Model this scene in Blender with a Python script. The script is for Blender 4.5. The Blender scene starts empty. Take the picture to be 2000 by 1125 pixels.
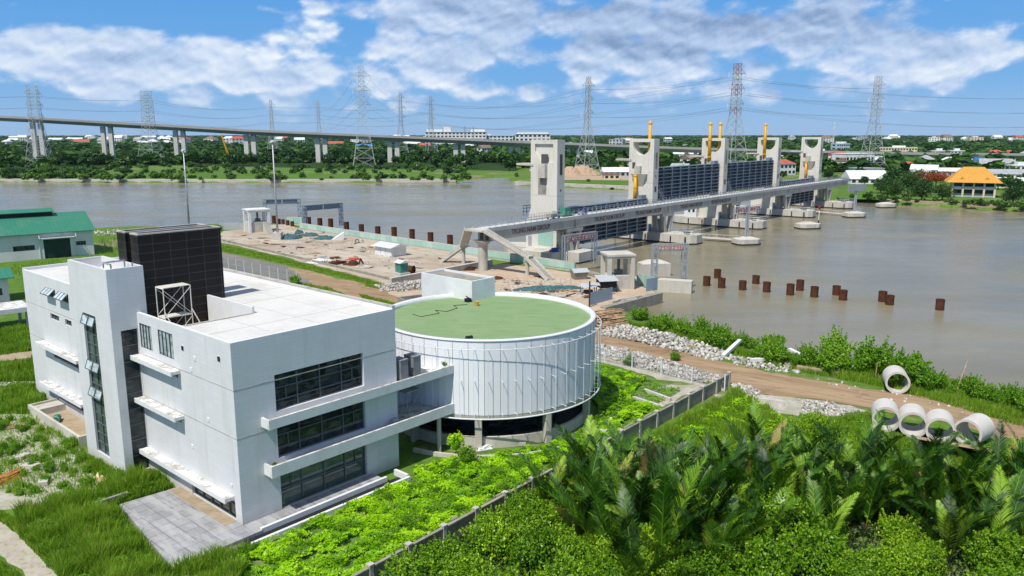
import bpy, math, random
import numpy as np
from mathutils import Vector, Matrix
from mathutils.geometry import tessellate_polygon

R = math.radians
scene = bpy.context.scene
COL = scene.collection
rng = random.Random(7)
nrng = np.random.default_rng(7)

# ------------------------------------------------------------------ camera
F_PX, PITCH, CAM_H = 1540.0, math.atan(302 / 1540.0), 28.5
cam_data = bpy.data.cameras.new("camera")
cam_data.sensor_width = 36.0
cam_data.lens = F_PX / 2000.0 * 36.0
cam_data.clip_start = 0.5
cam_data.clip_end = 60000
cam = bpy.data.objects.new("camera", cam_data)
COL.objects.link(cam)
cam.location = (0, 0, CAM_H)
cam.rotation_euler = (math.pi / 2 - PITCH, 0, 0)
scene.camera = cam

# ------------------------------------------------------------------ exposure
scene.view_settings.view_transform = 'Standard'
scene.view_settings.look = 'None'
scene.view_settings.exposure = 0.2
scene.view_settings.gamma = 1.0
scene.view_settings.use_curve_mapping = False

# ------------------------------------------------------------------ sun
SUN_EL = R(58)
SUN_XY = Vector((-0.54, -0.842))
sun_dir = Vector((SUN_XY.x * math.cos(SUN_EL), SUN_XY.y * math.cos(SUN_EL), math.sin(SUN_EL)))
sun_data = bpy.data.lights.new("sun", 'SUN')
sun_data.energy = 4.1
sun_data.angle = R(0.5)
sun_data.color = (1.0, 0.955, 0.875)
sun = bpy.data.objects.new("sun", sun_data)
COL.objects.link(sun)
sun.rotation_euler = (-sun_dir).to_track_quat('-Z', 'Y').to_euler()

# ------------------------------------------------------------------ world: sky and clouds
def ray(px, py):
    u = (px - 1000) / F_PX
    v = (py - 562.5) / F_PX
    c, s = math.cos(PITCH), math.sin(PITCH)
    return Vector((u, c - v * s, -s - v * c))

world = bpy.data.worlds.new("World")
scene.world = world
world.use_nodes = True
WN, WL = world.node_tree.nodes, world.node_tree.links
WN.clear()

def wnode(t, **kw):
    n = WN.new(t)
    for k, v in kw.items():
        setattr(n, k, v)
    return n

def wmath(op, a, b=None, c=None, clamp=False):
    n = wnode('ShaderNodeMath', operation=op, use_clamp=clamp)
    for i, x in enumerate((a, b, c)):
        if x is None:
            continue
        if isinstance(x, (int, float)):
            n.inputs[i].default_value = x
        else:
            WL.new(x, n.inputs[i])
    return n.outputs[0]

def wrange(x, a, b, c, d, smooth=True):
    n = wnode('ShaderNodeMapRange', interpolation_type='SMOOTHSTEP' if smooth else 'LINEAR')
    WL.new(x, n.inputs[0])
    for i, y in enumerate((a, b, c, d)):
        n.inputs[i + 1].default_value = y
    return n.outputs[0]

sky = wnode('ShaderNodeTexSky', sky_type='NISHITA')
sky.sun_disc = False
sky.sun_elevation = SUN_EL
sky.sun_rotation = math.atan2(SUN_XY.x, SUN_XY.y) % (2 * math.pi)
sky.air_density = 1.0
sky.dust_density = 0.35
sky.ozone_density = 3.0
hs = wnode('ShaderNodeHueSaturation')
hs.inputs['Saturation'].default_value = 0.80
hs.inputs['Value'].default_value = 1.0
WL.new(sky.outputs[0], hs.inputs['Color'])
tint = wnode('ShaderNodeMix', data_type='RGBA', blend_type='MULTIPLY')
tint.inputs['Factor'].default_value = 1.0
tint.inputs['B'].default_value = (1.06, 0.98, 0.98, 1)
WL.new(hs.outputs[0], tint.inputs['A'])

tc = wnode('ShaderNodeTexCoord')
sep = wnode('ShaderNodeSeparateXYZ')
WL.new(tc.outputs['Generated'], sep.inputs[0])
az = wmath('MULTIPLY', wmath('ARCTAN2', sep.outputs[0], sep.outputs[1]), 57.2958)
el = wmath('MULTIPLY', wmath('ARCSINE', sep.outputs[2]), 57.2958)
comb = wnode('ShaderNodeCombineXYZ')
WL.new(az, comb.inputs[0])
WL.new(el, comb.inputs[1])

def wnoise(vec, scale, detail, rough=0.55, sx=1.0, sy=1.0, off=(0, 0, 0), dist=0.0):
    turn = wnode('ShaderNodeMapping')
    turn.inputs['Rotation'].default_value = (0, 0, R(-14))      # the cloud banks sink towards the right
    WL.new(vec, turn.inputs[0])
    vec = turn.outputs[0]
    m = wnode('ShaderNodeMapping')
    m.inputs['Scale'].default_value = (sx, sy, 1)
    m.inputs['Location'].default_value = off
    WL.new(vec, m.inputs[0])
    n = wnode('ShaderNodeTexNoise')
    n.inputs['Scale'].default_value = scale
    n.inputs['Detail'].default_value = detail
    n.inputs['Roughness'].default_value = rough
    n.inputs['Distortion'].default_value = dist
    WL.new(m.outputs[0], n.inputs['Vector'])
    return n.outputs['Fac']

# banks of cloud: centre and half-size on the sky (written with the photograph's rows and columns, used as azimuth and elevation), weight, whiteness
BANKS = [
    (60, 105, 190, 62, 0.95, 0.72), (240, 120, 210, 66, 0.9, 0.70), (440, 130, 230, 66, 1.0, 0.85), (330, 55, 150, 28, 0.28, 0.9),
    (560, 160, 120, 40, 0.7, 0.7), (610, 60, 90, 30, 0.6, 1.0), (800, 150, 190, 75, 0.95, 0.7), (900, 75, 170, 75, 1.1, 0.45),
    (720, 20, 120, 34, 0.45, 0.6), (880, 15, 170, 42, 1.0, 0.22), (1180, 45, 230, 95, 1.05, 0.16), (1380, 80, 210, 60, 0.8, 0.25),
    (1230, 165, 220, 46, 0.7, 0.6), (1700, 175, 200, 34, 0.5, 0.55), (1100, 120, 110, 26, 0.5, 0.7), (1480, 130, 130, 30, 0.55, 0.6), (1600, 40, 270, 55, 1.05, 0.18), (1760, 115, 190, 50, 0.85, 0.6), (1900, 100, 130, 55, 0.95, 0.8),
    (1450, 185, 380, 44, 0.5, 0.4), (300, 215, 330, 30, 0.3, 0.5), (250, 190, 200, 26, 0.25, 0.5), (1850, 190, 170, 28, 0.22, 0.4), (550, 10, 260, 22, 0.25, 0.8),
    (1050, 185, 120, 26, 0.4, 0.6), (680, 210, 240, 26, 0.2, 0.6)]
cov, wht = None, None
for (bx, by, rx, ry, wgt, whiteness) in BANKS:
    d = ray(bx, by).normalized()
    u0, v0 = math.degrees(math.atan2(d.x, d.y)), math.degrees(math.asin(d.z))
    ru, rv = rx / 1540 * 57.3, ry / 1540 * 57.3
    vs = wnode('ShaderNodeVectorMath', operation='SUBTRACT')
    vs.inputs[1].default_value = (u0, v0, 0)
    WL.new(comb.outputs[0], vs.inputs[0])
    vm = wnode('ShaderNodeVectorMath', operation='MULTIPLY')
    vm.inputs[1].default_value = (1 / ru, 1 / rv, 0)
    WL.new(vs.outputs[0], vm.inputs[0])
    ln = wnode('ShaderNodeVectorMath', operation='LENGTH')
    WL.new(vm.outputs[0], ln.inputs[0])
    w = wrange(ln.outputs['Value'], 0.15, 1.3, wgt, 0.0)
    cov = w if cov is None else wmath('ADD', cov, w)
    ww = wmath('MULTIPLY', w, whiteness)
    wht = ww if wht is None else wmath('ADD', wht, ww)
whiteness = wmath('DIVIDE', wht, wmath('ADD', cov, 0.001))
# loose cloud all over the rest of the dome
rest = wmath('MULTIPLY', wrange(el, 9.5, 16.0, 0.0, 1.0), 0.62)
cov = wmath('ADD', wmath('MULTIPLY', cov, wrange(el, 12.0, 20.0, 1.0, 0.0)), rest)
def puff(dx, dy):
    """rounded heaps: cells bent by noise, plus finer noise"""
    a = wnoise(comb.outputs[0], 0.24, 8, 0.55, 0.85, 1.35, (3.1 + dx, 0.4 + dy, 0), 0.1)
    m = wnode('ShaderNodeMapping')
    m.inputs['Scale'].default_value = (0.34, 0.62, 1)
    m.inputs['Location'].default_value = (dx * 0.36, dy * 0.44, 0)
    m.inputs['Rotation'].default_value = (0, 0, R(-12))
    WL.new(comb.outputs[0], m.inputs[0])
    nz = wnode('ShaderNodeTexNoise')
    nz.inputs['Scale'].default_value = 1.7
    nz.inputs['Detail'].default_value = 5
    WL.new(m.outputs[0], nz.inputs['Vector'])
    sc_ = wnode('ShaderNodeVectorMath', operation='SCALE')
    sc_.inputs['Scale'].default_value = 0.75
    WL.new(nz.outputs['Color'], sc_.inputs[0])
    ad_ = wnode('ShaderNodeVectorMath', operation='ADD')
    WL.new(m.outputs[0], ad_.inputs[0])
    WL.new(sc_.outputs[0], ad_.inputs[1])
    vo = wnode('ShaderNodeTexVoronoi', feature='SMOOTH_F1')
    vo.inputs['Smoothness'].default_value = 0.35
    vo.inputs['Scale'].default_value = 1.0
    WL.new(ad_.outputs[0], vo.inputs['Vector'])
    return wmath('ADD', wmath('MULTIPLY', wmath('SUBTRACT', a, 0.5), 2.3), wmath('MULTIPLY', wmath('SUBTRACT', 0.42, vo.outputs['Distance']), 1.25))
n1 = puff(0.0, 0.0)
n2 = puff(-0.22, -0.40)
n3 = wnoise(comb.outputs[0], 0.075, 4, 0.5, 1.0, 1.6, (8.0, 2.0, 0))
dens = wmath('ADD', cov, n1)
mask = wrange(dens, 0.34, 0.95, 0.0, 1.0)
edge = wrange(dens, 0.55, 1.7, 1.0, 0.0)
lit = wmath('MULTIPLY', wmath('SUBTRACT', n1, n2), 0.75)
bright = wmath('ADD', wmath('ADD', wmath('ADD', wmath('MULTIPLY', whiteness, 0.62), 0.14), lit), wmath('MULTIPLY', edge, 0.10))
bright = wmath('ADD', bright, wmath('MULTIPLY', wmath('SUBTRACT', n3, 0.5), 0.35), clamp=True)
ramp = wnode('ShaderNodeValToRGB')
WL.new(bright, ramp.inputs[0])
ramp.color_ramp.elements[0].position = 0.0
ramp.color_ramp.elements[0].color = (0.20, 0.30, 0.49, 1)
ramp.color_ramp.elements[1].position = 1.0
ramp.color_ramp.elements[1].color = (0.80, 0.85, 0.90, 1)
e = ramp.color_ramp.elements.new(0.5)
e.color = (0.44, 0.56, 0.76, 1)
mask = wmath('MULTIPLY', mask, wrange(el, 0.4, 3.0, 0.22, 0.94))
bg1 = wnode('ShaderNodeBackground')
bg1.inputs['Strength'].default_value = 0.10
WL.new(tint.outputs['Result'], bg1.inputs['Color'])
# the deep blue low in the sky, where the sky texture alone goes grey green
low = wnode('ShaderNodeValToRGB')
le = low.color_ramp.elements
le[0].position, le[0].color = 0.0, (0.285, 0.490, 0.760, 1)
le[1].position, le[1].color = 1.0, (0.056, 0.300, 0.745, 1)
x_ = le.new(0.30)
x_.color = (0.130, 0.385, 0.765, 1)
WL.new(wmath('DIVIDE', el, 12.0, clamp=True), low.inputs[0])
bg3 = wnode('ShaderNodeBackground')
bg3.inputs['Strength'].default_value = 0.92
WL.new(low.outputs[0], bg3.inputs['Color'])
mlow = wnode('ShaderNodeMixShader')
WL.new(wrange(el, 10.0, 32.0, 0.9, 0.0), mlow.inputs[0])
WL.new(bg1.outputs[0], mlow.inputs[1])
WL.new(bg3.outputs[0], mlow.inputs[2])
bg2 = wnode('ShaderNodeBackground')
bg2.inputs['Strength'].default_value = 1.0
WL.new(ramp.outputs[0], bg2.inputs['Color'])
mx = wnode('ShaderNodeMixShader')
WL.new(mask, mx.inputs[0])
WL.new(mlow.outputs[0], mx.inputs[1])
WL.new(bg2.outputs[0], mx.inputs[2])
out = wnode('ShaderNodeOutputWorld')
WL.new(mx.outputs[0], out.inputs[0])
world.cycles.sampling_method = 'MANUAL'
world.cycles.sample_map_resolution = 512
scene.cycles.max_bounces = 5
scene.cycles.diffuse_bounces = 3
scene.cycles.glossy_bounces = 3
scene.cycles.transparent_max_bounces = 8

# ------------------------------------------------------------------ helpers
def g(px, py, z=0.0):
    """the point of the level z that the photograph shows at that column and row"""
    d = ray(px, py)
    t = (z - CAM_H) / d.z
    return Vector((d.x * t, d.y * t, z))

def ztop(p, py):
    """how high above the point p the photograph's row py lies"""
    c, s = math.cos(PITCH), math.sin(PITCH)
    v = (py - 562.5) / F_PX
    y = p[1]
    return (v * y * c + y * s) / (-c + v * s) + CAM_H

def far(px, py, y):
    d = ray(px, py)
    k = y / d.y
    return Vector((d.x * k, y, CAM_H + d.z * k))

def thing(name, label, cat, loc=(0, 0, 0), rz=0.0, group=None):
    o = bpy.data.objects.new(name, None)
    o.empty_display_size = 0.5
    COL.objects.link(o)
    o.location = loc
    o.rotation_euler = (0, 0, rz)
    o["label"] = label
    o["category"] = cat
    if group:
        o["group"] = group
    return o

def tag(o, label, cat, group=None, kind=None):
    o["label"] = label
    o["category"] = cat
    if group:
        o["group"] = group
    if kind:
        o["kind"] = kind
    return o

def structure(o):
    o["kind"] = "structure"
    return o

def np_mesh(name, V, Fq, mats, tintv=None, smooth=False):
    me = bpy.data.meshes.new(name)
    V = np.asarray(V, dtype=np.float32)
    Fq = np.asarray(Fq, dtype=np.int32)
    n, k = Fq.shape
    me.vertices.add(len(V))
    me.vertices.foreach_set("co", V.ravel())
    me.loops.add(n * k)
    me.loops.foreach_set("vertex_index", Fq.ravel())
    me.polygons.add(n)
    me.polygons.foreach_set("loop_start", np.arange(0, n * k, k, dtype=np.int32))
    me.polygons.foreach_set("loop_total", np.full(n, k, dtype=np.int32))
    if smooth:
        me.polygons.foreach_set("use_smooth", np.ones(n, dtype=bool))
    if tintv is not None:
        a = me.attributes.new("tint", 'FLOAT', 'POINT')
        a.data.foreach_set("value", np.asarray(tintv, dtype=np.float32))
    me.update(calc_edges=True)
    for m in (mats if isinstance(mats, (list, tuple)) else [mats]):
        me.materials.append(m)
    return me

def obj_from(name, me, parent=None, loc=(0, 0, 0), rz=0.0, scale=None):
    o = bpy.data.objects.new(name, me)
    COL.objects.link(o)
    o.location = loc
    o.rotation_euler = (0, 0, rz)
    if scale is not None:
        o.scale = scale if hasattr(scale, '__len__') else (scale,) * 3
    if parent is not None:
        o.parent = parent
    return o

def dup(o, loc=None, rz=None, scale=None, label=None, group=None):
    """a copy of a thing with copies of its parts and sub-parts"""
    c = o.copy()
    COL.objects.link(c)
    if loc is not None:
        c.location = loc
    if rz is not None:
        c.rotation_euler = (0, 0, rz)
    if scale is not None:
        c.scale = scale if hasattr(scale, '__len__') else (scale,) * 3
    if label:
        c["label"] = label
    if group:
        c["group"] = group
    for ch in list(o.children):
        k = ch.copy()
        COL.objects.link(k)
        k.parent = c
        for gc in list(ch.children):
            q = gc.copy()
            COL.objects.link(q)
            q.parent = k
    return c

class MB:
    """collects shapes into one mesh"""
    def __init__(self):
        self.v, self.f, self.m = [], [], []

    def add(self, vs, fs, mi=0):
        b = len(self.v)
        self.v += [tuple(p) for p in vs]
        self.f += [tuple(b + i for i in f) for f in fs]
        self.m += [mi] * len(fs)
        return self

    def box(self, x0, x1, y0, y1, z0, z1, mi=0):
        return self.add([(x0, y0, z0), (x1, y0, z0), (x1, y1, z0), (x0, y1, z0), (x0, y0, z1), (x1, y0, z1), (x1, y1, z1), (x0, y1, z1)],
                        [(0, 3, 2, 1), (4, 5, 6, 7), (0, 1, 5, 4), (1, 2, 6, 5), (2, 3, 7, 6), (3, 0, 4, 7)], mi)

    def obox(self, c, size, rz=0.0, ry=0.0, rx=0.0, mi=0):
        M = Matrix.Translation(c) @ Matrix.Rotation(rz, 4, 'Z') @ Matrix.Rotation(ry, 4, 'Y') @ Matrix.Rotation(rx, 4, 'X')
        hx, hy, hz = size[0] / 2, size[1] / 2, size[2] / 2
        vs = [M @ Vector((x, y, z)) for z in (-hz, hz) for x, y in ((-hx, -hy), (hx, -hy), (hx, hy), (-hx, hy))]
        return self.add(vs, [(0, 3, 2, 1), (4, 5, 6, 7), (0, 1, 5, 4), (1, 2, 6, 5), (2, 3, 7, 6), (3, 0, 4, 7)], mi)

    def bar(self, p, q, w, h=None, mi=0):
        p, q = Vector(p), Vector(q)
        h = w if h is None else h
        d = q - p
        if d.length < 1e-6:
            return self
        d.normalize()
        up = Vector((0, 0, 1)) if abs(d.z) < 0.95 else Vector((1, 0, 0))
        s = d.cross(up).normalized()
        t = s.cross(d).normalized()
        s, t = s * w / 2, t * h / 2
        vs = [p - s - t, p + s - t, p + s + t, p - s + t, q - s - t, q + s - t, q + s + t, q - s + t]
        return self.add(vs, [(0, 1, 2, 3), (7, 6, 5, 4), (4, 5, 1, 0), (5, 6, 2, 1), (6, 7, 3, 2), (7, 4, 0, 3)], mi)

    def tube(self, p, q, r, r2=None, n=8, cap=True, mi=0):
        p, q = Vector(p), Vector(q)
        r2 = r if r2 is None else r2
        d = (q - p).normalized()
        up = Vector((0, 0, 1)) if abs(d.z) < 0.95 else Vector((1, 0, 0))
        s = d.cross(up).normalized()
        t = s.cross(d).normalized()
        vs, fs = [], []
        for k in range(n):
            a = 2 * math.pi * k / n
            o = s * math.cos(a) + t * math.sin(a)
            vs += [p + o * r, q + o * r2]
        for k in range(n):
            j = (k + 1) % n
            fs.append((2 * k, 2 * k + 1, 2 * j + 1, 2 * j))
        if cap:
            fs.append(tuple(2 * k for k in range(n)))
            fs.append(tuple(2 * k + 1 for k in reversed(range(n))))
        return self.add(vs, fs, mi)

    def path(self, pts, r, n=6, mi=0):
        for a, b in zip(pts, pts[1:]):
            self.tube(a, b, r, n=n, cap=False, mi=mi)
        return self

    def prism(self, poly, z0, z1, mi=0):
        n = len(poly)
        area = sum(poly[i][0] * poly[(i + 1) % n][1] - poly[(i + 1) % n][0] * poly[i][1] for i in range(n))
        if area < 0:
            poly = poly[::-1]
        vs = [(p[0], p[1], z0) for p in poly] + [(p[0], p[1], z1) for p in poly]
        tri = tessellate_polygon([[Vector((p[0], p[1], 0)) for p in poly]])
        fs = []
        for t in tri:
            a, b, c = (Vector((poly[i][0], poly[i][1], 0)) for i in t)
            t = tuple(t) if (b - a).cross(c - a).z > 0 else tuple(reversed(t))
            fs.append(tuple(i + n for i in t))
            fs.append(tuple(reversed(t)))
        fs += [(i, (i + 1) % n, n + (i + 1) % n, n + i) for i in range(n)]
        return self.add(vs, fs, mi)

    def sheet(self, poly, z, mi=0):
        n = len(poly)
        tri = tessellate_polygon([[Vector((p[0], p[1], 0)) for p in poly]])
        fs = []
        for t in tri:
            a, b, c = (Vector((poly[i][0], poly[i][1], 0)) for i in t)
            fs.append(tuple(t) if (b - a).cross(c - a).z > 0 else tuple(reversed(t)))
        return self.add([(p[0], p[1], z) for p in poly], fs, mi)

    def lathe(self, prof, n=48, c=(0, 0), mi=0, a0=0.0, a1=2 * math.pi):
        full = abs(a1 - a0 - 2 * math.pi) < 1e-6
        m = n if full else n + 1
        vs, fs, k = [], [], len(prof)
        for i in range(m):
            a = a0 + (a1 - a0) * i / n
            vs += [(c[0] + r * math.cos(a), c[1] + r * math.sin(a), z) for r, z in prof]
        for i in range(n):
            j = (i + 1) % m
            fs += [(i * k + q, j * k + q, j * k + q + 1, i * k + q + 1) for q in range(k - 1)]
        return self.add(vs, fs, mi)

    def quad(self, a, b, c, d, mi=0):
        return self.add([a, b, c, d], [(0, 1, 2, 3)], mi)

    def build(self, name, mats, parent=None, smooth=False, loc=(0, 0, 0), rz=0.0):
        me = bpy.data.meshes.new(name)
        me.from_pydata(self.v, [], self.f)
        for m in (mats if isinstance(mats, (list, tuple)) else [mats]):
            me.materials.append(m)
        if any(self.m):
            me.polygons.foreach_set("material_index", self.m)
        if smooth:
            me.polygons.foreach_set("use_smooth", [True] * len(me.polygons))
        me.update()
        return obj_from(name, me, parent, loc, rz)

def facade(mb, o, u, nrm, u0, u1, z0, z1, holes, depth, mi=0):
    """a wall face from u0 to u1 with openings (ua, ub, za, zb) and their reveals, nrm pointing outwards"""
    o, u, nrm = Vector(o), Vector(u), Vector(nrm)
    P = lambda a, z, d=0.0: o + u * a + Vector((0, 0, z)) - nrm * d
    flip = u.cross(Vector((0, 0, 1))).dot(nrm) < 0
    def q(a, b, c, d):
        mb.quad(*((d, c, b, a) if flip else (a, b, c, d)), mi=mi)
    us = sorted({u0, u1, *[h[0] for h in holes], *[h[1] for h in holes]})
    zs = sorted({z0, z1, *[h[2] for h in holes], *[h[3] for h in holes]})
    for a, b in zip(us, us[1:]):
        for c, d in zip(zs, zs[1:]):
            if any(h[0] <= a and b <= h[1] and h[2] <= c and d <= h[3] for h in holes):
                continue
            q(P(a, c), P(b, c), P(b, d), P(a, d))
    for a, b, c, d in holes:
        q(P(a, c), P(a, c, depth), P(a, d, depth), P(a, d))
        q(P(b, c, depth), P(b, c), P(b, d), P(b, d, depth))
        q(P(a, c), P(b, c), P(b, c, depth), P(a, c, depth))
        q(P(a, d, depth), P(b, d, depth), P(b, d), P(a, d))

def inside(poly, x, y):
    r = False
    n = len(poly)
    for i in range(n):
        x1, y1 = poly[i][0], poly[i][1]
        x2, y2 = poly[(i + 1) % n][0], poly[(i + 1) % n][1]
        if (y1 > y) != (y2 > y) and x < (x2 - x1) * (y - y1) / (y2 - y1) + x1:
            r = not r
    return r

def scatter(poly, n, rnd, gap=0.0, tries=60):
    xs, ys = [p[0] for p in poly], [p[1] for p in poly]
    out = []
    t = 0
    while len(out) < n and t < n * tries:
        t += 1
        x, y = rnd.uniform(min(xs), max(xs)), rnd.uniform(min(ys), max(ys))
        if not inside(poly, x, y):
            continue
        if gap and any((x - a) ** 2 + (y - b) ** 2 < gap * gap for a, b in out):
            continue
        out.append((x, y))
    return out

def inside_np(poly, X, Y):
    r = np.zeros(X.shape, bool)
    n = len(poly)
    for i in range(n):
        x1, y1 = poly[i][0], poly[i][1]
        x2, y2 = poly[(i + 1) % n][0], poly[(i + 1) % n][1]
        if y1 == y2:
            continue
        c = ((y1 > Y) != (y2 > Y)) & (X < (x2 - x1) * (Y - y1) / (y2 - y1) + x1)
        r ^= c
    return r

def scatter_np(poly, n, r):
    P = np.array([(p[0], p[1]) for p in poly])
    lo, hi = P.min(0), P.max(0)
    out = np.zeros((0, 2))
    while len(out) < n:
        q = lo + (hi - lo) * r.random((n, 2))
        out = np.vstack([out, q[inside_np(poly, q[:, 0], q[:, 1])]])
    return out[:n]

def ragged(pts, step, amp, seed):
    """the outline with wandering edges"""
    r = random.Random(seed)
    out = []
    n = len(pts)
    for i in range(n):
        a, b = Vector(pts[i][:2]), Vector(pts[(i + 1) % n][:2])
        k = max(1, int((b - a).length / step))
        for j in range(k):
            p = a.lerp(b, j / k)
            out.append((p.x + r.uniform(-amp, amp), p.y + r.uniform(-amp, amp)))
    return out

def gp(*pts, z=0.0):
    return [g(x, y, z) for x, y in pts]

# ------------------------------------------------------------------ materials
class Mat:
    """a small node-tree writer"""
    def __init__(self, name, rough=0.7, spec=0.3):
        self.m = bpy.data.materials.new(name)
        self.m.use_nodes = True
        self.N, self.L = self.m.node_tree.nodes, self.m.node_tree.links
        self.b = self.N['Principled BSDF']
        self.b.inputs['Roughness'].default_value = rough
        self.b.inputs['Specular IOR Level'].default_value = spec

    def node(self, t, **kw):
        n = self.N.new(t)
        for k, v in kw.items():
            setattr(n, k, v)
        return n

    def coord(self, which='world', scale=(1, 1, 1)):
        if which == 'world':
            o = self.node('ShaderNodeNewGeometry').outputs['Position']
        else:
            o = self.node('ShaderNodeTexCoord').outputs['Object']
        mp = self.node('ShaderNodeMapping')
        mp.inputs['Scale'].default_value = scale
        self.L.new(o, mp.inputs[0])
        return mp.outputs[0]

    def noise(self, vec, scale, detail=4, rough=0.55, dist=0.0):
        n = self.node('ShaderNodeTexNoise')
        n.inputs['Scale'].default_value = scale
        n.inputs['Detail'].default_value = detail
        n.inputs['Roughness'].default_value = rough
        n.inputs['Distortion'].default_value = dist
        self.L.new(vec, n.inputs['Vector'])
        return n.outputs['Fac']

    def rng(self, x, a, b, c=0.0, d=1.0):
        n = self.node('ShaderNodeMapRange', interpolation_type='SMOOTHSTEP')
        self.L.new(x, n.inputs[0])
        for i, y in enumerate((a, b, c, d)):
            n.inputs[i + 1].default_value = y
        return n.outputs[0]

    def math(self, op, a, b=None, clamp=False):
        n = self.node('ShaderNodeMath', operation=op, use_clamp=clamp)
        for i, x in enumerate((a, b)):
            if x is None:
                continue
            if isinstance(x, (int, float)):
                n.inputs[i].default_value = x
            else:
                self.L.new(x, n.inputs[i])
        return n.outputs[0]

    def mix(self, fac, a, b, blend='MIX'):
        n = self.node('ShaderNodeMix', data_type='RGBA', blend_type=blend)
        for s, x in ((n.inputs['Factor'], fac), (n.inputs['A'], a), (n.inputs['B'], b)):
            if isinstance(x, (int, float)):
                s.default_value = x
            elif isinstance(x, tuple):
                s.default_value = (*x, 1)
            else:
                self.L.new(x, s)
        return n.outputs['Result']

    def color(self, x):
        if isinstance(x, tuple):
            self.b.inputs['Base Color'].default_value = (*x, 1)
        else:
            self.L.new(x, self.b.inputs['Base Color'])
        return self

    def bump(self, h, strength=0.3, dist=0.1):
        n = self.node('ShaderNodeBump')
        n.inputs['Strength'].default_value = strength
        n.inputs['Distance'].default_value = dist
        self.L.new(h, n.inputs['Height'])
        self.L.new(n.outputs[0], self.b.inputs['Normal'])
        return self

def plain(name, col, rough=0.6, spec=0.3, var=0.12, scale=1.2, metal=0.0):
    """painted or bare stuff with a little unevenness of its own"""
    M = Mat(name, rough, spec)
    v = M.coord('object')
    a = M.noise(v, scale, 5, 0.6)
    k = M.rng(a, 0.3, 0.7, 1 - var, 1 + var)
    c = M.node('ShaderNodeVectorMath', operation='SCALE')
    c.inputs[0].default_value = col
    M.L.new(k, c.inputs['Scale'])
    M.color(c.outputs[0])
    M.b.inputs['Metallic'].default_value = metal
    return M.m

def concrete(name, col, dirt=(0.16, 0.15, 0.13), amount=0.55, scale=0.25, streak=0.5, rough=0.85):
    M = Mat(name, rough, 0.2)
    v = M.coord('world')
    vs = M.coord('world', (1.1, 1.1, 0.10))
    a = M.rng(M.noise(v, scale, 8, 0.65), 0.42, 0.78, 0, amount)
    s = M.rng(M.noise(vs, 0.9, 5, 0.6), 0.5, 0.82, 0, streak)
    f = M.math('MAXIMUM', a, s)
    c = M.mix(f, col, dirt)
    fine = M.noise(v, 3.0, 5, 0.7)
    c = M.mix(M.rng(fine, 0.3, 0.7, 0.0, 0.22), c, tuple(x * 0.6 for x in col))
    M.color(c)
    M.bump(fine, 0.25, 0.03)
    return M.m

def ledge_mat():
    """painted ledges, weathered on their upper faces"""
    M = Mat('ledge_concrete', 0.85, 0.2)
    v = M.coord('world')
    sp = M.node('ShaderNodeSeparateXYZ')
    M.L.new(M.node('ShaderNodeNewGeometry').outputs['Normal'], sp.inputs[0])
    up = M.rng(sp.outputs[2], 0.4, 0.9, 0.16, 1.0)
    f = M.math('MULTIPLY', M.rng(M.noise(v, 1.1, 8, 0.72), 0.42, 0.66, 0, 0.8), up)
    M.color(M.mix(f, (0.70, 0.70, 0.69), (0.17, 0.15, 0.115)))
    return M.m

M_CONC = concrete('aged_concrete', (0.52, 0.49, 0.43))
M_CONC_PALE = concrete('pale_concrete', (0.57, 0.54, 0.475), amount=0.5, streak=0.55)
M_CONC_DARK = concrete('weathered_concrete', (0.33, 0.31, 0.26), (0.07, 0.08, 0.055), 0.75, 0.5, 0.75)
M_CONC_WALL = concrete('boundary_wall_concrete', (0.30, 0.28, 0.225), (0.07, 0.075, 0.055), 0.8, 0.45, 0.75)
M_DECK = concrete('deck_paint', (0.58, 0.58, 0.56), amount=0.4, streak=0.3)

def wall_paint():
    M = Mat('white_wall_paint', 0.7, 0.25)
    tcn = M.node('ShaderNodeTexCoord').outputs['Object']
    sp = M.node('ShaderNodeSeparateXYZ')
    M.L.new(tcn, sp.inputs[0])
    cb = M.node('ShaderNodeCombineXYZ')
    M.L.new(M.math('ADD', sp.outputs[0], sp.outputs[1]), cb.inputs[0])
    M.L.new(sp.outputs[2], cb.inputs[1])
    br = M.node('ShaderNodeTexBrick')
    br.inputs['Scale'].default_value = 1.0
    br.inputs['Brick Width'].default_value = 1.2
    br.inputs['Row Height'].default_value = 0.30
    br.inputs['Mortar Size'].default_value = 0.012
    br.inputs['Mortar Smooth'].default_value = 0.6
    br.inputs['Color1'].default_value = (0.665, 0.665, 0.67, 1)
    br.inputs['Color2'].default_value = (0.63, 0.635, 0.645, 1)
    br.inputs['Mortar'].default_value = (0.56, 0.56, 0.57, 1)
    M.L.new(cb.outputs[0], br.inputs['Vector'])
    v = M.coord('object')
    vs = M.coord('object', (1.3, 1.3, 0.10))
    a = M.rng(M.noise(v, 0.30, 7, 0.62), 0.42, 0.80, 0, 0.42)
    s = M.rng(M.noise(vs, 0.8, 5, 0.65), 0.48, 0.76, 0, 0.55)
    c = M.mix(M.math('MAXIMUM', a, s), br.outputs['Color'], (0.50, 0.49, 0.46))
    # damp foot of the wall, a stain with its own ragged edge
    foot = M.rng(M.math('ADD', sp.outputs[2], M.math('MULTIPLY', M.noise(v, 0.7, 4), 1.6)), 0.9, 2.0, 0.5, 0.0)
    c = M.mix(foot, c, (0.40, 0.37, 0.30))
    M.color(c)
    M.bump(br.outputs['Fac'], -0.10, 0.02)
    return M.m
M_WHITE = wall_paint()
M_WHITE2 = plain('white_paint', (0.70, 0.71, 0.71), 0.6, 0.3, 0.06, 0.5)
M_LEDGE = ledge_mat()
M_ROOF = concrete('pale_roof_screed', (0.66, 0.65, 0.62), (0.42, 0.40, 0.36), 0.55, 0.22, 0.0)
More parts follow.
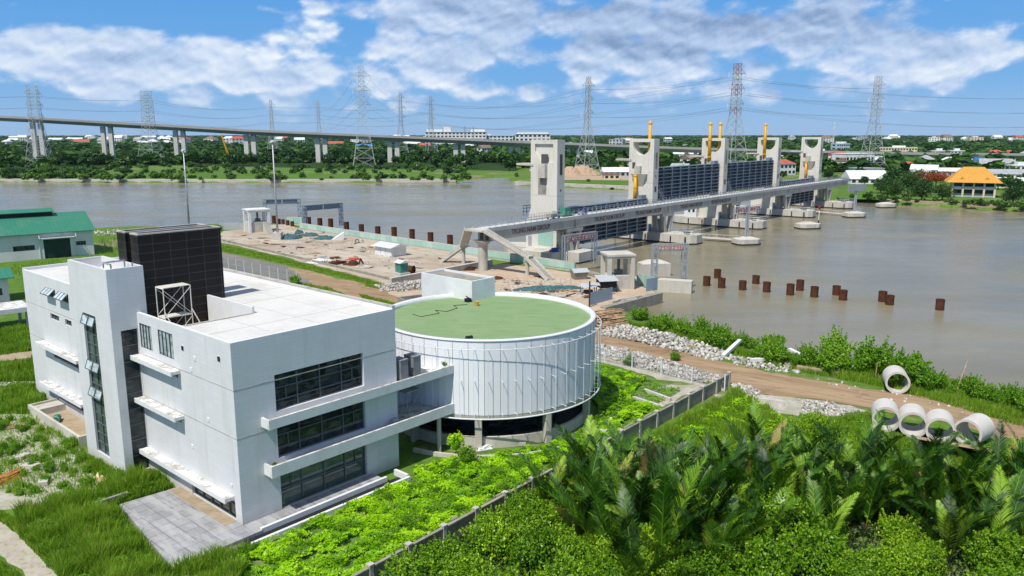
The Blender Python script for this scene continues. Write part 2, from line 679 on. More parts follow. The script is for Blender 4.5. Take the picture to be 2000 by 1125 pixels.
M_COPING = concrete('coping_stain', (0.50, 0.47, 0.42), (0.16, 0.15, 0.12), 0.75, 0.8, 0.2)

def glass(name, col=(0.012, 0.018, 0.020), rough=0.06, spec=0.35):
    M = Mat(name, rough, spec)
    v = M.coord('object')
    a = M.rng(M.noise(v, 0.7, 3, 0.5, 0.6), 0.42, 0.62)
    b = M.rng(M.noise(M.coord('object', (1, 1, 3.0)), 0.9, 2), 0.5, 0.62)
    c = M.mix(a, col, tuple(min(x * 2.6 + 0.008, x * 1.25 + 0.03) for x in col))
    c = M.mix(M.math('MULTIPLY', b, 0.5), c, (0.11, 0.105, 0.085))
    M.color(c)
    M.bump(M.noise(v, 0.5, 2), 0.04, 0.05)
    return M.m
M_GLASS = glass('dark_window_glass')
M_GLASS_PALE = glass('frosted_window_glass', (0.38, 0.45, 0.46), 0.25, 0.5)
M_GLASS_GREEN = glass('green_window_glass', (0.05, 0.085, 0.075), 0.08, 0.6)
M_FRAME = plain('grey_window_frame', (0.10, 0.115, 0.12), 0.45, 0.4)
M_STEEL = plain('galvanised_steel', (0.40, 0.42, 0.44), 0.45, 0.5, 0.15, 2.0, 0.3)
M_STEEL_W = plain('white_steel', (0.70, 0.72, 0.74), 0.45, 0.4, 0.06)
M_STEEL_BLUE = plain('blue_grey_steel', (0.16, 0.21, 0.28), 0.5, 0.4, 0.12)
M_PYLON = plain('pylon_steel', (0.44, 0.46, 0.47), 0.55, 0.4, 0.1)
M_PYLON_RED = plain('red_pylon_paint', (0.36, 0.20, 0.18), 0.55, 0.4, 0.1)
M_GATE = plain('gate_steel', (0.095, 0.118, 0.15), 0.5, 0.4, 0.18, 0.6)
M_GATE_RIB = plain('gate_rib_steel', (0.165, 0.195, 0.23), 0.5, 0.4, 0.15, 0.6)
M_YELLOW = plain('yellow_cylinder_paint', (0.72, 0.36, 0.015), 0.45, 0.4, 0.1)
M_RED = plain('red_sign_paint', (0.42, 0.03, 0.03), 0.5, 0.4, 0.1)
M_LETTER = plain('rust_red_lettering', (0.16, 0.075, 0.055), 0.6, 0.3, 0.2)
M_BLACK = plain('black_matter', (0.018, 0.018, 0.02), 0.6, 0.3)
M_DARKIN = plain('interior_painted_shade', (0.09, 0.088, 0.085), 0.9, 0.1)  # shade inside openings and under the hall, put into the colour
M_TEAL = plain('teal_tarpaulin', (0.045, 0.115, 0.125), 0.7, 0.25, 0.45, 2.5)
M_BLUE = plain('blue_plastic', (0.02, 0.06, 0.32), 0.5, 0.4, 0.2)
M_WOOD = plain('raw_timber', (0.40, 0.24, 0.13), 0.8, 0.2, 0.35, 2.5)
M_PLANK = plain('orange_planks', (0.52, 0.24, 0.07), 0.8, 0.2, 0.3, 3.0)
M_BAMBOO = plain('bamboo', (0.44, 0.30, 0.18), 0.75, 0.2, 0.35, 3.0)
M_BARK = plain('bark', (0.13, 0.10, 0.075), 0.9, 0.1, 0.3, 4.0)
M_TARP = plain('cream_tarpaulin', (0.62, 0.50, 0.27), 0.8, 0.2, 0.3, 3.0)
M_GREENPAINT = plain('green_paint', (0.06, 0.24, 0.17), 0.5, 0.35, 0.15)
M_ORANGE = plain('orange_plastic', (0.62, 0.33, 0.04), 0.5, 0.4, 0.1)

def rust():
    M = Mat('rusted_steel', 0.9, 0.15)
    v = M.coord('world')
    c = M.mix(M.rng(M.noise(v, 1.6, 6, 0.7), 0.35, 0.7), (0.11, 0.043, 0.022), (0.055, 0.024, 0.016))
    c = M.mix(M.rng(M.noise(v, 4.0, 4, 0.7), 0.55, 0.8, 0, 0.6), c, (0.20, 0.08, 0.04))
    M.color(c)
    return M.m
M_RUST = rust()

def mint():
    M = Mat('mint_cladding', 0.6, 0.3)
    v = M.coord('object')
    sp = M.node('ShaderNodeSeparateXYZ')
    M.L.new(v, sp.inputs[0])
    w = M.math('FRACT', M.math('MULTIPLY', sp.outputs[0], 0.42))
    line = M.rng(w, 0.0, 0.10, 1.0, 0.0)
    panel = M.node('ShaderNodeTexWhiteNoise', noise_dimensions='1D')
    M.L.new(M.math('FLOOR', M.math('MULTIPLY', sp.outputs[0], 0.42)), panel.inputs['W'])
    c = M.mix(M.rng(panel.outputs['Value'], 0, 1, 0.0, 1.0), (0.30, 0.50, 0.42), (0.43, 0.585, 0.50))
    c = M.mix(M.math('MULTIPLY', line, 0.5), c, (0.18, 0.30, 0.26))
    d = M.rng(M.noise(M.coord('world', (1, 1, 0.4)), 0.8, 6, 0.7), 0.52, 0.75, 0, 0.75)
    c = M.mix(d, c, (0.36, 0.31, 0.24))
    M.color(c)
    return M.m
M_MINT = mint()

def sheetmetal(name, col, pitch=1.0, axis=0, rough=0.45, dirt=(0.3, 0.27, 0.22), amount=0.25):
    M = Mat(name, rough, 0.4)
    v = M.coord('object')
    sp = M.node('ShaderNodeSeparateXYZ')
    M.L.new(v, sp.inputs[0])
    w = M.math('FRACT', M.math('MULTIPLY', sp.outputs[axis], pitch))
    line = M.rng(w, 0.0, 0.2, 1.0, 0.0)
    c = M.mix(M.math('MULTIPLY', line, 0.25), col, tuple(x * 0.5 for x in col))
    c = M.mix(M.rng(M.noise(v, 0.3, 6, 0.65), 0.45, 0.8, 0, amount), c, dirt)
    M.color(c)
    M.bump(line, 0.4, 0.05)
    return M.m
M_GREENROOF = sheetmetal('green_roof_sheet', (0.035, 0.20, 0.125), 1.2, 0)
M_TIN = sheetmetal('tin_sheet', (0.45, 0.48, 0.50), 2.0, 0)
M_BLUETIN = sheetmetal('blue_tin_sheet', (0.27, 0.36, 0.42), 1.2, 0)
M_WHITETIN = sheetmetal('white_tin_sheet', (0.62, 0.64, 0.64), 1.0, 0)
M_DRUM = sheetmetal('white_drum_panel', (0.80, 0.81, 0.84), 0.0001, 0, 0.45, (0.62, 0.62, 0.62), 0.2)

def dark_clad():
    M = Mat('black_stone_cladding', 0.4, 0.22)
    tcn = M.node('ShaderNodeTexCoord').outputs['Object']
    sp = M.node('ShaderNodeSeparateXYZ')
    M.L.new(tcn, sp.inputs[0])
    cb = M.node('ShaderNodeCombineXYZ')
    M.L.new(M.math('ADD', sp.outputs[0], sp.outputs[1]), cb.inputs[0])
    M.L.new(sp.outputs[2], cb.inputs[1])
    br = M.node('ShaderNodeTexBrick')
    br.offset = 0.0
    br.inputs['Scale'].default_value = 1.0
    br.inputs['Brick Width'].default_value = 1.47
    br.inputs['Row Height'].default_value = 0.72
    br.inputs['Mortar Size'].default_value = 0.016
    br.inputs['Mortar Smooth'].default_value = 0.2
    br.inputs['Color1'].default_value = (0.010, 0.008, 0.008, 1)
    br.inputs['Color2'].default_value = (0.016, 0.012, 0.011, 1)
    br.inputs['Mortar'].default_value = (0.085, 0.072, 0.066, 1)
    M.L.new(cb.outputs[0], br.inputs['Vector'])
    M.color(br.outputs['Color'])
    M.L.new(M.rng(M.noise(M.coord('object'), 1.2, 5, 0.6), 0.3, 0.7, 0.35, 0.55), M.b.inputs['Roughness'])
    return M.m
M_CLAD = dark_clad()

def roof_green():
    M = Mat('green_roof_coating', 0.8, 0.2)
    v = M.coord('object')
    c = M.mix(M.rng(M.noise(M.coord('object', (0.4, 3.2, 1)), 0.7, 6, 0.65), 0.3, 0.7), (0.175, 0.275, 0.115), (0.235, 0.335, 0.165))
    c = M.mix(M.rng(M.noise(v, 0.22, 6, 0.6), 0.45, 0.75, 0, 0.6), c, (0.25, 0.33, 0.18))
    c = M.mix(M.rng(M.noise(v, 0.55, 8, 0.75), 0.56, 0.74, 0, 0.6), c, (0.11, 0.15, 0.065))
    M.color(c)
    return M.m
M_ROOFGREEN = roof_green()

def water():
    M = Mat('river_water', 0.10, 0.27)
    v = M.coord('world')
    n = M.noise(M.coord('world', (0.010, 0.022, 1)), 1.0, 5, 0.6, 0.8)
    c = M.mix(M.rng(n, 0.3, 0.7), (0.205, 0.180, 0.112), (0.255, 0.226, 0.150))
    c = M.mix(M.rng(M.noise(M.coord('world', (0.05, 0.12, 1)), 1.0, 5, 0.7), 0.3, 0.75, 0, 0.35), c, (0.150, 0.135, 0.080))
    M.color(c)
    w1 = M.noise(M.coord('world', (0.75, 1.1, 1)), 1.0, 6, 0.68, 0.4)
    w2 = M.noise(M.coord('world', (0.09, 0.16, 1)), 1.0, 3, 0.5)
    M.bump(M.math('ADD', w1, M.math('MULTIPLY', w2, 1.6)), 0.32, 0.22)
    M.L.new(M.rng(M.noise(M.coord('world', (0.012, 0.045, 1)), 1.0, 4, 0.6, 1.2), 0.40, 0.64, 0.07, 0.30), M.b.inputs['Roughness'])
    M.b.inputs['IOR'].default_value = 1.33
    return M.m
M_WATER = water()

def ground_mat():
    M = Mat('overgrown_ground', 0.95, 0.1)
    v = M.coord('world')
    a = M.noise(v, 0.05, 6, 0.65)
    b = M.noise(v, 0.9, 6, 0.75)
    f = M.noise(v, 0.006, 5, 0.6)
    c = M.mix(M.rng(b, 0.3, 0.7), (0.065, 0.140, 0.018), (0.130, 0.230, 0.034))
    c = M.mix(M.rng(f, 0.45, 0.65, 0, 0.8), c, (0.075, 0.150, 0.022))
    c = M.mix(M.rng(M.math('ADD', a, M.math('MULTIPLY', b, 0.4)), 0.70, 0.86, 0, 0.9), c, (0.26, 0.225, 0.145))
    M.color(c)
    M.bump(b, 0.7, 0.25)
    return M.m
M_GROUND = ground_mat()

def soil(name, c1, c2, c3, scale=0.12, stretch=None, rough=0.95, bump=0.4, patch=None):
    M = Mat(name, rough, 0.1)
    v = M.coord('world')
    vs = v
    if stretch is not None:
        ang, k = stretch
        mp = M.node('ShaderNodeMapping')
        mp.inputs['Rotation'].default_value = (0, 0, -ang)
        mp.inputs['Scale'].default_value = (1, 1, 1)
        M.L.new(v, mp.inputs[0])
        m2 = M.node('ShaderNodeMapping')
        m2.inputs['Scale'].default_value = (1 / k, 1, 1)
        M.L.new(mp.outputs[0], m2.inputs[0])
        vs = m2.outputs[0]
    a = M.noise(vs, scale, 7, 0.65)
    b = M.noise(vs, scale * 5, 6, 0.7)
    c = M.mix(M.rng(a, 0.35, 0.65), c1, c2)
    c = M.mix(M.rng(b, 0.48, 0.72, 0, 0.8), c, c3)
    if patch:
        c = M.mix(M.rng(M.noise(v, patch, 6, 0.7), 0.52, 0.68, 0, 0.75), c, c3)
    M.color(c)
    M.bump(b, bump, 0.15)
    return M.m
M_DIRT = soil('dirt_road_soil', (0.29, 0.198, 0.115), (0.37, 0.268, 0.168), (0.165, 0.103, 0.058), 0.35, (R(-33), 9.0), patch=0.22)
M_YARD = soil('dusty_concrete_yard', (0.50, 0.44, 0.355), (0.39, 0.32, 0.245), (0.20, 0.140, 0.092), 0.10, (R(-35), 3.0), patch=0.085)
M_APRON = soil('dusty_apron', (0.50, 0.41, 0.31), (0.46, 0.35, 0.25), (0.33, 0.235, 0.16), 0.2, patch=0.16)
M_TARMAC = soil('worn_tarmac', (0.17, 0.165, 0.155), (0.22, 0.205, 0.185), (0.30, 0.25, 0.195), 0.25, (R(-35), 4.0))
M_STONEPATH = soil('worn_stone_path', (0.46, 0.42, 0.35), (0.38, 0.34, 0.27), (0.20, 0.20, 0.11), 0.5)
M_GRAVEL = soil('gravel_litter', (0.46, 0.44, 0.39), (0.34, 0.32, 0.24), (0.20, 0.23, 0.09), 0.5)
M_SANDY = soil('sandy_soil', (0.42, 0.34, 0.24), (0.34, 0.26, 0.17), (0.25, 0.19, 0.12), 0.5)
M_SAND = soil('heaped_sand', (0.40, 0.29, 0.20), (0.45, 0.33, 0.23), (0.33, 0.24, 0.16), 0.2)
M_VERGE = soil('grass_verge_soil', (0.10, 0.20, 0.03), (0.14, 0.23, 0.045), (0.17, 0.16, 0.07), 0.6)
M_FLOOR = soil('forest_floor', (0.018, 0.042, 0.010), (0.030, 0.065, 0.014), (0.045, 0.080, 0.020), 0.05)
M_FIELD = soil('far_field_grass', (0.075, 0.155, 0.020), (0.105, 0.190, 0.030), (0.045, 0.09, 0.015), 0.05)

def terrace():
    M = Mat('stone_terrace', 0.6, 0.3)
    v = M.coord('object')
    br = M.node('ShaderNodeTexBrick')
    br.offset = 0.0
    br.inputs['Scale'].default_value = 1.0
    br.inputs['Brick Width'].default_value = 1.1
    br.inputs['Row Height'].default_value = 1.1
    br.inputs['Mortar Size'].default_value = 0.035
    br.inputs['Color1'].default_value = (0.33, 0.33, 0.34, 1)
    br.inputs['Color2'].default_value = (0.26, 0.265, 0.275, 1)
    br.inputs['Mortar'].default_value = (0.16, 0.16, 0.155, 1)
    M.L.new(v, br.inputs['Vector'])
    s = M.rng(M.noise(M.coord('object', (2.2, 0.5, 1)), 0.8, 5, 0.65), 0.42, 0.62, 0.0, 0.7)
    c = M.mix(s, br.outputs['Color'], (0.43, 0.43, 0.43))
    c = M.mix(M.rng(M.noise(v, 0.5, 6, 0.7), 0.55, 0.8, 0, 0.5), c, (0.25, 0.22, 0.17))
    M.color(c)
    return M.m
M_TERRACE = terrace()

def rock():
    M = Mat('broken_white_rock', 0.9, 0.15)
    at = M.node('ShaderNodeAttribute', attribute_name='tint')
    c = M.mix(at.outputs['Fac'], (0.24, 0.225, 0.20), (0.60, 0.575, 0.53))
    c = M.mix(M.rng(M.noise(M.coord('world'), 3.0, 5, 0.7), 0.5, 0.8, 0, 0.5), c, (0.34, 0.30, 0.25))
    M.color(c)
    return M.m
M_ROCK = rock()

def leaf(name, dark, mid, light, trans=0.35, vary=0.25, dry=None):
    """leaf blades: each blade has its own tint, each plant a shift of its own"""
    m = bpy.data.materials.new(name)
    m.use_nodes = True
    N, L = m.node_tree.nodes, m.node_tree.links
    N.clear()
    at = N.new('ShaderNodeAttribute')
    at.attribute_name = 'tint'
    oi = N.new('ShaderNodeObjectInfo')
    rp = N.new('ShaderNodeValToRGB')
    el_ = rp.color_ramp.elements
    el_[0].color, el_[1].color = (*dark, 1), (*light, 1)
    el_[0].position, el_[1].position = 0.0, 0.94 if dry else 1.0
    x = el_.new(0.5)
    x.color = (*mid, 1)
    if dry:
        x = el_.new(1.0)
        x.color = (*dry, 1)
    ad = N.new('ShaderNodeMath')
    ad.operation = 'MULTIPLY_ADD'
    L.new(oi.outputs['Random'], ad.inputs[0])
    ad.inputs[1].default_value = vary
    ad.inputs[2].default_value = -vary / 2
    a2 = N.new('ShaderNodeMath')
    a2.operation = 'ADD'
    L.new(at.outputs['Fac'], a2.inputs[0])
    L.new(ad.outputs[0], a2.inputs[1])
    L.new(a2.outputs[0], rp.inputs[0])
    df = N.new('ShaderNodeBsdfPrincipled')
    df.inputs['Roughness'].default_value = 0.42
    df.inputs['Specular IOR Level'].default_value = 0.35
    L.new(rp.outputs[0], df.inputs['Base Color'])
    tr = N.new('ShaderNodeBsdfTranslucent')
    br = N.new('ShaderNodeMix')
    br.data_type = 'RGBA'
    br.blend_type = 'MULTIPLY'
    br.inputs['Factor'].default_value = 1
    L.new(rp.outputs[0], br.inputs['A'])
    br.inputs['B'].default_value = (1.15, 1.3, 0.6, 1)
    L.new(br.outputs['Result'], tr.inputs[0])
    ms = N.new('ShaderNodeMixShader')
    ms.inputs[0].default_value = trans
    L.new(df.outputs[0], ms.inputs[1])
    L.new(tr.outputs[0], ms.inputs[2])
    o = N.new('ShaderNodeOutputMaterial')
    L.new(ms.outputs[0], o.inputs[0])
    return m
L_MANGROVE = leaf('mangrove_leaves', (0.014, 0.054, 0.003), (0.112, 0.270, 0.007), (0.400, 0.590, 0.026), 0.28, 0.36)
L_PALM = leaf('nipa_leaves', (0.006, 0.028, 0.004), (0.054, 0.155, 0.009), (0.330, 0.520, 0.035), 0.22, 0.40, (0.32, 0.23, 0.09))
L_UNDER = leaf('undergrowth_painted_shade', (0.006, 0.018, 0.003), (0.016, 0.042, 0.006), (0.050, 0.110, 0.014), 0.15, 0.0)  # leaf colours darkened to paint in the shade of the gaps between plants
L_LIME = leaf('creeper_leaves', (0.110, 0.320, 0.004), (0.370, 0.640, 0.008), (0.580, 0.780, 0.018), 0.4, 0.0)
L_GRASS = leaf('grass_blades', (0.060, 0.150, 0.010), (0.190, 0.340, 0.022), (0.400, 0.500, 0.070), 0.4, 0.0, (0.34, 0.29, 0.12))
L_SHRUB = leaf('shrub_leaves', (0.044, 0.135, 0.006), (0.145, 0.320, 0.014), (0.290, 0.480, 0.030), 0.35, 0.3)
L_TREE = leaf('tree_leaves', (0.011, 0.036, 0.006), (0.028, 0.082, 0.011), (0.085, 0.185, 0.022), 0.25, 0.45)
L_BANK = leaf('bank_leaves', (0.030, 0.085, 0.014), (0.070, 0.165, 0.020), (0.140, 0.260, 0.035), 0.3, 0.35)
L_FLAME = leaf('flame_tree_blossom', (0.10, 0.055, 0.015), (0.28, 0.065, 0.015), (0.46, 0.085, 0.02), 0.25, 0.1)

# ------------------------------------------------------------------ ground, river, banks
FAR_SHORE = [(-700, 359), (-300, 358), (0, 356), (450, 357), (890, 356), (935, 349), (985, 346), (1008, 362), (1220, 371), (1350, 378), (1500, 386), (1640, 393), (1720, 398), (2000, 414), (2400, 440), (2900, 480)]
NEAR_SHORE = [(2900, 1040), (2300, 870), (2000, 790), (1850, 750), (1760, 726), (1640, 712), (1530, 692), (1400, 664), (1300, 634), (1215, 616), (1182, 603),
              (1289, 574), (1240, 551), (1118, 533), (988, 514), (933, 505), (850, 492), (770, 469), (590, 447), (478, 440), (430, 445), (185, 452), (0, 452), (-400, 460), (-1200, 480)]
shore = [g(x, y, -1.6) for x, y in FAR_SHORE] + [g(x, y, -1.6) for x, y in NEAR_SHORE]
shore_far = shore[:len(FAR_SHORE)]
shore[0] = Vector((-1500, 500, 0)); shore[-1] = Vector((-600, 190, 0)); shore.append(Vector((-1500, 200, 0)))

def shore_distance(X, Y):
    """metres to the shoreline, positive over water"""
    D = np.full(X.shape, 1e9)
    n = len(shore)
    for i in range(n):
        a, b = shore[i], shore[(i + 1) % n]
        dx, dy = b.x - a.x, b.y - a.y
        t = np.clip(((X - a.x) * dx + (Y - a.y) * dy) / (dx * dx + dy * dy), 0, 1)
        D = np.minimum(D, np.hypot(X - a.x - t * dx, Y - a.y - t * dy))
    return np.where(inside_np([(p.x, p.y) for p in shore], X, Y), D, -D)

def build_ground():
    rs = 12.0 * np.power(1.0145, np.arange(0, 482))
    an = np.radians(np.linspace(-82, 82, 321))
    RR, AA = np.meshgrid(rs, an, indexing='ij')
    X, Y = RR * np.sin(AA), RR * np.cos(AA)
    D = shore_distance(X, Y)
    Z = np.clip(-(D + 2.3) * 0.7, -5.0, 0.0)
    V = np.stack([X.ravel(), Y.ravel(), Z.ravel()], 1)
    n, m = RR.shape
    I = np.arange(n * m).reshape(n, m)
    Fq = np.stack([I[:-1, :-1].ravel(), I[:-1, 1:].ravel(), I[1:, 1:].ravel(), I[1:, :-1].ravel()], 1)[:, ::-1]
    return structure(obj_from("ground", np_mesh("ground", V, Fq, M_GROUND)))
build_ground()

wb = MB()
ws = [(p.x, p.y) for p in shore]
cx0 = [(-1600, 100), (1600, 60), (1600, 900), (-1600, 900)]
wb.quad((-1600, 60, -1.6), (1600, 60, -1.6), (1600, 900, -1.6), (-1600, 900, -1.6))
structure(wb.build("river_water", M_WATER))

def lay(name, pts, mat, z, step=2.0, amp=0.5, seed=1):
    poly = ragged(gp(*pts), step, amp, seed)
    return structure(MB().sheet(poly, z).build(name, mat))

lay("yard_pavement", [(432, 452), (485, 447), (510, 440), (560, 438), (588, 446), (770, 471), (900, 496), (962, 508), (952, 524), (765, 556), (640, 524), (520, 494), (428, 472)], M_YARD, 0.05, 3, 0.6, 2)
lay("apron_pavement", [(742, 560), (960, 517), (990, 515), (1118, 534), (1238, 552), (1285, 574), (1178, 603), (1160, 640), (1060, 620), (960, 600), (835, 596), (760, 575)], M_APRON, 0.045, 3, 0.6, 3)
lay("tarmac_road", [(300, 470), (430, 493), (545, 512), (650, 540), (720, 562), (660, 590), (560, 555), (430, 520), (330, 500)], M_TARMAC, 0.030, 3, 0.4, 4)
lay("dirt_track", [(560, 523), (650, 533), (760, 552), (840, 566), (850, 602), (760, 604), (690, 585), (620, 560)], M_DIRT, 0.04, 2.5, 0.7, 5)
lay("grass_verge", [(425, 476), (520, 495), (640, 526), (700, 541), (752, 556), (735, 560), (650, 541), (560, 520), (425, 490)], M_VERGE, 0.055, 2, 0.7, 15)
lay("dirt_track", [(1100, 622), (1180, 642), (1300, 678), (1400, 702), (1500, 728), (1640, 752), (1780, 770), (2000, 812), (2300, 880), (2300, 960), (2000, 862), (1840, 822), (1700, 800), (1600, 778), (1480, 772), (1420, 752), (1300, 709), (1160, 672), (1090, 650)], M_DIRT, 0.04, 2.0, 0.5, 6)
lay("gravel_ground", [(-80, 780), (70, 800), (110, 850), (180, 890), (240, 935), (215, 985), (90, 985), (0, 1000), (-100, 1010)], M_GRAVEL, 0.03, 1.0, 0.4, 7)
lay("stone_path", [(-60, 990), (20, 1030), (112, 1125), (180, 1200), (100, 1200), (52, 1125), (-40, 1052)], M_STONEPATH, 0.05, 0.8, 0.13, 8)
lay("dirt_path", [(-60, 702), (72, 684), (150, 676), (150, 688), (72, 697), (-60, 716)], M_SANDY, 0.03, 2.0, 0.2, 9)
lay("gravel_ground", [(1180, 735), (1290, 752), (1375, 752), (1290, 800), (1265, 790)], M_GRAVEL, 0.03, 1.0, 0.3, 10)
lay("gravel_ground", [(1165, 684), (1290, 712), (1420, 748), (1400, 745), (1300, 745), (1165, 702)], M_GRAVEL, 0.03, 1.0, 0.3, 11)
lay("gravel_ground", [(1390, 770), (1480, 770), (1600, 782), (1720, 806), (1720, 826), (1600, 815), (1440, 800)], M_GRAVEL, 0.03, 1.0, 0.3, 12)
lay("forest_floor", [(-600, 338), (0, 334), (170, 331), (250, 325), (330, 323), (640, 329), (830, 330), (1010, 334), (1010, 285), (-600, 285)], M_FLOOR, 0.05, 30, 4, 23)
lay("far_field", [(-500, 352), (0, 350), (450, 351), (880, 350), (905, 346), (870, 341), (600, 340), (330, 337), (180, 341), (-100, 346), (-500, 348)], M_FIELD, 0.06, 30, 4, 13)
lay("far_field", [(1040, 356), (1215, 364), (1300, 368), (1300, 356), (1120, 349)], M_FIELD, 0.06, 12, 1.5, 14)
lay("sandy_ground", [(1040, 352), (1230, 352), (1230, 343), (1060, 343)], M_SAND, 0.10, 12, 2.5, 16)
lay("far_field", [(1640, 388), (1760, 392), (1740, 352), (1640, 362)], M_FIELD, 0.06, 10, 1.5, 17)

# concrete revetments along the far banks
def ribbon(name, pts, w, z0, z1, mat, label, cat):
    mb = MB()
    P = [Vector((p[0], p[1], 0)) for p in pts]
    for a, b in zip(P, P[1:]):
        d = (b - a).normalized()
        n = Vector((-d.y, d.x, 0)) * w / 2
        e = d * 0.0
        q = [a - n - e, b - n + e, b + n + e, a + n - e]
        mb.add([(*v.xy, z0) for v in q] + [(*v.xy, z1) for v in q],
               [(0, 3, 2, 1), (4, 5, 6, 7), (0, 1, 5, 4), (1, 2, 6, 5), (2, 3, 7, 6), (3, 0, 4, 7)])
    return tag(mb.build(name, mat), label, cat)
def off(pts, dx, dy):
    return [(p.x + dx, p.y + dy) for p in pts]
ribbon("river_embankment", off(shore_far[0:5], 0, 3.0), 3.4, -3, 0.35, M_CONC_PALE, "long low pale embankment edging the green far bank on the left", "embankment")
ribbon("river_embankment", off(shore_far[7:11], 0, 3.0), 3.0, -3, 0.5, M_CONC, "concrete embankment of the far bank behind the first gate towers", "embankment")
ribbon("river_embankment", off(shore_far[12:16], 1.5, 3.5), 3.0, -3, 0.3, M_SANDY, "sandy embankment below the trees of the right far bank", "embankment")

# ------------------------------------------------------------------ leaves
def leaf_blades(P, Nn, size, r, aspect=2.0, tintv=None, tilt=0.55):
    """diamond shaped leaves at P, facing roughly Nn"""
    n = len(P)
    Nn = Nn + r.normal(0, tilt, (n, 3))
    Nn /= np.linalg.norm(Nn, axis=1, keepdims=True) + 1e-9
    T = r.normal(0, 1, (n, 3))
    T -= Nn * (T * Nn).sum(1, keepdims=True)
    T /= np.linalg.norm(T, axis=1, keepdims=True) + 1e-9
    B = np.cross(Nn, T)
    s = (size * r.uniform(0.6, 1.35, n))[:, None]
    V = np.stack([P - T * s * 0.5, P + B * s * 0.5 / aspect * 1.1 + Nn * s * 0.05, P + T * s * 0.5, P - B * s * 0.5 / aspect * 1.1 + Nn * s * 0.05], 1).reshape(-1, 3)
    Fq = np.arange(4 * n).reshape(n, 4)
    t = (r.random(n) if tintv is None else tintv)
    return V, Fq, np.repeat(np.clip(t, 0, 1), 4)

def crown_mesh(name, mat, n, size, w, h, blobs, seed, zb=0.0, aspect=1.8, spread=0.62, shoots=0):
    """leaves on the shells of many overlapping clumps"""
    r = np.random.default_rng(seed)
    c = r.normal(0, 1, (blobs, 3))
    c /= np.linalg.norm(c, axis=1, keepdims=True)
    c *= (r.random((blobs, 1)) ** 0.45) * spread
    c[:, 2] = np.abs(c[:, 2]) * 0.9 - 0.12
    rad = r.uniform(0.24, 0.46, blobs)
    k = r.choice(blobs, n, p=rad ** 2 / (rad ** 2).sum())
    d = r.normal(0, 1, (n, 3))
    d[:, 2] += 0.35
    d /= np.linalg.norm(d, axis=1, keepdims=True)
    P = c[k] + d * (rad[k] * (r.uniform(0.55, 1.08, n)))[:, None]
    P[:, 2] = np.maximum(P[:, 2], -0.30 + 0.1 * r.random(n))
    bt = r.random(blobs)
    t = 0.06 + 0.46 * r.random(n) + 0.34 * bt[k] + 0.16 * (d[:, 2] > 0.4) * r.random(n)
    P = P * np.array([w / 2, w / 2, h * 0.72]) + np.array([0, 0, zb + h * 0.30])
    if shoots:                                  # leafy shoots that break the outline
        m = 26
        b0 = P[r.integers(0, n, shoots)]
        b0 = b0[b0[:, 2] > zb + h * 0.25]
        k2 = len(b0)
        dd = (b0 - np.array([0, 0, zb + h * 0.2])) / np.array([w, w, h])
        dd = dd / (np.linalg.norm(dd, axis=1, keepdims=True) + 1e-6) + r.normal(0, 0.35, (k2, 3)) + np.array([0, 0, 0.6])
        dd /= np.linalg.norm(dd, axis=1, keepdims=True)
        ln = r.uniform(0.35, 1.05, k2)
        s_ = r.random((k2, m, 1))
        Q = b0[:, None, :] + dd[:, None, :] * s_ * ln[:, None, None] + r.normal(0, 0.085, (k2, m, 3)) * (1.15 - s_)
        P = np.vstack([P, Q.reshape(-1, 3)])
        d = np.vstack([d, (np.repeat(dd, m, 0) * 0.4 + r.normal(0, 0.6, (k2 * m, 3)))])
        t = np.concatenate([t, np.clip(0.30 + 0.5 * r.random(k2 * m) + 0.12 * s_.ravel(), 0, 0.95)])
        n = len(P)
    return np_mesh(name, *leaf_blades(P, d, size, r, aspect, t)[:2], mat, np.repeat(np.clip(t, 0, 1), 4))

def trunk_mb(h, r0, limbs, seed, reach):
    r = random.Random(seed)
    mb = MB()
    top = Vector((r.uniform(-.3, .3), r.uniform(-.3, .3), h))
    mid = Vector((r.uniform(-.2, .2), r.uniform(-.2, .2), h * 0.5))
    mb.tube((0, 0, -0.3), mid, r0, r0 * 0.75, 7)
    mb.tube(mid, top, r0 * 0.75, r0 * 0.45, 7)
    for k in range(limbs):
        a = 2 * math.pi * k / limbs + r.uniform(-.4, .4)
        b = mid.lerp(top, r.uniform(0.3, 1.0))
        e = b + Vector((math.cos(a) * reach * r.uniform(.6, 1), math.sin(a) * reach * r.uniform(.6, 1), reach * r.uniform(0.6, 1.1)))
        mb.tube(b, e, r0 * 0.4, r0 * 0.12, 5)
    return mb

def make_tree(name, label, cat, crowns, trunk, seed):
    t = thing(name, label, cat)
    obj_from("crown", crowns, t)
    trunk.build("trunk", M_BARK, t)
    return t

# ------------------------------------------------------------------ office building (x runs along the shaded front, y along the sunlit side)
B_RZ = R(48.5)
B0 = Vector((-19.77, 53.49, 0))
bA = Vector((math.cos(B_RZ), math.sin(B_RZ), 0)); bB = Vector((-math.sin(B_RZ), math.cos(B_RZ), 0))
def bw(a, b, z=0.0):
    return B0 + bA * a + bB * b + Vector((0, 0, z))
office = thing("office_building", "white three storey office block with black clad roof tower and stair tower", "building", B0, B_RZ)

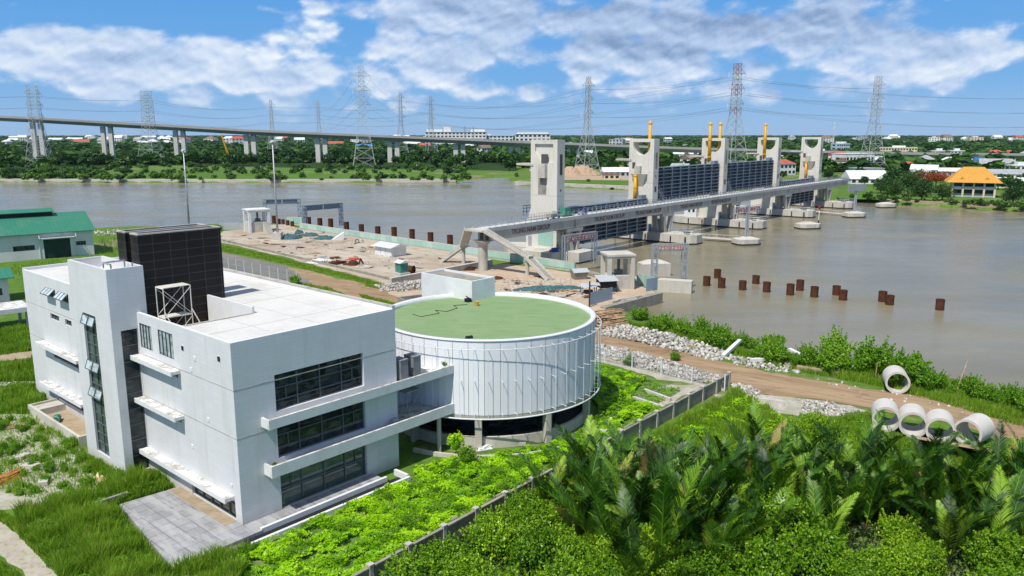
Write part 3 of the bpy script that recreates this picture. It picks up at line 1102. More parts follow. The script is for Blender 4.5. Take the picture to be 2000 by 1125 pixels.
def window(parent, o, u, nrm, u0, u1, z0, z1, cols, rows, depth=0.14, glassm=M_GLASS, w=0.09, name="window", transom=None):
    """frame bars and a pane set back in an opening"""
    o, u, nrm = Vector(o), Vector(u), Vector(nrm)
    P = lambda a, z, d: o + u * a + Vector((0, 0, z)) - nrm * d
    fm = MB()
    d = depth - 0.05
    us = [u0 + (u1 - u0) * i / cols for i in range(cols + 1)]
    zs = [z0 + (z1 - z0) * i / rows for i in range(rows + 1)] if transom is None else [z0, *transom, z1]
    for i, a in enumerate(us):
        a = min(max(a, u0 + w / 2), u1 - w / 2)
        fm.bar(P(a, z0, d), P(a, z1, d), w, 0.09)
    for z in zs:
        z = min(max(z, z0 + w / 2), z1 - w / 2)
        fm.bar(P(u0, z, d + 0.008), P(u1, z, d + 0.008), w, 0.085)
    f = fm.build(name, M_FRAME, parent)
    pm = MB()
    flip = u.cross(Vector((0, 0, 1))).dot(nrm) < 0
    q = [P(u0, z0, depth), P(u1, z0, depth), P(u1, z1, depth), P(u0, z1, depth)]
    pm.quad(*(q[::-1] if flip else q))
    pm.build("pane", glassm, f)
    return f, P

X, Y = Vector((1, 0, 0)), Vector((0, 1, 0))
SIDE = [(12.5, 14.6, 11.15, 13.2), (8.8, 11.3, 11.15, 13.2), (8.4, 14.9, 9.75, 10.22), (8.4, 14.9, 6.05, 6.52), (0.9, 7.6, 0.32, 1.80)]
FRONT = [(3.3, 11.5, 8.12, 10.95), (3.27, 11.5, 4.42, 6.95), (3.3, 11.5, 0.30, 3.05)]
w = MB()
facade(w, (0, 0, 0), Y, -X, 0, 14.9, 0, 14, SIDE, 0.5)
facade(w, (0, 0, 0), X, -Y, 0, 14.95, 0, 14, FRONT, 0.55)
facade(w, (14.95, 0, 0), Y, X, 0, 45.5, 0, 14, [], 0.3)
facade(w, (0, 45.5, 0), X, Y, 1, 14.95, 0, 14, [], 0.3)
w.build("wall", M_WHITE, office)
for s, cols, gm in ((SIDE[0], 4, M_GLASS_PALE), (SIDE[1], 4, M_GLASS_PALE)):
    window(office, (0, 0, 0), Y, -X, *s, cols, 1, 0.10, gm, 0.04)
for s in SIDE[2:4]:
    window(office, (0, 0, 0), Y, -X, *s, 5, 1, 0.3)
window(office, (0, 0, 0), Y, -X, *SIDE[4], 5, 1, 0.3, M_GLASS_GREEN, transom=[1.35])
for k, s in enumerate(FRONT):
    f, P = window(office, (0, 0, 0), X, -Y, *s, 4, 3, 0.34, M_GLASS if k < 2 else M_GLASS_GREEN, 0.10,
                  transom=[s[2] + 0.75, s[2] + 1.7] if k < 2 else [s[2] + 1.45])
    wd = (s[1] - s[0]) / 4
    for c in (0, 3):                                   # opening sashes in the outer bays
        u0 = s[0] + wd * c + 0.1
        zc = s[2] + 0.75 if k < 2 else s[2] + 1.45
        MB().bar(P(u0 + wd * 0.46, zc, 0.27), P(u0 + wd * 0.46, zc + 0.95, 0.27), 0.07).build("sash", M_FRAME, f)
# joints in the render, 4 mm proud
jm = MB()
for z in (10.55, 6.9):
    jm.box(-0.012, 0, -0.012, 14.9, z - 0.035, z + 0.035)
    jm.box(0.0, 14.95, -0.012, 0.0, z - 0.035, z + 0.035)
jm.box(0.985, 1.0, 22.9, 45.5, 10.52, 10.58)
jm.box(0.985, 1.0, 22.9, 45.5, 6.87, 6.93)
jm.build("joint_line", M_COPING, office)
# small vents on the sunlit side
for b, z, s in ((7.2, 12.4, 0.34), (5.4, 11.9, 0.3), (1.7, 12.6, 0.36), (6.1, 10.9, 0.3), (4.0, 7.4, 0.3), (6.9, 4.5, 0.28), (1.2, 3.0, 0.24)):
    v = MB()
    v.box(-0.05, 0, b - s / 2, b + s / 2, z - s / 2, z + s / 2)
    v.box(-0.02, 0, b - s * .7, b + s * .7, z - s * .62, z + s * .62, 1)
    v.build("wall_vent", [M_BLACK if s > 0.3 else M_WHITE2, M_WHITE2], office)
# roof with a light well
rf = MB()
rf.box(0.25, 14.7, 0.25, 7.9, 13.55, 13.90)
rf.box(6.6, 14.7, 7.9, 19.7, 13.55, 13.90)
rf.box(1.25, 14.7, 19.7, 45.2, 13.55, 13.90)
rf.build("roof", M_ROOF, office)
rj = MB()
for a in (4.0, 8.0, 11.5):
    rj.box(a, a + 0.05, 0.4, 45 if a > 7 else 7.8, 13.90, 13.908)
for b in (4.0, 12.0, 16.0, 22.0, 28.0):
    rj.box(0.4 if b < 7 or b > 20 else 6.7, 14.6, b, b + 0.05, 13.902, 13.911)
rj.build("roof_joint", M_CONC, office)
cp = MB()
cp.box(0.006, 0.25, 0.25, 14.88, 13.5, 14.05)
cp.box(0.006, 14.7, 0.006, 0.25, 13.5, 14.05)
cp.box(1.006, 1.25, 22.92, 45.2, 13.5, 14.05)
cp.build("parapet", M_WHITE2, office)
cp = MB()
cp.box(14.7, 14.944, 0.006, 45.494, 13.5, 14.25)
cp.box(14.64, 15.01, -0.04, 45.54, 14.25, 14.33, 1)
cp.box(1.006, 14.7, 45.2, 45.494, 13.5, 14.2)
cp.build("stained_parapet", [M_WHITE2, M_COPING], office)
pen = MB()
pen.box(6.4, 6.6, 7.9, 15.4, 11.0, 14.45)
pen.box(0.25, 6.4, 7.7, 7.9, 11.0, 13.98, 1)
pen.box(0.25, 6.4, 7.9, 15.4, 10.9, 11.05, 1)
pen.build("light_well", [M_WHITE2, M_CONC], office)
# stair tower
st = MB()
TW = [(18.0, 20.7, 1.0, 13.55)]
facade(st, (-2.1, 0, 0), Y, -X, 14.9, 22.9, 0, 17.8, TW, 0.4)
facade(st, (0, 14.9, 0), X, -Y, -2.1, 0.85, 0, 17.8, [(-1.4, -0.05, 0.4, 12.7)], 0.4)
facade(st, (0, 22.9, 0), X, Y, -2.1, 0.85, 0, 17.8, [], 0.3)
facade(st, (0.85, 0, 0), Y, X, 14.9, 22.9, 10, 17.8, [], 0.3)
st.box(-1.85, 0.6, 15.15, 22.65, 16.7, 16.9)
for bx in ((-2.094, 0.844, 14.906, 15.15), (-2.094, 0.844, 22.65, 22.894), (-2.094, -1.85, 15.15, 22.65), (0.6, 0.844, 15.15, 22.65)):
    st.box(*bx, 16.9, 17.84)
st.build("stair_tower", M_WHITE, office)
window(office, (-2.1, 0, 0), Y, -X, *TW[0], 2, 14, 0.25, M_GLASS_GREEN, 0.08, "stair_window")
window(office, (0, 14.9, 0), X, -Y, -1.4, -0.05, 0.4, 12.7, 1, 9, 0.25, M_GLASS, 0.06, "stair_window")
for z in (8.6, 6.2, 12.6):                              # awning sashes pushed open
    mb = MB()
    for k in range(2):
        b0 = 18.08 + 1.33 * k
        p = [Vector((-2.12, b0, z + 0.8)), Vector((-2.12, b0 + 1.2, z + 0.8)), Vector((-2.38, b0 + 1.2, z + 0.08)), Vector((-2.38, b0, z + 0.08))]
        mb.quad(*p, mi=1)
        for q, r in zip(p, p[1:] + p[:1]):
            mb.bar(q, r, 0.07)
    mb.build("open_sash", [M_FRAME, M_GLASS_PALE], office)
mb = MB()
mb.box(-1.5, 0.4, 15.5, 17.2, 17.15, 17.25, 1)
for a, b in ((-1.4, 15.6), (0.3, 15.6), (-1.4, 17.1), (0.3, 17.1)):
    mb.bar((a, b, 16.9), (a, b, 18.1), 0.1)
mb.bar((-1.4, 17.1, 18.1), (0.3, 17.1, 18.1), 0.12)
mb.bar((-1.4, 15.6, 18.1), (-1.4, 17.1, 18.1), 0.12)
mb.build("roof_vent", [M_STEEL, M_CONC], office)
# left wing
WS = [(36.3, 38.7, 12.05, 12.95), (32.8, 35.1, 12.05, 12.95), (36.0, 38.4, 9.65, 10.25), (32.7, 34.4, 9.65, 10.25), (30.5, 38.8, 5.45, 6.55), (30.5, 38.8, 0.95, 2.0)]
w = MB()
facade(w, (1, 0, 0), Y, -X, 22.9, 45.5, 0, 14, WS, 0.4)
w.build("wing_wall", M_WHITE, office)
for k, s in enumerate(WS):
    window(office, (1, 0, 0), Y, -X, *s, 3 if k < 4 else 6, 1, 0.22, M_GLASS_GREEN if k < 4 else M_GLASS, 0.07)
for b0 in (36.3, 32.8):
    mb = MB()
    p = [Vector((0.95, b0, 12.95)), Vector((0.95, b0 + 2.3, 12.95)), Vector((0.35, b0 + 2.3, 12.4)), Vector((0.35, b0, 12.4))]
    mb.quad(*p, mi=1)
    for k in range(4):
        mb.bar(p[0].lerp(p[1], k / 3), p[3].lerp(p[2], k / 3), 0.07)
    mb.bar(p[3], p[2], 0.07)
    mb.build("open_sash", [M_FRAME, M_GLASS_PALE], office)
# sun ledges
for (a0, a1, b0, b1, z) in ((-0.78, 0, 7.9, 15.6, 10.35), (-0.78, 0, 7.9, 15.6, 6.65), (-0.78, 0, 0.9, 16.0, 2.12), (0.1, 1, 30.0, 41.0, 6.75), (0.1, 1, 30.0, 41.3, 2.3)):
    mb = MB()
    mb.box(a0, a1, b0, b1, z - 0.13, z + 0.13)
    mb.box(a0 - 0.03, a0 + 0.10, b0 - 0.02, b1 + 0.02, z - 0.20, z + 0.17)
    mb.build("sun_ledge", M_LEDGE, office)
# balconies on the shaded front, running on to the round hall
mb = MB()
mb.box(2.0, 20.7, -0.95, 0.0, 7.30, 7.62)
mb.box(15.0, 20.7, 0.0, 3.6, 7.30, 7.60)
mb.box(2.0, 20.7, -1.05, -0.85, 7.28, 8.02)
mb.box(2.0, 2.2, -0.85, 0.0, 7.62, 8.0)
mb.box(20.5, 20.7, -0.85, 3.6, 7.6, 8.0)
mb.build("upper_balcony", M_LEDGE, office)
mb = MB()
mb.box(2.0, 20.7, -0.95, 0.0, 3.55, 3.85)
mb.box(15.0, 20.7, 0.0, 3.6, 3.55, 3.84)
mb.box(2.0, 20.7, -1.05, -0.85, 3.52, 4.42)
mb.box(2.0, 2.2, -0.85, 0.0, 3.85, 4.4)
mb.build("lower_balcony", M_LEDGE, office)
mb = MB()
mb.box(15.0, 20.6, 3.4, 3.6, 3.84, 7.3)
mb.box(20.3, 20.5, 0.2, 3.4, 3.84, 7.3)
mb.build("link_wall", M_WHITE2, office)
for a, b in ((19.2, -0.6), (16.0, 3.3), (19.4, 3.2)):
    MB().tube((a, b, -0.2), (a, b, 3.55), 0.2, n=12).build("column", M_CONC, office)
# black clad roof slabs
for a0, a1, b0, b1 in ((0.9, 8.2, 15.55, 17.05), (0.9, 8.2, 17.95, 19.6)):
    mb = MB()
    mb.box(a0, a1, b0, b1, 11.0, 20.25)
    for x0, x1, y0, y1 in ((a0 - .02, a1 + .02, b0 - .02, b0 + .22), (a0 - .02, a1 + .02, b1 - .22, b1 + .02), (a0 - .02, a0 + .22, b0 + .22, b1 - .22), (a1 - .22, a1 + .02, b0 + .22, b1 - .22)):
        mb.box(x0, x1, y0, y1, 20.25, 20.36, 1)
    mb.box(a0 + .22, a1 - .22, b0 + .22, b1 - .22, 20.25, 20.28, 2)
    mb.build("roof_tower", [M_CLAD, M_COPING, M_BLACK], office)

# terrace, steps and light wells round the building
mb = MB()
mb.prism([(-4.6, 10.2), (-6.2, -1.9), (12.0, -1.5), (12.0, -0.02), (-0.02, -0.02), (-0.02, 9.8)], -0.2, 0.26)
tr = mb.build("terrace", M_TERRACE, None, loc=B0, rz=B_RZ)
tag(tr, "pale paved stone terrace in front of the white office block", "terrace")
mb = MB()
mb.box(-0.95, -0.02, 0.9, 9.6, 0.262, 0.29)
mb.build("door_step", M_SANDY, tr)
mb = MB()
mb.box(-1.0, 13.6, -3.05, -2.8, -0.2, 0.34)
mb.box(13.35, 13.6, -2.8, -1.2, -0.2, 0.5)
mb.box(0.5, 12.2, -1.75, -1.5, -0.2, 0.40)
mb.box(-1.0, 13.3, -2.8, -1.75, -0.2, 0.012, 1)  # black strip at ground level, paints the shade of the trench's depth
lw = mb.build("trench_wall", [M_WHITE2, M_BLACK], None, loc=B0, rz=B_RZ)
tag(lw, "low white wall along the dark trench before the shaded office front", "wall")
mb = MB()
mb.box(-1.9, -1.65, 25.5, 39.0, -0.2, 0.9)
mb.box(-1.65, 0.98, 38.75, 39.0, -0.2, 0.9)
mb.box(-1.65, 0.98, 25.5, 25.75, -0.2, 0.9)
mb.box(-1.65, 0.98, 37.0, 38.75, -0.2, 0.7)
mb.box(-1.65, 0.98, 25.75, 37.0, -0.2, 0.02, 1)
lw = mb.build("light_well_wall", [M_CONC_PALE, M_SANDY], None, loc=B0, rz=B_RZ)
tag(lw, "low pale wall round the sunken well beside the left office wing", "wall")
mb = MB()
mb.box(-6.0, -3.6, 10.9, 11.15, -0.1, 0.7)
tag(mb.build("low_wall", M_CONC_DARK, None, loc=B0, rz=B_RZ), "short dark low wall standing in the grass beside the stone terrace", "wall")

# the drum lying in the well
p = bw(-0.9, 34.0, 0.36)
mb = MB()
mb.tube((-0.55, 0, 0), (0.55, 0, 0), 0.33, n=18)
for x in (-0.5, -0.18, 0.18, 0.5):
    mb.tube((x - .03, 0, 0), (x + .03, 0, 0), 0.35, n=18, mi=1 if abs(x) > .3 else 0)
tag(mb.build("oil_barrel", [M_GREENPAINT, M_WHITE2], None, loc=p, rz=R(110)), "green and white barrel lying in the sunken well by the office", "barrel")

# scaffold in the roof well
def scaffold(label, loc, rz, w, d, h, levels, mat, group=None):
    t = thing("scaffold", label, "scaffold", loc, rz, group)
    br, pl = MB(), MB()
    for x in (-w / 2, w / 2):
        fr = MB()
        for y in (-d / 2, d / 2):
            fr.tube((x, y, 0), (x, y, h), 0.042, n=6)
        for k in range(1, levels + 1):
            z = h * k / levels
            fr.tube((x, -d / 2, z - 0.05), (x, d / 2, z - 0.05), 0.038, n=6)
        fr.build("frame", mat, t)
    for k in range(levels):
        z0, z1 = h * k / levels + 0.1, h * (k + 1) / levels - 0.15
        for y in (-d / 2, d / 2):
            br.tube((-w / 2, y, z0), (w / 2, y, z1), 0.026, n=5)
            br.tube((w / 2, y, z0), (-w / 2, y, z1), 0.026, n=5)
    for k in range(1, levels + 1):
        pl.box(-w / 2, w / 2, -d / 2, d / 2, h * k / levels - 0.02, h * k / levels + 0.04)
    br.build("cross_brace", mat, t)
    pl.build("platform", mat, t)
    return t
sc_m = plain('pale_scaffold_paint', (0.66, 0.64, 0.56), 0.5, 0.3, 0.1)
sc = scaffold("pale scaffold tower standing in the roof well against the black cladding", bw(2.6, 13.6, 11.05), B_RZ, 2.3, 1.3, 5.0, 2, sc_m)
MB().tube((1.15, -0.65, 3.0), (2.1, -1.7, 0.05), 0.05, n=6).build("outrigger", sc_m, sc)
MB().tube((-1.15, -0.65, 3.0), (-0.4, -2.2, 0.05), 0.05, n=6).build("outrigger", sc_m, sc)
mb = MB()
mb.box(-0.6, 0.6, -0.5, 0.5, 0, 1.0)
mb.box(-0.66, 0.66, -0.56, 0.56, 1.0, 1.1)
mb.box(-0.66, -0.56, -0.56, 0.56, 1.1, 1.5)
mb.box(-0.4, 0.4, -0.515, -0.5, 0.3, 0.7, 1)
tag(mb.build("roof_equipment", [M_WHITE2, M_STEEL], None, loc=bw(5.2, 10.6, 11.05), rz=B_RZ), "white equipment cabinet in the corner of the roof well", "cabinet")

# two big condensers on the upper balcony
M_ACCASE = plain('condenser_paint', (0.20, 0.21, 0.215), 0.5, 0.4, 0.12)
def condenser(label, loc, rz):
    t = thing("air_conditioner", label, "air conditioner", loc, rz, "condensers on the upper balcony")
    c = MB()
    c.box(-0.62, 0.62, -0.42, 0.42, 0.1, 1.75)
    c.box(-0.66, 0.66, -0.46, 0.46, 1.75, 1.82)
    c.box(-0.5, -0.35, -0.4, 0.4, 0, 0.1)
    c.box(0.35, 0.5, -0.4, 0.4, 0, 0.1)
    c.build("casing", M_ACCASE, t)
    gr = MB()
    for k in range(9):
        gr.box(-0.55, 0.55, -0.45, -0.422, 0.25 + k * 0.16, 0.36 + k * 0.16)
    for k in range(9):
        gr.box(0.622, 0.64, -0.36, 0.36, 0.25 + k * 0.16, 0.36 + k * 0.16)
    gr.build("grille", M_BLACK, t)
    f = MB()
    f.lathe([(0.0, 1.86), (0.33, 1.86), (0.36, 1.82)], 20)
    f.build("fan_guard", M_FRAME, t)
    return t
condenser("grey slatted condenser on the balcony, the one against the office wall", bw(15.75, 0.5, 7.62), B_RZ + R(90))
condenser("grey slatted condenser on the balcony, the one nearer the round hall", bw(17.25, 0.55, 7.62), B_RZ + R(90))
scaffold("thin steel trestle standing in the open link between office and hall", bw(17.8, 1.6, 3.85), B_RZ, 1.6, 1.0, 2.0, 1, M_STEEL)
mb = MB()
mb.box(-0.3, 0.3, -0.2, 0.2, 0, 0.75)
mb.tube((0.5, 0, 0), (0.5, 0, 0.55), 0.16, n=10)
tag(mb.build("cement_bags", M_STEEL, None, loc=bw(14.2, -0.45, 3.86), rz=B_RZ), "grey box and bucket left on the lower balcony walkway", "box")

# ------------------------------------------------------------------ round hall
D0 = Vector((-2.5, 79.0, 0))
DR = 11.0
hall = thing("round_hall", "round white panelled hall with flat green roof beside the office block", "building", D0)
mb = MB()
mb.lathe([(DR, 3.35), (DR, 10.25), (DR - 0.1, 10.25)], 96)
mb.build("drum_wall", M_DRUM, hall)
mb = MB()
for k in range(48):
    a = 2 * math.pi * k / 48
    c, s = math.cos(a), math.sin(a)
    mb.bar((c * (DR + .01), s * (DR + .01), 3.35), (c * (DR + .01), s * (DR + .01), 10.2), 0.05, 0.03)
mb.build("panel_joint", M_STEEL, hall)
mb = MB()
mb.lathe([(DR - 0.1, 10.25), (DR + 0.06, 10.25), (DR + 0.06, 10.42), (DR - 0.40, 10.42), (DR - 0.40, 9.98)], 96)
mb.build("parapet", M_WHITE2, hall, True)
mb = MB()
mb.lathe([(0.0, 9.99), (DR - 0.38, 9.99)], 96)
mb.build("roof", M_ROOFGREEN, hall)
mb = MB()
mb.lathe([(0.0, 3.36), (DR - 0.02, 3.36), (DR, 3.36)], 96)
mb.lathe([(DR - 0.03, 3.36), (DR - 0.03, 2.9), (DR - 0.6, 2.9)], 96)
mb.build("floor_slab", M_CONC, hall)
mb = MB()
mb.lathe([(DR - 3.4, 0.0), (DR - 3.4, 3.35)], 64)
mb.build("core_wall", M_GLASS, hall)
mb = MB()
mb.lathe([(DR - 0.55, -0.1), (DR - 0.55, 1.05), (DR - 0.85, 1.05), (DR - 0.85, -0.1)], 72)
mb.build("plinth_wall", M_CONC_PALE, hall)
mb = MB()
mb.lathe([(0, 0.06), (DR - 0.85, 0.06)], 48)
mb.build("hall_floor", M_DARKIN, hall)
for k in range(10):
    a = R(-93 + 36 * k)
    mb = MB()
    x, y = (DR - 0.35) * math.cos(a), (DR - 0.35) * math.sin(a)
    mb.obox((x, y, 1.6), (0.62, 0.62, 3.5), a)
    mb.build("column", M_CONC, hall)
ro = DR + 0.62
rr = 0.024
N_ROD = 56
for k in range(N_ROD):
    a = 2 * math.pi * (k + 0.3) / N_ROD
    c, s = math.cos(a), math.sin(a)
    mb = MB()
    mb.tube((c * ro, s * ro, 3.2), (c * ro, s * ro, 9.7), rr, n=5, cap=False)
    for z in (3.5, 6.6, 9.6):
        mb.tube((c * DR, s * DR, z + 0.02), (c * (ro + 0.05), s * (ro + 0.05), z + 0.02), 0.03, n=5)
    mb.build("rod_bracket", M_STEEL_W, hall)
for z, r_ in ((3.22, 0.07), (9.68, 0.035)):
    pts = [(ro * math.cos(2 * math.pi * k / 96), ro * math.sin(2 * math.pi * k / 96), z) for k in range(97)]
    MB().path(pts, r_, 6).build("ring_rail", M_STEEL_W, hall)
# lift housing on the roof
mb = MB()
mb.box(-1.9, 1.9, -4.2, 4.2, 0, 12.0)
mb.box(-1.9, 1.9, -4.2, -3.98, 12.0, 12.25)
mb.box(-1.9, 1.9, 3.98, 4.2, 12.0, 12.25)
mb.box(-1.9, -1.68, -3.98, 3.98, 12.0, 12.25)
mb.box(1.68, 1.9, -3.98, 3.98, 12.0, 12.25)
mb.box(-1.68, 1.68, -3.98, 3.98, 12.0, 12.02, 1)
e0 = g(922, 588, 10)
lift_rz = B_RZ
lift = mb.build("lift_housing", [M_WHITE2, M_CONC_DARK], hall, loc=(0, 0, 0))
c_l = e0 + bA * 1.9 + bB * 4.2 - D0
lift.location = (c_l.x, c_l.y, 0)
lift.rotation_euler = (0, 0, B_RZ)
# things lying on the green roof
def roof_pt(px, py, z=10.0):
    return g(px, py, z)
mb = MB()
for k in range(3):
    mb.lathe([(0.22, 0.12 * k), (0.40, 0.12 * k + .02), (0.42, 0.12 * k + .10), (0.22, 0.12 * k + .12)], 18)
mb.tube((0.3, 0, 0.3), (-0.25, 0.1, 0.62), 0.06, n=6)
tag(mb.build("hose_coil", M_BLACK, None, loc=roof_pt(914, 589)), "coil of black hose on the green roof by the lift housing", "hose")
mb = MB()
mb.lathe([(0, 0), (0.20, 0), (0.26, 0.45), (0.28, 0.45), (0.27, 0.40), (0.2, 0.38), (0, 0.38)], 16)
tag(mb.build("bucket", M_ORANGE, None, loc=roof_pt(931, 597)), "orange bucket standing on the green roof", "bucket")
mb = MB()
mb.lathe([(0, 0), (0.24, 0), (0.2, 0.2), (0, 0.26)], 9)
mb.lathe([(0, 0.02), (0.2, 0.02), (0.16, 0.22), (0, 0.25)], 8, c=(0.32, 0.16))
tag(mb.build("rubbish_bag", M_BLACK, None, loc=roof_pt(913, 661)), "small black rubbish bag lying near the front roof edge", "bag")
pts = [(806, 614), (822, 619), (858, 612), (850, 606), (872, 609), (893, 602), (886, 597), (913, 595)]
mb = MB()
mb.path([(*(roof_pt(x, y) - roof_pt(850, 606)).xy, 0.03) for x, y in pts], 0.028, 5)
tag(mb.build("cable_run", M_BLACK, None, loc=roof_pt(850, 606)), "dark cable zigzagging over the back of the green roof", "cable")

# ------------------------------------------------------------------ flood barrier and its bridge (x runs along the bridge, y across it)
BR_RZ = R(50.36)
BO = Vector((-4.8, 163.5, 0))
bD = Vector((math.cos(BR_RZ), math.sin(BR_RZ), 0)); bN = Vector((-math.sin(BR_RZ), math.cos(BR_RZ), 0))
def br(s, n, z=0.0):
    return BO + bD * s + bN * n + Vector((0, 0, z))
TS = [31.3 + 45.6 * k for k in range(5)]
ORD = ["first", "second", "third", "fourth", "last"]
M_TOWER = concrete('tower_concrete', (0.68, 0.65, 0.575), (0.24, 0.22, 0.18), 0.4, 0.12, 0.5)
M_TEXTURE = M_CONC_PALE

def gate_tower(k):
    names = ["pale concrete gate tower nearest the yard, with a mint panel at its foot", "second gate tower from the yard, a yellow ram standing above its round notch",
             "third gate tower, with two yellow rams rising over its top", "fourth gate tower from the yard, one yellow ram over its top", "farthest pale gate tower, standing near the right bank"]
    t = thing("gate_tower", names[k], "tower", br(TS[k], 8.5), BR_RZ, "towers of the flood barrier")
    mb = MB()
    e = 1.5
    def ext(prof, x0=-e, x1=e, mi=0):     # profile across the bridge (y, z), extruded along it
        n = len(prof)
        vs = [(x0, p[0], p[1]) for p in prof] + [(x1, p[0], p[1]) for p in prof]
        fs = [tuple(range(n))[::-1], tuple(range(n, 2 * n))] + [(i, (i + 1) % n, n + (i + 1) % n, n + i) for i in range(n)]
        mb.add(vs, fs, mi)
    ext([(-4, 0.9), (5.4, 0.9), (5.4, 6.5), (4, 10.5), (4, 21.6), (-4, 21.6)])
    if k:                                  # open round notch
        ext([(-4, 21.6), (-2.75, 21.6), (-2.75, 27.0), (-4, 27.0)])
        ext([(2.75, 21.6), (4, 21.6), (4, 27.0), (2.75, 27.0)])
        ext([(-2.75, 26.1), (2.75, 26.1), (2.75, 27.0), (-2.75, 27.0)])
        r_, n = 2.75, 16
        pts = [(-r_ * math.cos(math.pi * i / n), 25.2 - r_ * math.sin(math.pi * i / n)) for i in range(n + 1)]
        for a, b in zip(pts, pts[1:]):
            ext([(a[0], 21.6), (b[0], 21.6), b, a])
    else:                                  # closed notch, only recessed
        ext([(-4, 21.6), (4, 21.6), (4, 27.0), (-4, 27.0)], -e + 0.5, e)
        ext([(-4, 21.6), (-2.75, 21.6), (-2.75, 27.0), (-4, 27.0)], -e, -e + 0.5)
        ext([(2.75, 21.6), (4, 21.6), (4, 27.0), (2.75, 27.0)], -e, -e + 0.5)
        ext([(-2.75, 26.0), (2.75, 26.0), (2.75, 27.0), (-2.75, 27.0)], -e, -e + 0.5)
        ext([(0.4, 21.6), (2.75, 21.6), (2.75, 24.2), (1.6, 22.6)], -e, -e + 0.5)
    mb.build("body", M_TOWER, t)
    mb = MB()
    mb.box(-1.7, 1.7, 3.2, 8.4, 20.8, 21.3)
    mb.box(-1.2, 1.2, 4.02, 4.6, 19.4, 20.8)
    if k:
        for sx in (-1, 1):
            mb.add([(sx * e, 2.6, 17.2), (sx * e, -2.2, 17.2), (sx * e, -0.8, 13.6), (sx * e, 1.2, 13.6), (sx * (e + 1.3), 2.6, 17.2), (sx * (e + 1.3), -2.2, 17.2)],
                   [(0, 1, 5, 4), (4, 5, 2, 3), (0, 4, 3), (1, 2, 5), (0, 3, 2, 1)], 0)
            mb.box(sx * e - (0 if sx > 0 else 1.0), sx * e + (1.0 if sx > 0 else 0), -0.2, 1.6, 17.2, 19.4)
    else:
        mb.box(-e - 1.1, -e, -1.1, 1.0, 18.0, 21.3)
    mb.build("corbel", M_CONC_PALE if not k else M_CONC, t)
    # dark plates for the openings on both faces, inner shade put into their colour
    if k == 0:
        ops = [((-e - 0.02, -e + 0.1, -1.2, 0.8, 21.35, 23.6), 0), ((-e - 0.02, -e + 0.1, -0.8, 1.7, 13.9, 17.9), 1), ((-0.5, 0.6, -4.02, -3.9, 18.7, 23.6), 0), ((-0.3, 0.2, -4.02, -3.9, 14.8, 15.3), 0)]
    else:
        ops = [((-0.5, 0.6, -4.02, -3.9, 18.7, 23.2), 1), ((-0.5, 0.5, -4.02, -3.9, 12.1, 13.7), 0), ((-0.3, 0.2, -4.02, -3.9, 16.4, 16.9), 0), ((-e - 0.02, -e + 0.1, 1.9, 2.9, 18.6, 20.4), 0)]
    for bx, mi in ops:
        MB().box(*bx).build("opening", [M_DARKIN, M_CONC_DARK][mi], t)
    for z in ((5.0, 9.0, 14.6, 17.6) if k else (5.0, 8.6, 13.7)):
        lines = MB()
        lines.box(-e - 0.01, e + 0.01, -4.01, 4.01 if z > 10.5 else 4.0, z - 0.05, z + 0.05)
        lines.build("pour_joint", M_CONC, t)
    if k == 0:
        mb = MB()
        mb.box(-e - 0.06, -e, -3.0, 1.6, 1.6, 5.2)
        mb.build("mint_panel", M_MINT, t)
        mb = MB()
        mb.box(-e - 0.05, -e, 3.6, 4.7, 1.0, 3.6)
        mb.build("door", M_STEEL, t)
    return t
towers = [gate_tower(k) for k in range(5)]

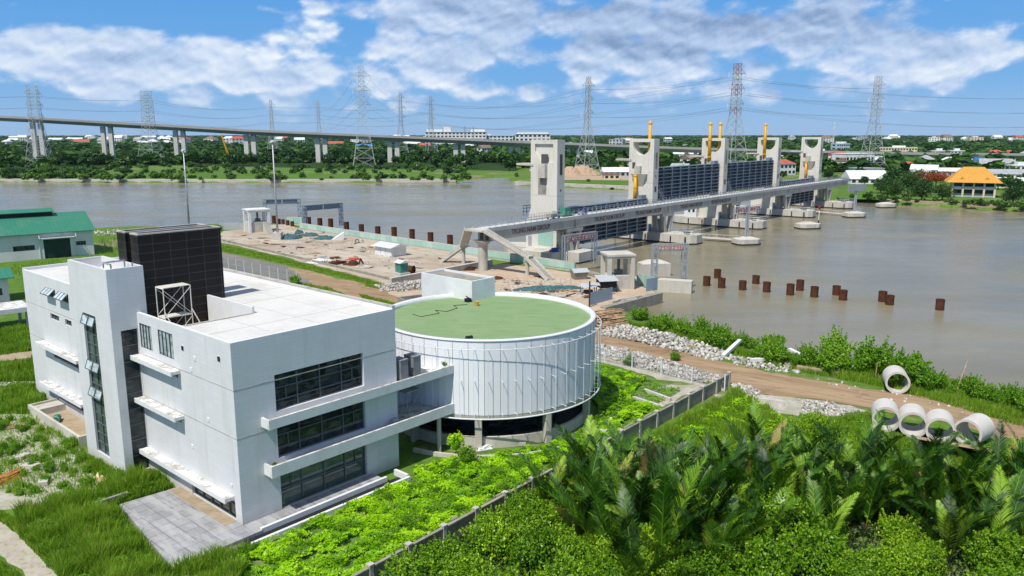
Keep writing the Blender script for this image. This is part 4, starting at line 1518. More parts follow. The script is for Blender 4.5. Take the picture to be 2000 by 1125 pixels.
def pier_base(k):
    labels = ["concrete pier base under the tower nearest the yard", "concrete pier base under the second gate tower, with cables looped on it", "long rounded pier base under the third gate tower, a white hut on it",
              "rounded pier base under the fourth gate tower", "rounded pier base under the farthest gate tower"]
    t = thing("pier_base", labels[k], "pier", br(TS[k], 0), BR_RZ, "pier bases of the flood barrier")
    prof = [(-3.6, -6.5), (-3.0, -8.6), (-1.6, -9.8), (1.6, -9.8), (3.0, -8.6), (3.6, -6.5), (3.6, 18), (3.0, 20.5), (1.6, 22), (-1.6, 22), (-3.0, 20.5), (-3.6, 18)]
    if k == 0:
        prof = [(-3.6, -3.6), (3.6, -3.6), (3.6, 18), (1.6, 21), (-1.6, 21), (-3.6, 18)]
    MB().prism(prof, -3.4, 1.0).build("plinth", M_CONC_PALE, t)
    if k == 2:
        mb = MB()
        mb.box(-3.3, -0.2, 12.6, 17.0, 1.0, 5.2)
        mb.box(-3.4, -0.1, 12.4, 17.2, 5.2, 5.4)
        mb.build("hut", M_WHITE2, t)
        mb = MB()
        for y in (13.2, 14.8):
            mb.box(-3.33, -3.28, y, y + 0.8, 2.6, 4.0)
        mb.build("hut_window", M_GLASS, t)
    for y in (-7.5, -3, 5, 10, 15):
        if k == 0 and y < 0:
            continue
        MB().box(-3.75, -3.58, y, y + 0.35, -2.5, 0.5).build("fender", M_BLACK, t)
        if k:
            MB().box(3.58, 3.75, y, y + 0.35, -2.5, 0.5).build("fender", M_BLACK, t)
    MB().prism([(x * 1.012, y * 1.004) for x, y in prof], -3.2, -1.22).build("waterline_band", M_BLACK, t)
    if k:
        mb = MB()
        ps = [(-2.4, -9.0), (2.4, -9.0), (2.9, -7), (2.9, -3.5)]
        for x, y in ps + [(-2.9, -7), (-2.9, -3.5)]:
            mb.tube((x, y, 1.0), (x, y, 2.1), 0.06, n=5)
        for z in (1.5, 2.1):
            mb.path([(-2.9, -3.5, z), (-2.9, -7, z), (-2.4, -9, z), (2.4, -9, z), (2.9, -7, z), (2.9, -3.5, z)], 0.05, 5)
        mb.build("handrail", M_STEEL, t)
        mb = MB()
        mb.box(-1.6, -0.6, -7.2, -6.2, 1.0, 1.9)
        mb.lathe([(0.7, 1.0), (1.0, 1.2), (0.7, 1.4)], 14, c=(0.9, -5.4))
        mb.build("mooring_gear", M_FRAME, t)
    mb = MB()                              # splayed legs that carry the bridge
    for y in (0.5, 3.1):
        for x0, x1 in ((-0.4, -2.4), (0.4, 2.4)):
            mb.bar((x0 * 2.2, y, 0.95), (x1, y, 5.9), 1.0, 0.9)
        mb.box(-3.2, 3.2, y - 0.55, y + 0.55, 5.55, 6.35)
    mb.build("splayed_leg", M_CONC, t)
    if k:
        mb = MB()
        mb.box(-3.0, 3.0, 4.52, 4.9, 1.0, 3.2)
        mb.box(1.6, 2.6, 4.2, 4.52, 1.0, 4.4)
        mb.build("machine_cabinet", M_STEEL_BLUE, t)
    return t
for k in range(5):
    pier_base(k)

def steel_gate(k, z0, z1, label):
    s0, s1 = TS[k] + 1.62, TS[k + 1] - 1.62
    t = thing("steel_gate", label, "gate", br(s0, 6.3), BR_RZ, "lift gates of the flood barrier")
    L = s1 - s0
    mb = MB()
    mb.box(0, L, 0.5, 1.9, z0, z1)
    mb.build("skin_plate", M_GATE, t)
    mb = MB()
    n = 9
    for i in range(n):
        z = z0 + (z1 - z0) * (i + 0.3) / n
        mb.box(0.15, L - 0.15, -0.42, 0.5, z, z + 0.26)
    mb.build("waler", M_GATE_RIB, t)
    mb = MB()
    m = 8
    for i in range(m + 1):
        x = 0.2 + (L - 0.4) * i / m
        mb.box(x - 0.15, x + 0.15, -0.46, 0.45, z0 + 0.05, z1 - 0.05)
    mb.box(0, L, -0.2, 2.0, z1, z1 + 0.16)
    mb.build("rib", M_GATE_RIB, t)
    for sx in (0, L):
        mb = MB()
        mb.box(sx - 0.12, sx + 0.12, -0.25, 2.0, z0 + 0.02, z1 + 0.3)
        sx = 1.2 if sx == 0 else L - 1.2
        mb.box(sx - 1.35, sx + 1.35, 0.2, 1.6, z1 + 0.16, z1 + 1.1)
        mb.build("lifting_head", M_STEEL_BLUE, t)
    return t
steel_gate(0, 0.6, 10.2, "lowered dark steel gate between the first two towers, half behind the bridge")
steel_gate(1, 9.0, 18.65, "raised dark ribbed steel gate between the second and third towers")
steel_gate(2, 9.0, 18.65, "raised dark ribbed steel gate between the third and fourth towers")
steel_gate(3, 0.6, 10.2, "lowered dark steel gate next to the farthest tower")

def ram(k, side, z0, z1, label):
    t = thing("hydraulic_ram", label, "hydraulic ram", br(TS[k] + side * (2.75 if z1 < 20 else 2.1), 9.5 if side < 0 else 8.0, z0), BR_RZ, "yellow rams of the flood barrier")
    h = z1 - z0
    MB().tube((0, 0, 0), (0, 0, h), 0.50, n=14).build("cylinder", M_YELLOW, t, True)
    mb = MB()
    for f in (0.12, 0.55, 0.93):
        mb.tube((0, 0, h * f), (0, 0, h * f + 0.35), 0.60, n=14)
    mb.tube((0.62, 0, h * 0.1), (0.62, 0, h * 0.95), 0.09, n=6)
    mb.build("collar", M_YELLOW, t)
    return t
ram(1, -1, 8.6, 17.0, "lowered yellow ram in front of the second tower")
ram(1, 1, 19.2, 32.0, "tall yellow ram rising behind the notch of the second tower")
ram(2, -1, 19.2, 32.1, "tall yellow ram before the third tower, the left of its pair")
ram(2, 1, 19.2, 32.1, "tall yellow ram beyond the third tower, the right of its pair")
ram(3, -1, 19.2, 32.2, "tall yellow ram before the fourth tower")
ram(4, -1, 8.6, 17.0, "lowered yellow ram in front of the farthest tower")

# bridge
bridge = thing("service_bridge", "long concrete bridge with a railing that runs along the whole flood barrier", "bridge", BO, BR_RZ)
mb = MB()
mb.box(-0.6, 238, 0.02, 3.9, 8.45, 8.9)
mb.box(-0.6, 238, -0.06, 0.14, 8.35, 9.16)
mb.box(-0.6, 238, 3.78, 3.98, 8.35, 9.16)
mb.build("deck", M_DECK, bridge)
mb = MB()
joints = [0.5] + [x for x in TS] + [237.6]
for a, b in zip(joints, joints[1:]):
    for y in (0.18, 1.7, 3.25):
        mb.box(a + 0.25, b - 0.25, y, y + 0.5, 6.36, 8.45)
    mb.box(a + 0.25, b - 0.25, -0.02, 0.18, 6.5, 6.7)
mb.build("girder", M_CONC, bridge)
rail = MB()
for y in (0.0, 3.85):
    for i in range(120):
        x = 0.2 + i * 2.0
        if x < 237.8:
            rail.bar((x, y, 9.16), (x, y, 10.25), 0.09)
    for z in (9.7, 10.25):
        rail.bar((10, y, z), (237.8, y, z), 0.045)
rail.build("railing", M_STEEL, bridge)
lamps = MB()
for i in range(22):
    x = 0.2 + i * 2.0
    lamps.bar((x, 0, 10.25), (x, 0, 10.6), 0.08)
lamps.build("baluster_tip", M_STEEL, bridge)

def lettering(text, size, mat, parent, loc, rot, name="lettering"):
    cu = bpy.data.curves.new(name, 'FONT')
    cu.body = text
    cu.size = size
    cu.extrude = 0.012
    cu.offset = size * 0.018
    cu.align_x = 'CENTER'
    cu.align_y = 'CENTER'
    tmp = bpy.data.objects.new("tmp_text", cu)
    COL.objects.link(tmp)
    dg = bpy.context.evaluated_depsgraph_get()
    me = bpy.data.meshes.new_from_object(tmp.evaluated_get(dg))
    bpy.data.objects.remove(tmp)
    me.materials.clear()
    me.materials.append(mat)
    o = obj_from(name, me, parent, loc)
    o.rotation_euler = rot
    return o
for s in (14.5, 46.5, 66.0, 91.0, 111.0):
    lettering("TRUNG NAM GROUP", 1.45, M_LETTER, bridge, (s, 0.155, 7.55), (R(90), 0, 0), "girder_lettering")

# landing at the yard end: column, cap, stairs on both sides
mb = MB()
mb.tube((0.2, 1.9, -0.3), (0.2, 1.9, 5.4), 1.0, n=20)
mb.tube((0.2, 1.9, 5.4), (0.2, 1.9, 6.4), 1.0, 1.9, n=20)
mb.box(-1.6, 2.0, -0.2, 4.0, 6.4 - 0.05, 6.36 + 0.0)
mb.build("end_column", M_CONC, bridge)
mb = MB()
mb.box(-2.6, -0.62, -0.5, 4.4, 8.5, 8.88)
mb.build("landing", M_CONC_PALE, bridge)
inv = Matrix.Translation(BO) @ Matrix.Rotation(BR_RZ, 4, 'Z')
inv = inv.inverted()
def stair(label, top, mid, bot):
    top, mid, bot = (inv @ Vector(p) for p in (top, mid, bot))
    t = thing("stair", label, "stair", BO, BR_RZ, "stairs at the yard end of the bridge")
    fl, rl = MB(), MB()
    for a, b in ((top, mid), (mid, bot)):
        d = (b - a)
        n = max(6, int(abs(d.z) / 0.2))
        side = Vector((-d.y, d.x, 0)).normalized() * 0.75
        fl.add([a - side + Vector((0, 0, -.55)), a + side + Vector((0, 0, -.55)), b + side + Vector((0, 0, -.55)), b - side + Vector((0, 0, -.55)),
                a - side, a + side, b + side, b - side], [(0, 1, 2, 3), (4, 7, 6, 5), (0, 4, 5, 1), (1, 5, 6, 2), (2, 6, 7, 3), (3, 7, 4, 0)])
        for i in range(n):
            p = a.lerp(b, (i + 0.5) / n)
            ang = math.atan2(d.y, d.x)
            fl.obox((p.x, p.y, p.z + 0.06), (d.xy.length / n * 0.9, 1.46, 0.16), ang)
        for s in (-1, 1):
            fl.bar(a + side * s * 1.08 + Vector((0, 0, .05)), b + side * s * 1.08 + Vector((0, 0, .05)), 0.16, 0.75)
    fl.obox(mid, (1.9, 2.2, 0.3), 0)
    fl.build("flight", M_CONC_PALE, t)
    MB().tube((mid.x, mid.y, -0.3), (mid.x, mid.y, mid.z - 0.1), 0.42, n=14).build("post", M_CONC, t)
    return t
stair("concrete stair descending from the bridge end into the walled yard", br(-1.6, 4.3, 8.8), g(905, 480, 4.0), g(862, 511, 0.1))
stair("concrete stair with many steps descending from the bridge end to the apron", br(-1.6, -0.4, 8.8), g(1030, 500, 4.0), g(1075, 547, 0.1))

# traffic on the deck
def cart(label, s, n, cab, col):
    t = thing("work_vehicle", label, "vehicle", br(s, n, 8.9), BR_RZ)
    b = MB()
    b.box(-1.9, 1.6, -0.7, 0.7, 0.45, 0.75)
    b.box(-1.9, 0.3, -0.75, 0.75, 0.75, 1.25)
    b.build("body", col, t)
    c = MB()
    c.box(0.5, 1.7, -0.7, 0.7, 0.75, 1.75)
    c.build("cab", cab, t)
    g_ = MB()
    g_.box(1.70, 1.72, -0.55, 0.55, 1.2, 1.65)
    g_.box(0.7, 1.4, -0.715, -0.702, 1.2, 1.65)
    g_.build("windscreen", M_GLASS, t)
    for x in (-1.2, 1.1):
        for y in (-0.75, 0.75):
            MB().tube((x, y - .1, 0.33), (x, y + .1, 0.33), 0.33, n=12).build("wheel", M_BLACK, t)
    return t
c1 = cart("small grey work truck parked on the bridge before the first tower", 25.0, 1.9, M_STEEL, M_CONC_DARK)
c2 = cart("tiny work cart with a blue cab on the bridge just past the first tower", 37.0, 1.9, M_BLUE, M_STEEL)
c2.scale = (0.62, 0.7, 0.62)

# steel footbridges and boxes beside the towers
mb = MB()
mb.box(0, 9, 0, 2.2, 0, 0.3)
for z in (0.9, 1.7, 2.4):
    mb.box(0, 9, -0.05, 0.05, z, z + 0.18)
    mb.box(0, 9, 2.15, 2.25, z, z + 0.18)
for i in range(7):
    mb.bar((i * 1.5, 0, 0), (i * 1.5, 0, 2.5), 0.16)
    mb.bar((i * 1.5, 2.2, 0), (i * 1.5, 2.2, 2.5), 0.16)
tag(mb.build("service_gangway", M_STEEL_BLUE, None, loc=br(TS[0] + 2, 15.5, 8.0), rz=BR_RZ), "blue grey steel gangway sticking out behind the first gate tower", "gangway")
mb = MB()
mb.box(-2.4, 2.4, -0.9, 0.9, 0, 0.3)
mb.box(-1.8, 0.4, -0.8, 0.8, 0.3, 1.9)
tag(mb.build("winch_housing", [M_GREENPAINT], None, loc=br(TS[0] + 1.0, 3.3, 9.16), rz=BR_RZ), "green machinery housing at the foot of the first tower beside the railing", "machinery")
for k, lab in ((1, "steel access ladder beside the second gate tower"), (2, "steel access ladder beside the third gate tower"), (3, "steel access ladder beside the fourth gate tower")):
    mb = MB()
    for s in (0, 0.9):
        mb.bar((0, s, 3.6), (3.4, s, 0), 0.12)
        mb.bar((0, s, 4.6), (3.4, s, 1.0), 0.09)
    for i in range(14):
        f = i / 13
        mb.bar((3.4 * f, 0, 3.6 * (1 - f)), (3.4 * f, 0.9, 3.6 * (1 - f)), 0.09)
    tag(mb.build("access_ladder", M_STEEL, None, loc=br(TS[k] + 1.7, 4.1, 8.95), rz=BR_RZ), lab, "ladder", "ladders of the gate towers")

# ------------------------------------------------------------------ moorings, signs and piles in the water
def dolphin(px, py, label, rx=3.0, ry=2.1, h=1.6, rz=0.25):
    p = g(px, py, -1.6)
    t = thing("mooring_dolphin", label, "mooring dolphin", (p.x, p.y, 0), rz, "concrete moorings in the river")
    prof = [(-rx, -ry * .6), (-rx * .6, -ry), (rx * .6, -ry), (rx, -ry * .6), (rx, ry * .6), (rx * .6, ry), (-rx * .6, ry), (-rx, ry * .6)]
    mb = MB()
    mb.prism(prof, -1.2, h - 1.6)
    n = len(prof)
    z = h - 1.6
    top = [(x * 0.35, y * 0.35, z + 0.55) for x, y in prof]
    mb.add([(x, y, z) for x, y in prof] + top, [(i, (i + 1) % n, n + (i + 1) % n, n + i) for i in range(n)] + [tuple(range(n, 2 * n))])
    mb.build("cap_block", M_CONC_PALE, t)
    mb = MB()
    mb.prism([(x * 1.02, y * 1.02) for x, y in prof], -2.6, -1.2)
    mb.build("waterline_band", M_BLACK, t)
    return t, p
d1, p1 = dolphin(1457, 477, "concrete mooring with the tall red and white signpost standing on it", 3.6, 2.6)
d2, p2 = dolphin(1577, 446, "concrete mooring with a small red topmark in open water", 3.8, 2.7)
d3, p3_ = dolphin(1668, 424, "concrete mooring carrying the plain grey signboard", 3.8, 2.6)
d4, p4_ = dolphin(1730, 405, "bare concrete mooring out alone before the right bank", 3.9, 2.4)

def sign_marks(parent, x0, dx, n, size, y, z, mats, seed, name="sign_plate"):
    """square traffic plates with a red edge and a dark symbol"""
    for i in range(n):
        mb = MB()
        x = x0 + dx * i
        h = size / 2
        mb.box(x - h, x + h, y - 0.03, y, z - h, z + h)
        e = size * 0.13
        for bx in ((x - h, x + h, z - h, z - h + e), (x - h, x + h, z + h - e, z + h), (x - h, x - h + e, z - h + e, z + h - e), (x + h - e, x + h, z - h + e, z + h - e)):
            mb.box(bx[0], bx[1], y - 0.045, y - 0.03, bx[2], bx[3], 1)
        k = (i + seed) % 4
        s = size * 0.26
        P = lambda u, v: (x + u * s, y - 0.05, z + v * s)
        b = size * 0.11
        if k == 0:
            mb.bar(P(-1, 1), P(1, -1), b, 0.02, 2)
            mb.bar(P(-1, -1), P(-1, 1), b, 0.02, 2)
            mb.bar(P(1, -1), P(1, 1), b, 0.02, 2)
        elif k == 1:
            mb.bar(P(0, -1), P(0, 1), b * 1.4, 0.02, 2)
            mb.bar(P(-0.8, 1), P(0.8, 1), b, 0.02, 2)
        elif k == 2:
            mb.bar(P(-1, -1), P(-0.4, 1), b, 0.02, 2)
            mb.bar(P(-0.4, 1), P(0, -0.2), b, 0.02, 2)
            mb.bar(P(0, -0.2), P(0.4, 1), b, 0.02, 2)
            mb.bar(P(0.4, 1), P(1, -1), b, 0.02, 2)
        else:
            pts = [P(math.cos(t * 0.785), math.sin(t * 0.785)) for t in range(9)]
            for a, c in zip(pts, pts[1:]):
                mb.bar(a, c, b, 0.02, 2)
            mb.bar(P(-0.7, 0.7), P(0.7, -0.7), b, 0.02, 1)
        mb.build(name, mats, parent)
SM = [plain('sign_white', (0.74, 0.74, 0.72), 0.5, 0.3, 0.05), M_RED, M_BLACK]

t = thing("river_signpost", "tall double signpost with two banks of red and white plates over the river", "signpost", (p1.x, p1.y, -0.1), R(40))
mb = MB()
for x in (-0.5, 0.5):
    mb.tube((x, 0, 0.2), (x, 0, 9.6), 0.26, n=10)
for z in (2, 4, 6, 8):
    mb.bar((-0.5, 0, z), (0.5, 0, z), 0.12)
mb.build("post", M_STEEL, t)
mb = MB()
for z in (7.3, 9.2):
    mb.bar((-6.0, -0.05, z), (6.0, -0.05, z), 0.2)
for i in range(13):
    mb.bar((-6 + i, -0.05, 7.3), (-6 + i, -0.05, 9.2), 0.1)
mb.build("truss", M_STEEL_W, t)
sign_marks(t, -5.0, 1.25, 4, 1.15, -0.2, 8.25, SM, 3)
sign_marks(t, 1.3, 1.25, 4, 1.15, -0.2, 8.25, SM, 3)
t = thing("river_signpost", "double signpost with a plain grey board seen from behind, farther out in the river", "signpost", (p3_.x, p3_.y, -0.1), R(40))
mb = MB()
for x in (-0.5, 0.5):
    mb.tube((x, 0, 0.2), (x, 0, 10.0), 0.28, n=10)
mb.build("post", M_STEEL, t)
mb = MB()
mb.box(-6.5, 6.5, -0.35, -0.22, 8.0, 10.4)
for i in range(14):
    mb.bar((-6.5 + i, -0.36, 8.0), (-6.5 + i, -0.36, 10.4), 0.08)
mb.build("board", M_STEEL, t)
t = thing("topmark", "small pole with a red inverted triangle and banded foot in the water", "marker", g(1598, 443, -1.6), 0)
mb = MB()
mb.tube((0, 0, -1), (0, 0, 2.2), 0.16, n=8, mi=1)
mb.tube((0, 0, 2.2), (0, 0, 5.6), 0.12, n=8)
mb.build("pole", [M_STEEL_W, M_BLACK], t)
mb = MB()
mb.tube((0, 0, 5.4), (0, 0, 6.8), 0.1, 0.75, n=4)
mb.build("mark", M_RED, t)

def boom(a, b, label):
    a, b = Vector(a), Vector(b)
    mb = MB()
    d = b - a
    L = d.length
    for y in (-0.5, 0.5):
        mb.tube((0, y, 0.1), (L, y, 0.1), 0.28, n=8)
    mb.box(0, L, -0.55, 0.55, 0.36, 0.46)
    n = int(L / 2)
    for i in range(n + 1):
        x = L * i / n
        mb.bar((x, -0.5, 0.46), (x, -0.5, 1.3), 0.09)
        mb.bar((x, 0.5, 0.46), (x, 0.5, 1.3), 0.09)
    mb.bar((0, -0.5, 1.3), (L, -0.5, 1.3), 0.09)
    mb.bar((0, 0.5, 1.3), (L, 0.5, 1.3), 0.09)
    o = mb.build("floating_walkway", M_CONC, None, loc=a, rz=math.atan2(d.y, d.x))
    return tag(o, label, "walkway", "floating walkways in the river")
boom(g(1342, 463, -1.0), g(1444, 470, -1.0), "railed floating walkway from the second pier base to the signpost mooring")
boom(g(1570, 412, -1.0), g(1655, 420, -1.0), "railed floating walkway reaching the mooring with the grey board")

pile_px = [(1380, 560), (1401, 545), (1409, 564), (1450, 568), (1476, 556), (1497, 572), (1543, 578), (1562, 569), (1590, 582), (1633, 578), (1646, 588), (1723, 591), (1737, 597), (1835, 607)]
def pile_mesh(h, r):
    mb = MB()
    mb.lathe([(r, -2.0), (r, h), (r - 0.1, h), (r - 0.1, h - 0.5), (0.0, h - 0.5)], 18)
    mb.lathe([(r + 0.03, h - 0.25), (r + 0.03, h - 0.02)], 18)
    return mb
pile_first = None
for i, (x, y) in enumerate(pile_px):
    p = g(x, y - 2, -1.6)
    sc_ = 0.92 + 0.16 * rng.random()
    if pile_first is None:
        pile_first = tag(pile_mesh(1.9, 0.72).build("steel_pile", M_RUST, None, loc=p), "rusty round steel pile standing in the open river right of the quay", "pile", "rusty piles in the open river")
    else:
        dup(pile_first, loc=p + Vector((0, 0, rng.uniform(-0.1, 0.2))), rz=rng.uniform(0, 6), scale=(1, 1, sc_))
wall_piles = [(536, 424), (545, 426), (553, 427), (562, 429), (576, 423), (571, 431), (603, 427), (625, 430), (646, 432), (677, 437), (706, 441), (738, 445), (770, 449), (805, 454), (841, 460), (879, 465)]
wp_first = None
for i, (x, y) in enumerate(wall_piles):
    p = g(x, y + 10, 0.2)
    if wp_first is None:
        wp_first = tag(pile_mesh(2.3, 0.78).build("steel_pile", M_RUST, None, loc=p - Vector((0, 0, .2))), "rusty steel pile standing in the river along the mint sea wall", "pile", "rusty piles along the sea wall")
    else:
        dup(wp_first, loc=p - Vector((0, 0, .2)), rz=rng.uniform(0, 6), scale=(1, 1, rng.uniform(0.9, 1.12)) if i > 5 else (0.72, 0.72, 0.7))

# ------------------------------------------------------------------ sea wall, quay and yard
def wall_run(mb, a, b, w, z0, z1, mi=0):
    a, b = Vector((a[0], a[1], 0)), Vector((b[0], b[1], 0))
    d = (b - a).normalized()
    n = Vector((-d.y, d.x, 0)) * w / 2
    q = [a - n, b - n, b + n, a + n]
    return mb.add([(*v.xy, z0) for v in q] + [(*v.xy, z1) for v in q],
                  [(0, 3, 2, 1), (4, 5, 6, 7), (0, 1, 5, 4), (1, 2, 6, 5), (2, 3, 7, 6), (3, 0, 4, 7)], mi)

def local_wall(name, label, cat, pa, pb, parts, group=None):
    """a straight wall: an Empty at its start, x running along it; parts are (part name, material, x0, x1, y0, y1, z0, z1)"""
    a, b = Vector((pa[0], pa[1], 0)), Vector((pb[0], pb[1], 0))
    t = thing(name, label, cat, a, math.atan2(b.y - a.y, b.x - a.x), group)
    L = (b - a).length
    for pn, mat, x0, x1, y0, y1, z0, z1 in parts:
        mb = MB()
        mb.box(x0 if x0 >= 0 else L + x0 + 1e-6, L if x1 is None else x1, y0, y1, z0, z1)
        mb.build(pn, mat, t)
    return t, L
sw_a, sw_b = g(585, 448), g(1122, 531)
local_wall("sea_wall", "long concrete sea wall clad in mint panels along the back of the yard", "wall", sw_a, sw_b,
           [("wall", M_CONC, 0, None, 0, 0.5, -3.5, 1.95), ("mint_cladding", M_MINT, 0.3, None, -0.06, 0, 0.45, 1.75)])
local_wall("sea_wall", "short mint clad return wall at the far corner of the yard", "wall", g(560, 437), g(590, 438),
           [("wall", M_CONC, 0, None, 0, 0.4, -3.0, 2.2), ("mint_cladding", M_MINT, 0, None, -0.06, 0, 0.2, 2.0)])
local_wall("tin_fence", "grey corrugated fence along the far left end of the yard", "fence", g(428, 449), g(480, 448),
           [("sheet", M_TIN, 0, None, 0, 0.08, 0, 2.1)])
# quay at the right of the apron
mb = MB()
q = [g(x, y) for x, y in ((1289, 574), (1178, 603))]
wall_run(mb, q[0], q[1], 1.2, -3.5, 0.30)
tag(mb.build("quay_wall", M_CONC_DARK), "dark stained quay edge at the right end of the apron", "quay")
mb = MB()
wall_run(mb, g(1240, 549), g(1352, 556), 2.2, -3.5, 0.75)
tag(mb.build("mooring_wall", M_CONC_PALE), "pale concrete mooring wall jutting into the river by the gantry", "wall")
mb = MB()
prof = [(-3.2, -1.6), (3.2, -1.6), (3.2, 1.6), (-3.2, 1.6)]
mb.prism(prof, -3.0, 1.2)
mb.add([(*p, 1.2) for p in prof] + [(-1.2, -0.6, 1.9), (1.2, -0.6, 1.9), (1.2, 0.6, 1.9), (-1.2, 0.6, 1.9)], [(i, (i + 1) % 4, 4 + (i + 1) % 4, 4 + i) for i in range(4)] + [(4, 5, 6, 7)])
tag(mb.build("mooring_block", M_CONC_PALE, None, loc=g(1277, 532, -1.0) + Vector((0, 0, 0.9)), rz=0.2), "pale concrete mooring block behind the mooring wall by the quay", "mooring block")
mb = MB()
wall_run(mb, g(1100, 522), g(1170, 541), 1.6, -3.5, 0.6)
tag(mb.build("mooring_wall", M_CONC_DARK), "weathered concrete mooring wall between the gantry and the frame hut", "wall")
local_wall("tin_fence", "mint sheet fence beside the steel gantry at the quay end", "fence", g(1243, 556), g(1282, 566),
           [("sheet", M_MINT, 0, None, 0, 0.08, 0, 2.3)])
# platform behind the wall at the first tower
mb = MB()
mb.box(-7.5, -2.0, 1.5, 12.0, -3.0, 0.9)
tag(mb.build("landing_platform", M_CONC_PALE, None, loc=br(TS[0], 0), rz=BR_RZ), "pale concrete platform in front of the first gate tower", "platform")
mb = MB()
mb.box(-0.9, 0.9, -0.7, 0.7, 0, 0.5)
mb.box(-0.5, 0.8, -0.5, 0.5, 0.5, 0.95)
tag(mb.build("covered_goods", M_BLUE, None, loc=br(TS[0] - 5.0, 2.6, 0.9), rz=0.4), "goods under a blue sheet on the platform by the first tower", "covered goods")

# low walls round the yard
local_wall("low_wall", "low concrete kerb wall along the front of the walled yard", "wall", g(432, 471), g(762, 548), [("wall", M_CONC_DARK, 0, None, 0, 0.3, -0.2, 0.55)])
local_wall("retaining_wall", "concrete retaining wall between the yard and the lower apron", "wall", g(765, 556), g(962, 518), [("wall", M_CONC, 0, None, 0, 0.6, -0.2, 1.15), ("coping", M_CONC_PALE, 0, None, -0.08, 0.68, 1.15, 1.28)])

# gantries
def gantry(label, pa, pb, h, signs, mat, group):
    a, b = Vector((*pa[:2], 0)), Vector((*pb[:2], 0))
    d = b - a
    t = thing("sign_gantry", label, "gantry", a, math.atan2(d.y, d.x), group)
    L = d.length
    for nm, x in (("post", 0.0), ("post", L)):
        mb = MB()
        for dx in (-0.5, 0.5):
            for y in (-0.35, 0.35):
                mb.bar((x + dx, y, -0.2), (x + dx, y, h), 0.16)
        n = 6
        for i in range(n):
            z0, z1 = h * i / n, h * (i + 1) / n
            s = 1 if i % 2 else -1
            for y in (-0.35, 0.35):
                mb.bar((x - .5 * s, y, z0), (x + .5 * s, y, z1), 0.09)
                mb.bar((x - .5, y, z1), (x + .5, y, z1), 0.09)
        mb.build(nm, mat, t)
    mb = MB()
    for y in (-0.35, 0.35):
        for z in (h - 1.45, h):
            mb.bar((-0.5, y, z), (L + 0.5, y, z), 0.15)
        n = max(6, int(L / 1.1))
        for i in range(n + 1):
            mb.bar((L * i / n, y, h - 1.45), (L * i / n, y, h), 0.08)
        if not signs:
            for i in range(n):
                mb.bar((L * i / n, y, h - 1.45), (L * (i + 1) / n, y, h), 0.08)
    for i in range(8):
        mb.bar((L * i / 7, -0.35, h), (L * i / 7, 0.35, h), 0.09)
    mb.build("truss", mat, t)
    if signs:
        n = 8
        step = (L - 0.9) / n
        sign_marks(t, 0.45 + step / 2, step, n, min(1.2, step * 0.94), -0.45, h - 0.72, SM, 0)
    else:
        mb = MB()
        for k in range(2):
            mb.box(0.5 + k * (L - 0.6) / 2, 0.5 + (k + 0.94) * (L - 0.6) / 2, -0.18, -0.08, h - 1.35, h - 0.12)
        mb.build("sign_back", M_STEEL_BLUE, t)
    return t
gantry("blue grey gantry at the far corner of the yard, farther of the left two", g(519, 432), g(586, 430), ztop(g(519, 432), 390), False, M_STEEL_BLUE, "gantries with dark sign backs")
gantry("blue grey gantry on the sea wall, the nearer of the left two", g(597, 447), g(667, 440), ztop(g(597, 447), 402), False, M_STEEL_BLUE, "gantries with dark sign backs")
gantry("steel gantry with red framed river signs in front of the first lowered gate", g(1103, 522), g(1160, 512), ztop(g(1103, 522), 460), True, M_STEEL, "gantries with red framed signs")
gantry("steel gantry with red framed river signs on the mooring wall at the quay", g(1277, 552), g(1335, 550), ztop(g(1277, 552), 477), True, M_STEEL, "gantries with red framed signs")

# guard house on stilts at the far corner, and the open concrete frame at the quay
def frame_hut(name, label, loc, rz, w, d, h, base_h, mat, clad):
    t = thing(name, label, "hut", loc, rz)
    for x in (-w / 2, w / 2):
        for y in (-d / 2, d / 2):
            MB().obox((x, y, h / 2), (0.7, 0.7, h), 0).build("frame_post", mat, t)
    mb = MB()
    mb.box(-w / 2 - 0.5, w / 2 + 0.5, -d / 2 - 0.5, d / 2 + 0.5, h, h + 0.35)
    mb.box(-w / 2 - .3, w / 2 + .3, -d / 2 - .3, d / 2 + .3, h - 0.45, h - 0.002)
    mb.build("roof", mat, t)
    mb = MB()
    mb.box(-w / 2 + .1, w / 2 - .1, -d / 2 + .1, d / 2 - .1, 0, base_h)
    mb.build("base", clad, t)
    mb = MB()
    mb.box(-0.5, 0.9, -0.5, 0.5, base_h, base_h + 0.9)
    mb.tube((0.2, 0, base_h + .9), (0.2, 0, h - 0.5), 0.3, n=8)
    mb.build("winch", M_FRAME, t)
    return t
frame_hut("winch_hut", "open concrete frame hut with a flat roof at the quay end of the apron", g(1205, 562), R(10), 4.4, 4.2, ztop(g(1200, 572), 505), 2.6, M_CONC_PALE, M_CONC)
hut2 = frame_hut("winch_hut", "white frame hut with a stair at the far left corner of the yard", g(503, 452), R(35), 5.6, 4.6, 6.4, 3.0, M_WHITE2, M_CONC_PALE)
mb = MB()
for i in range(12):
    mb.box(-0.9, 0.9, -3.0 - 0.32 * i - 0.34, -3.0 - 0.32 * i, 0.0, 3.0 - 0.25 * i)
o = mb.build("stair_flight", M_CONC_PALE, hut2)
o.location = (1.6, 0, 0)

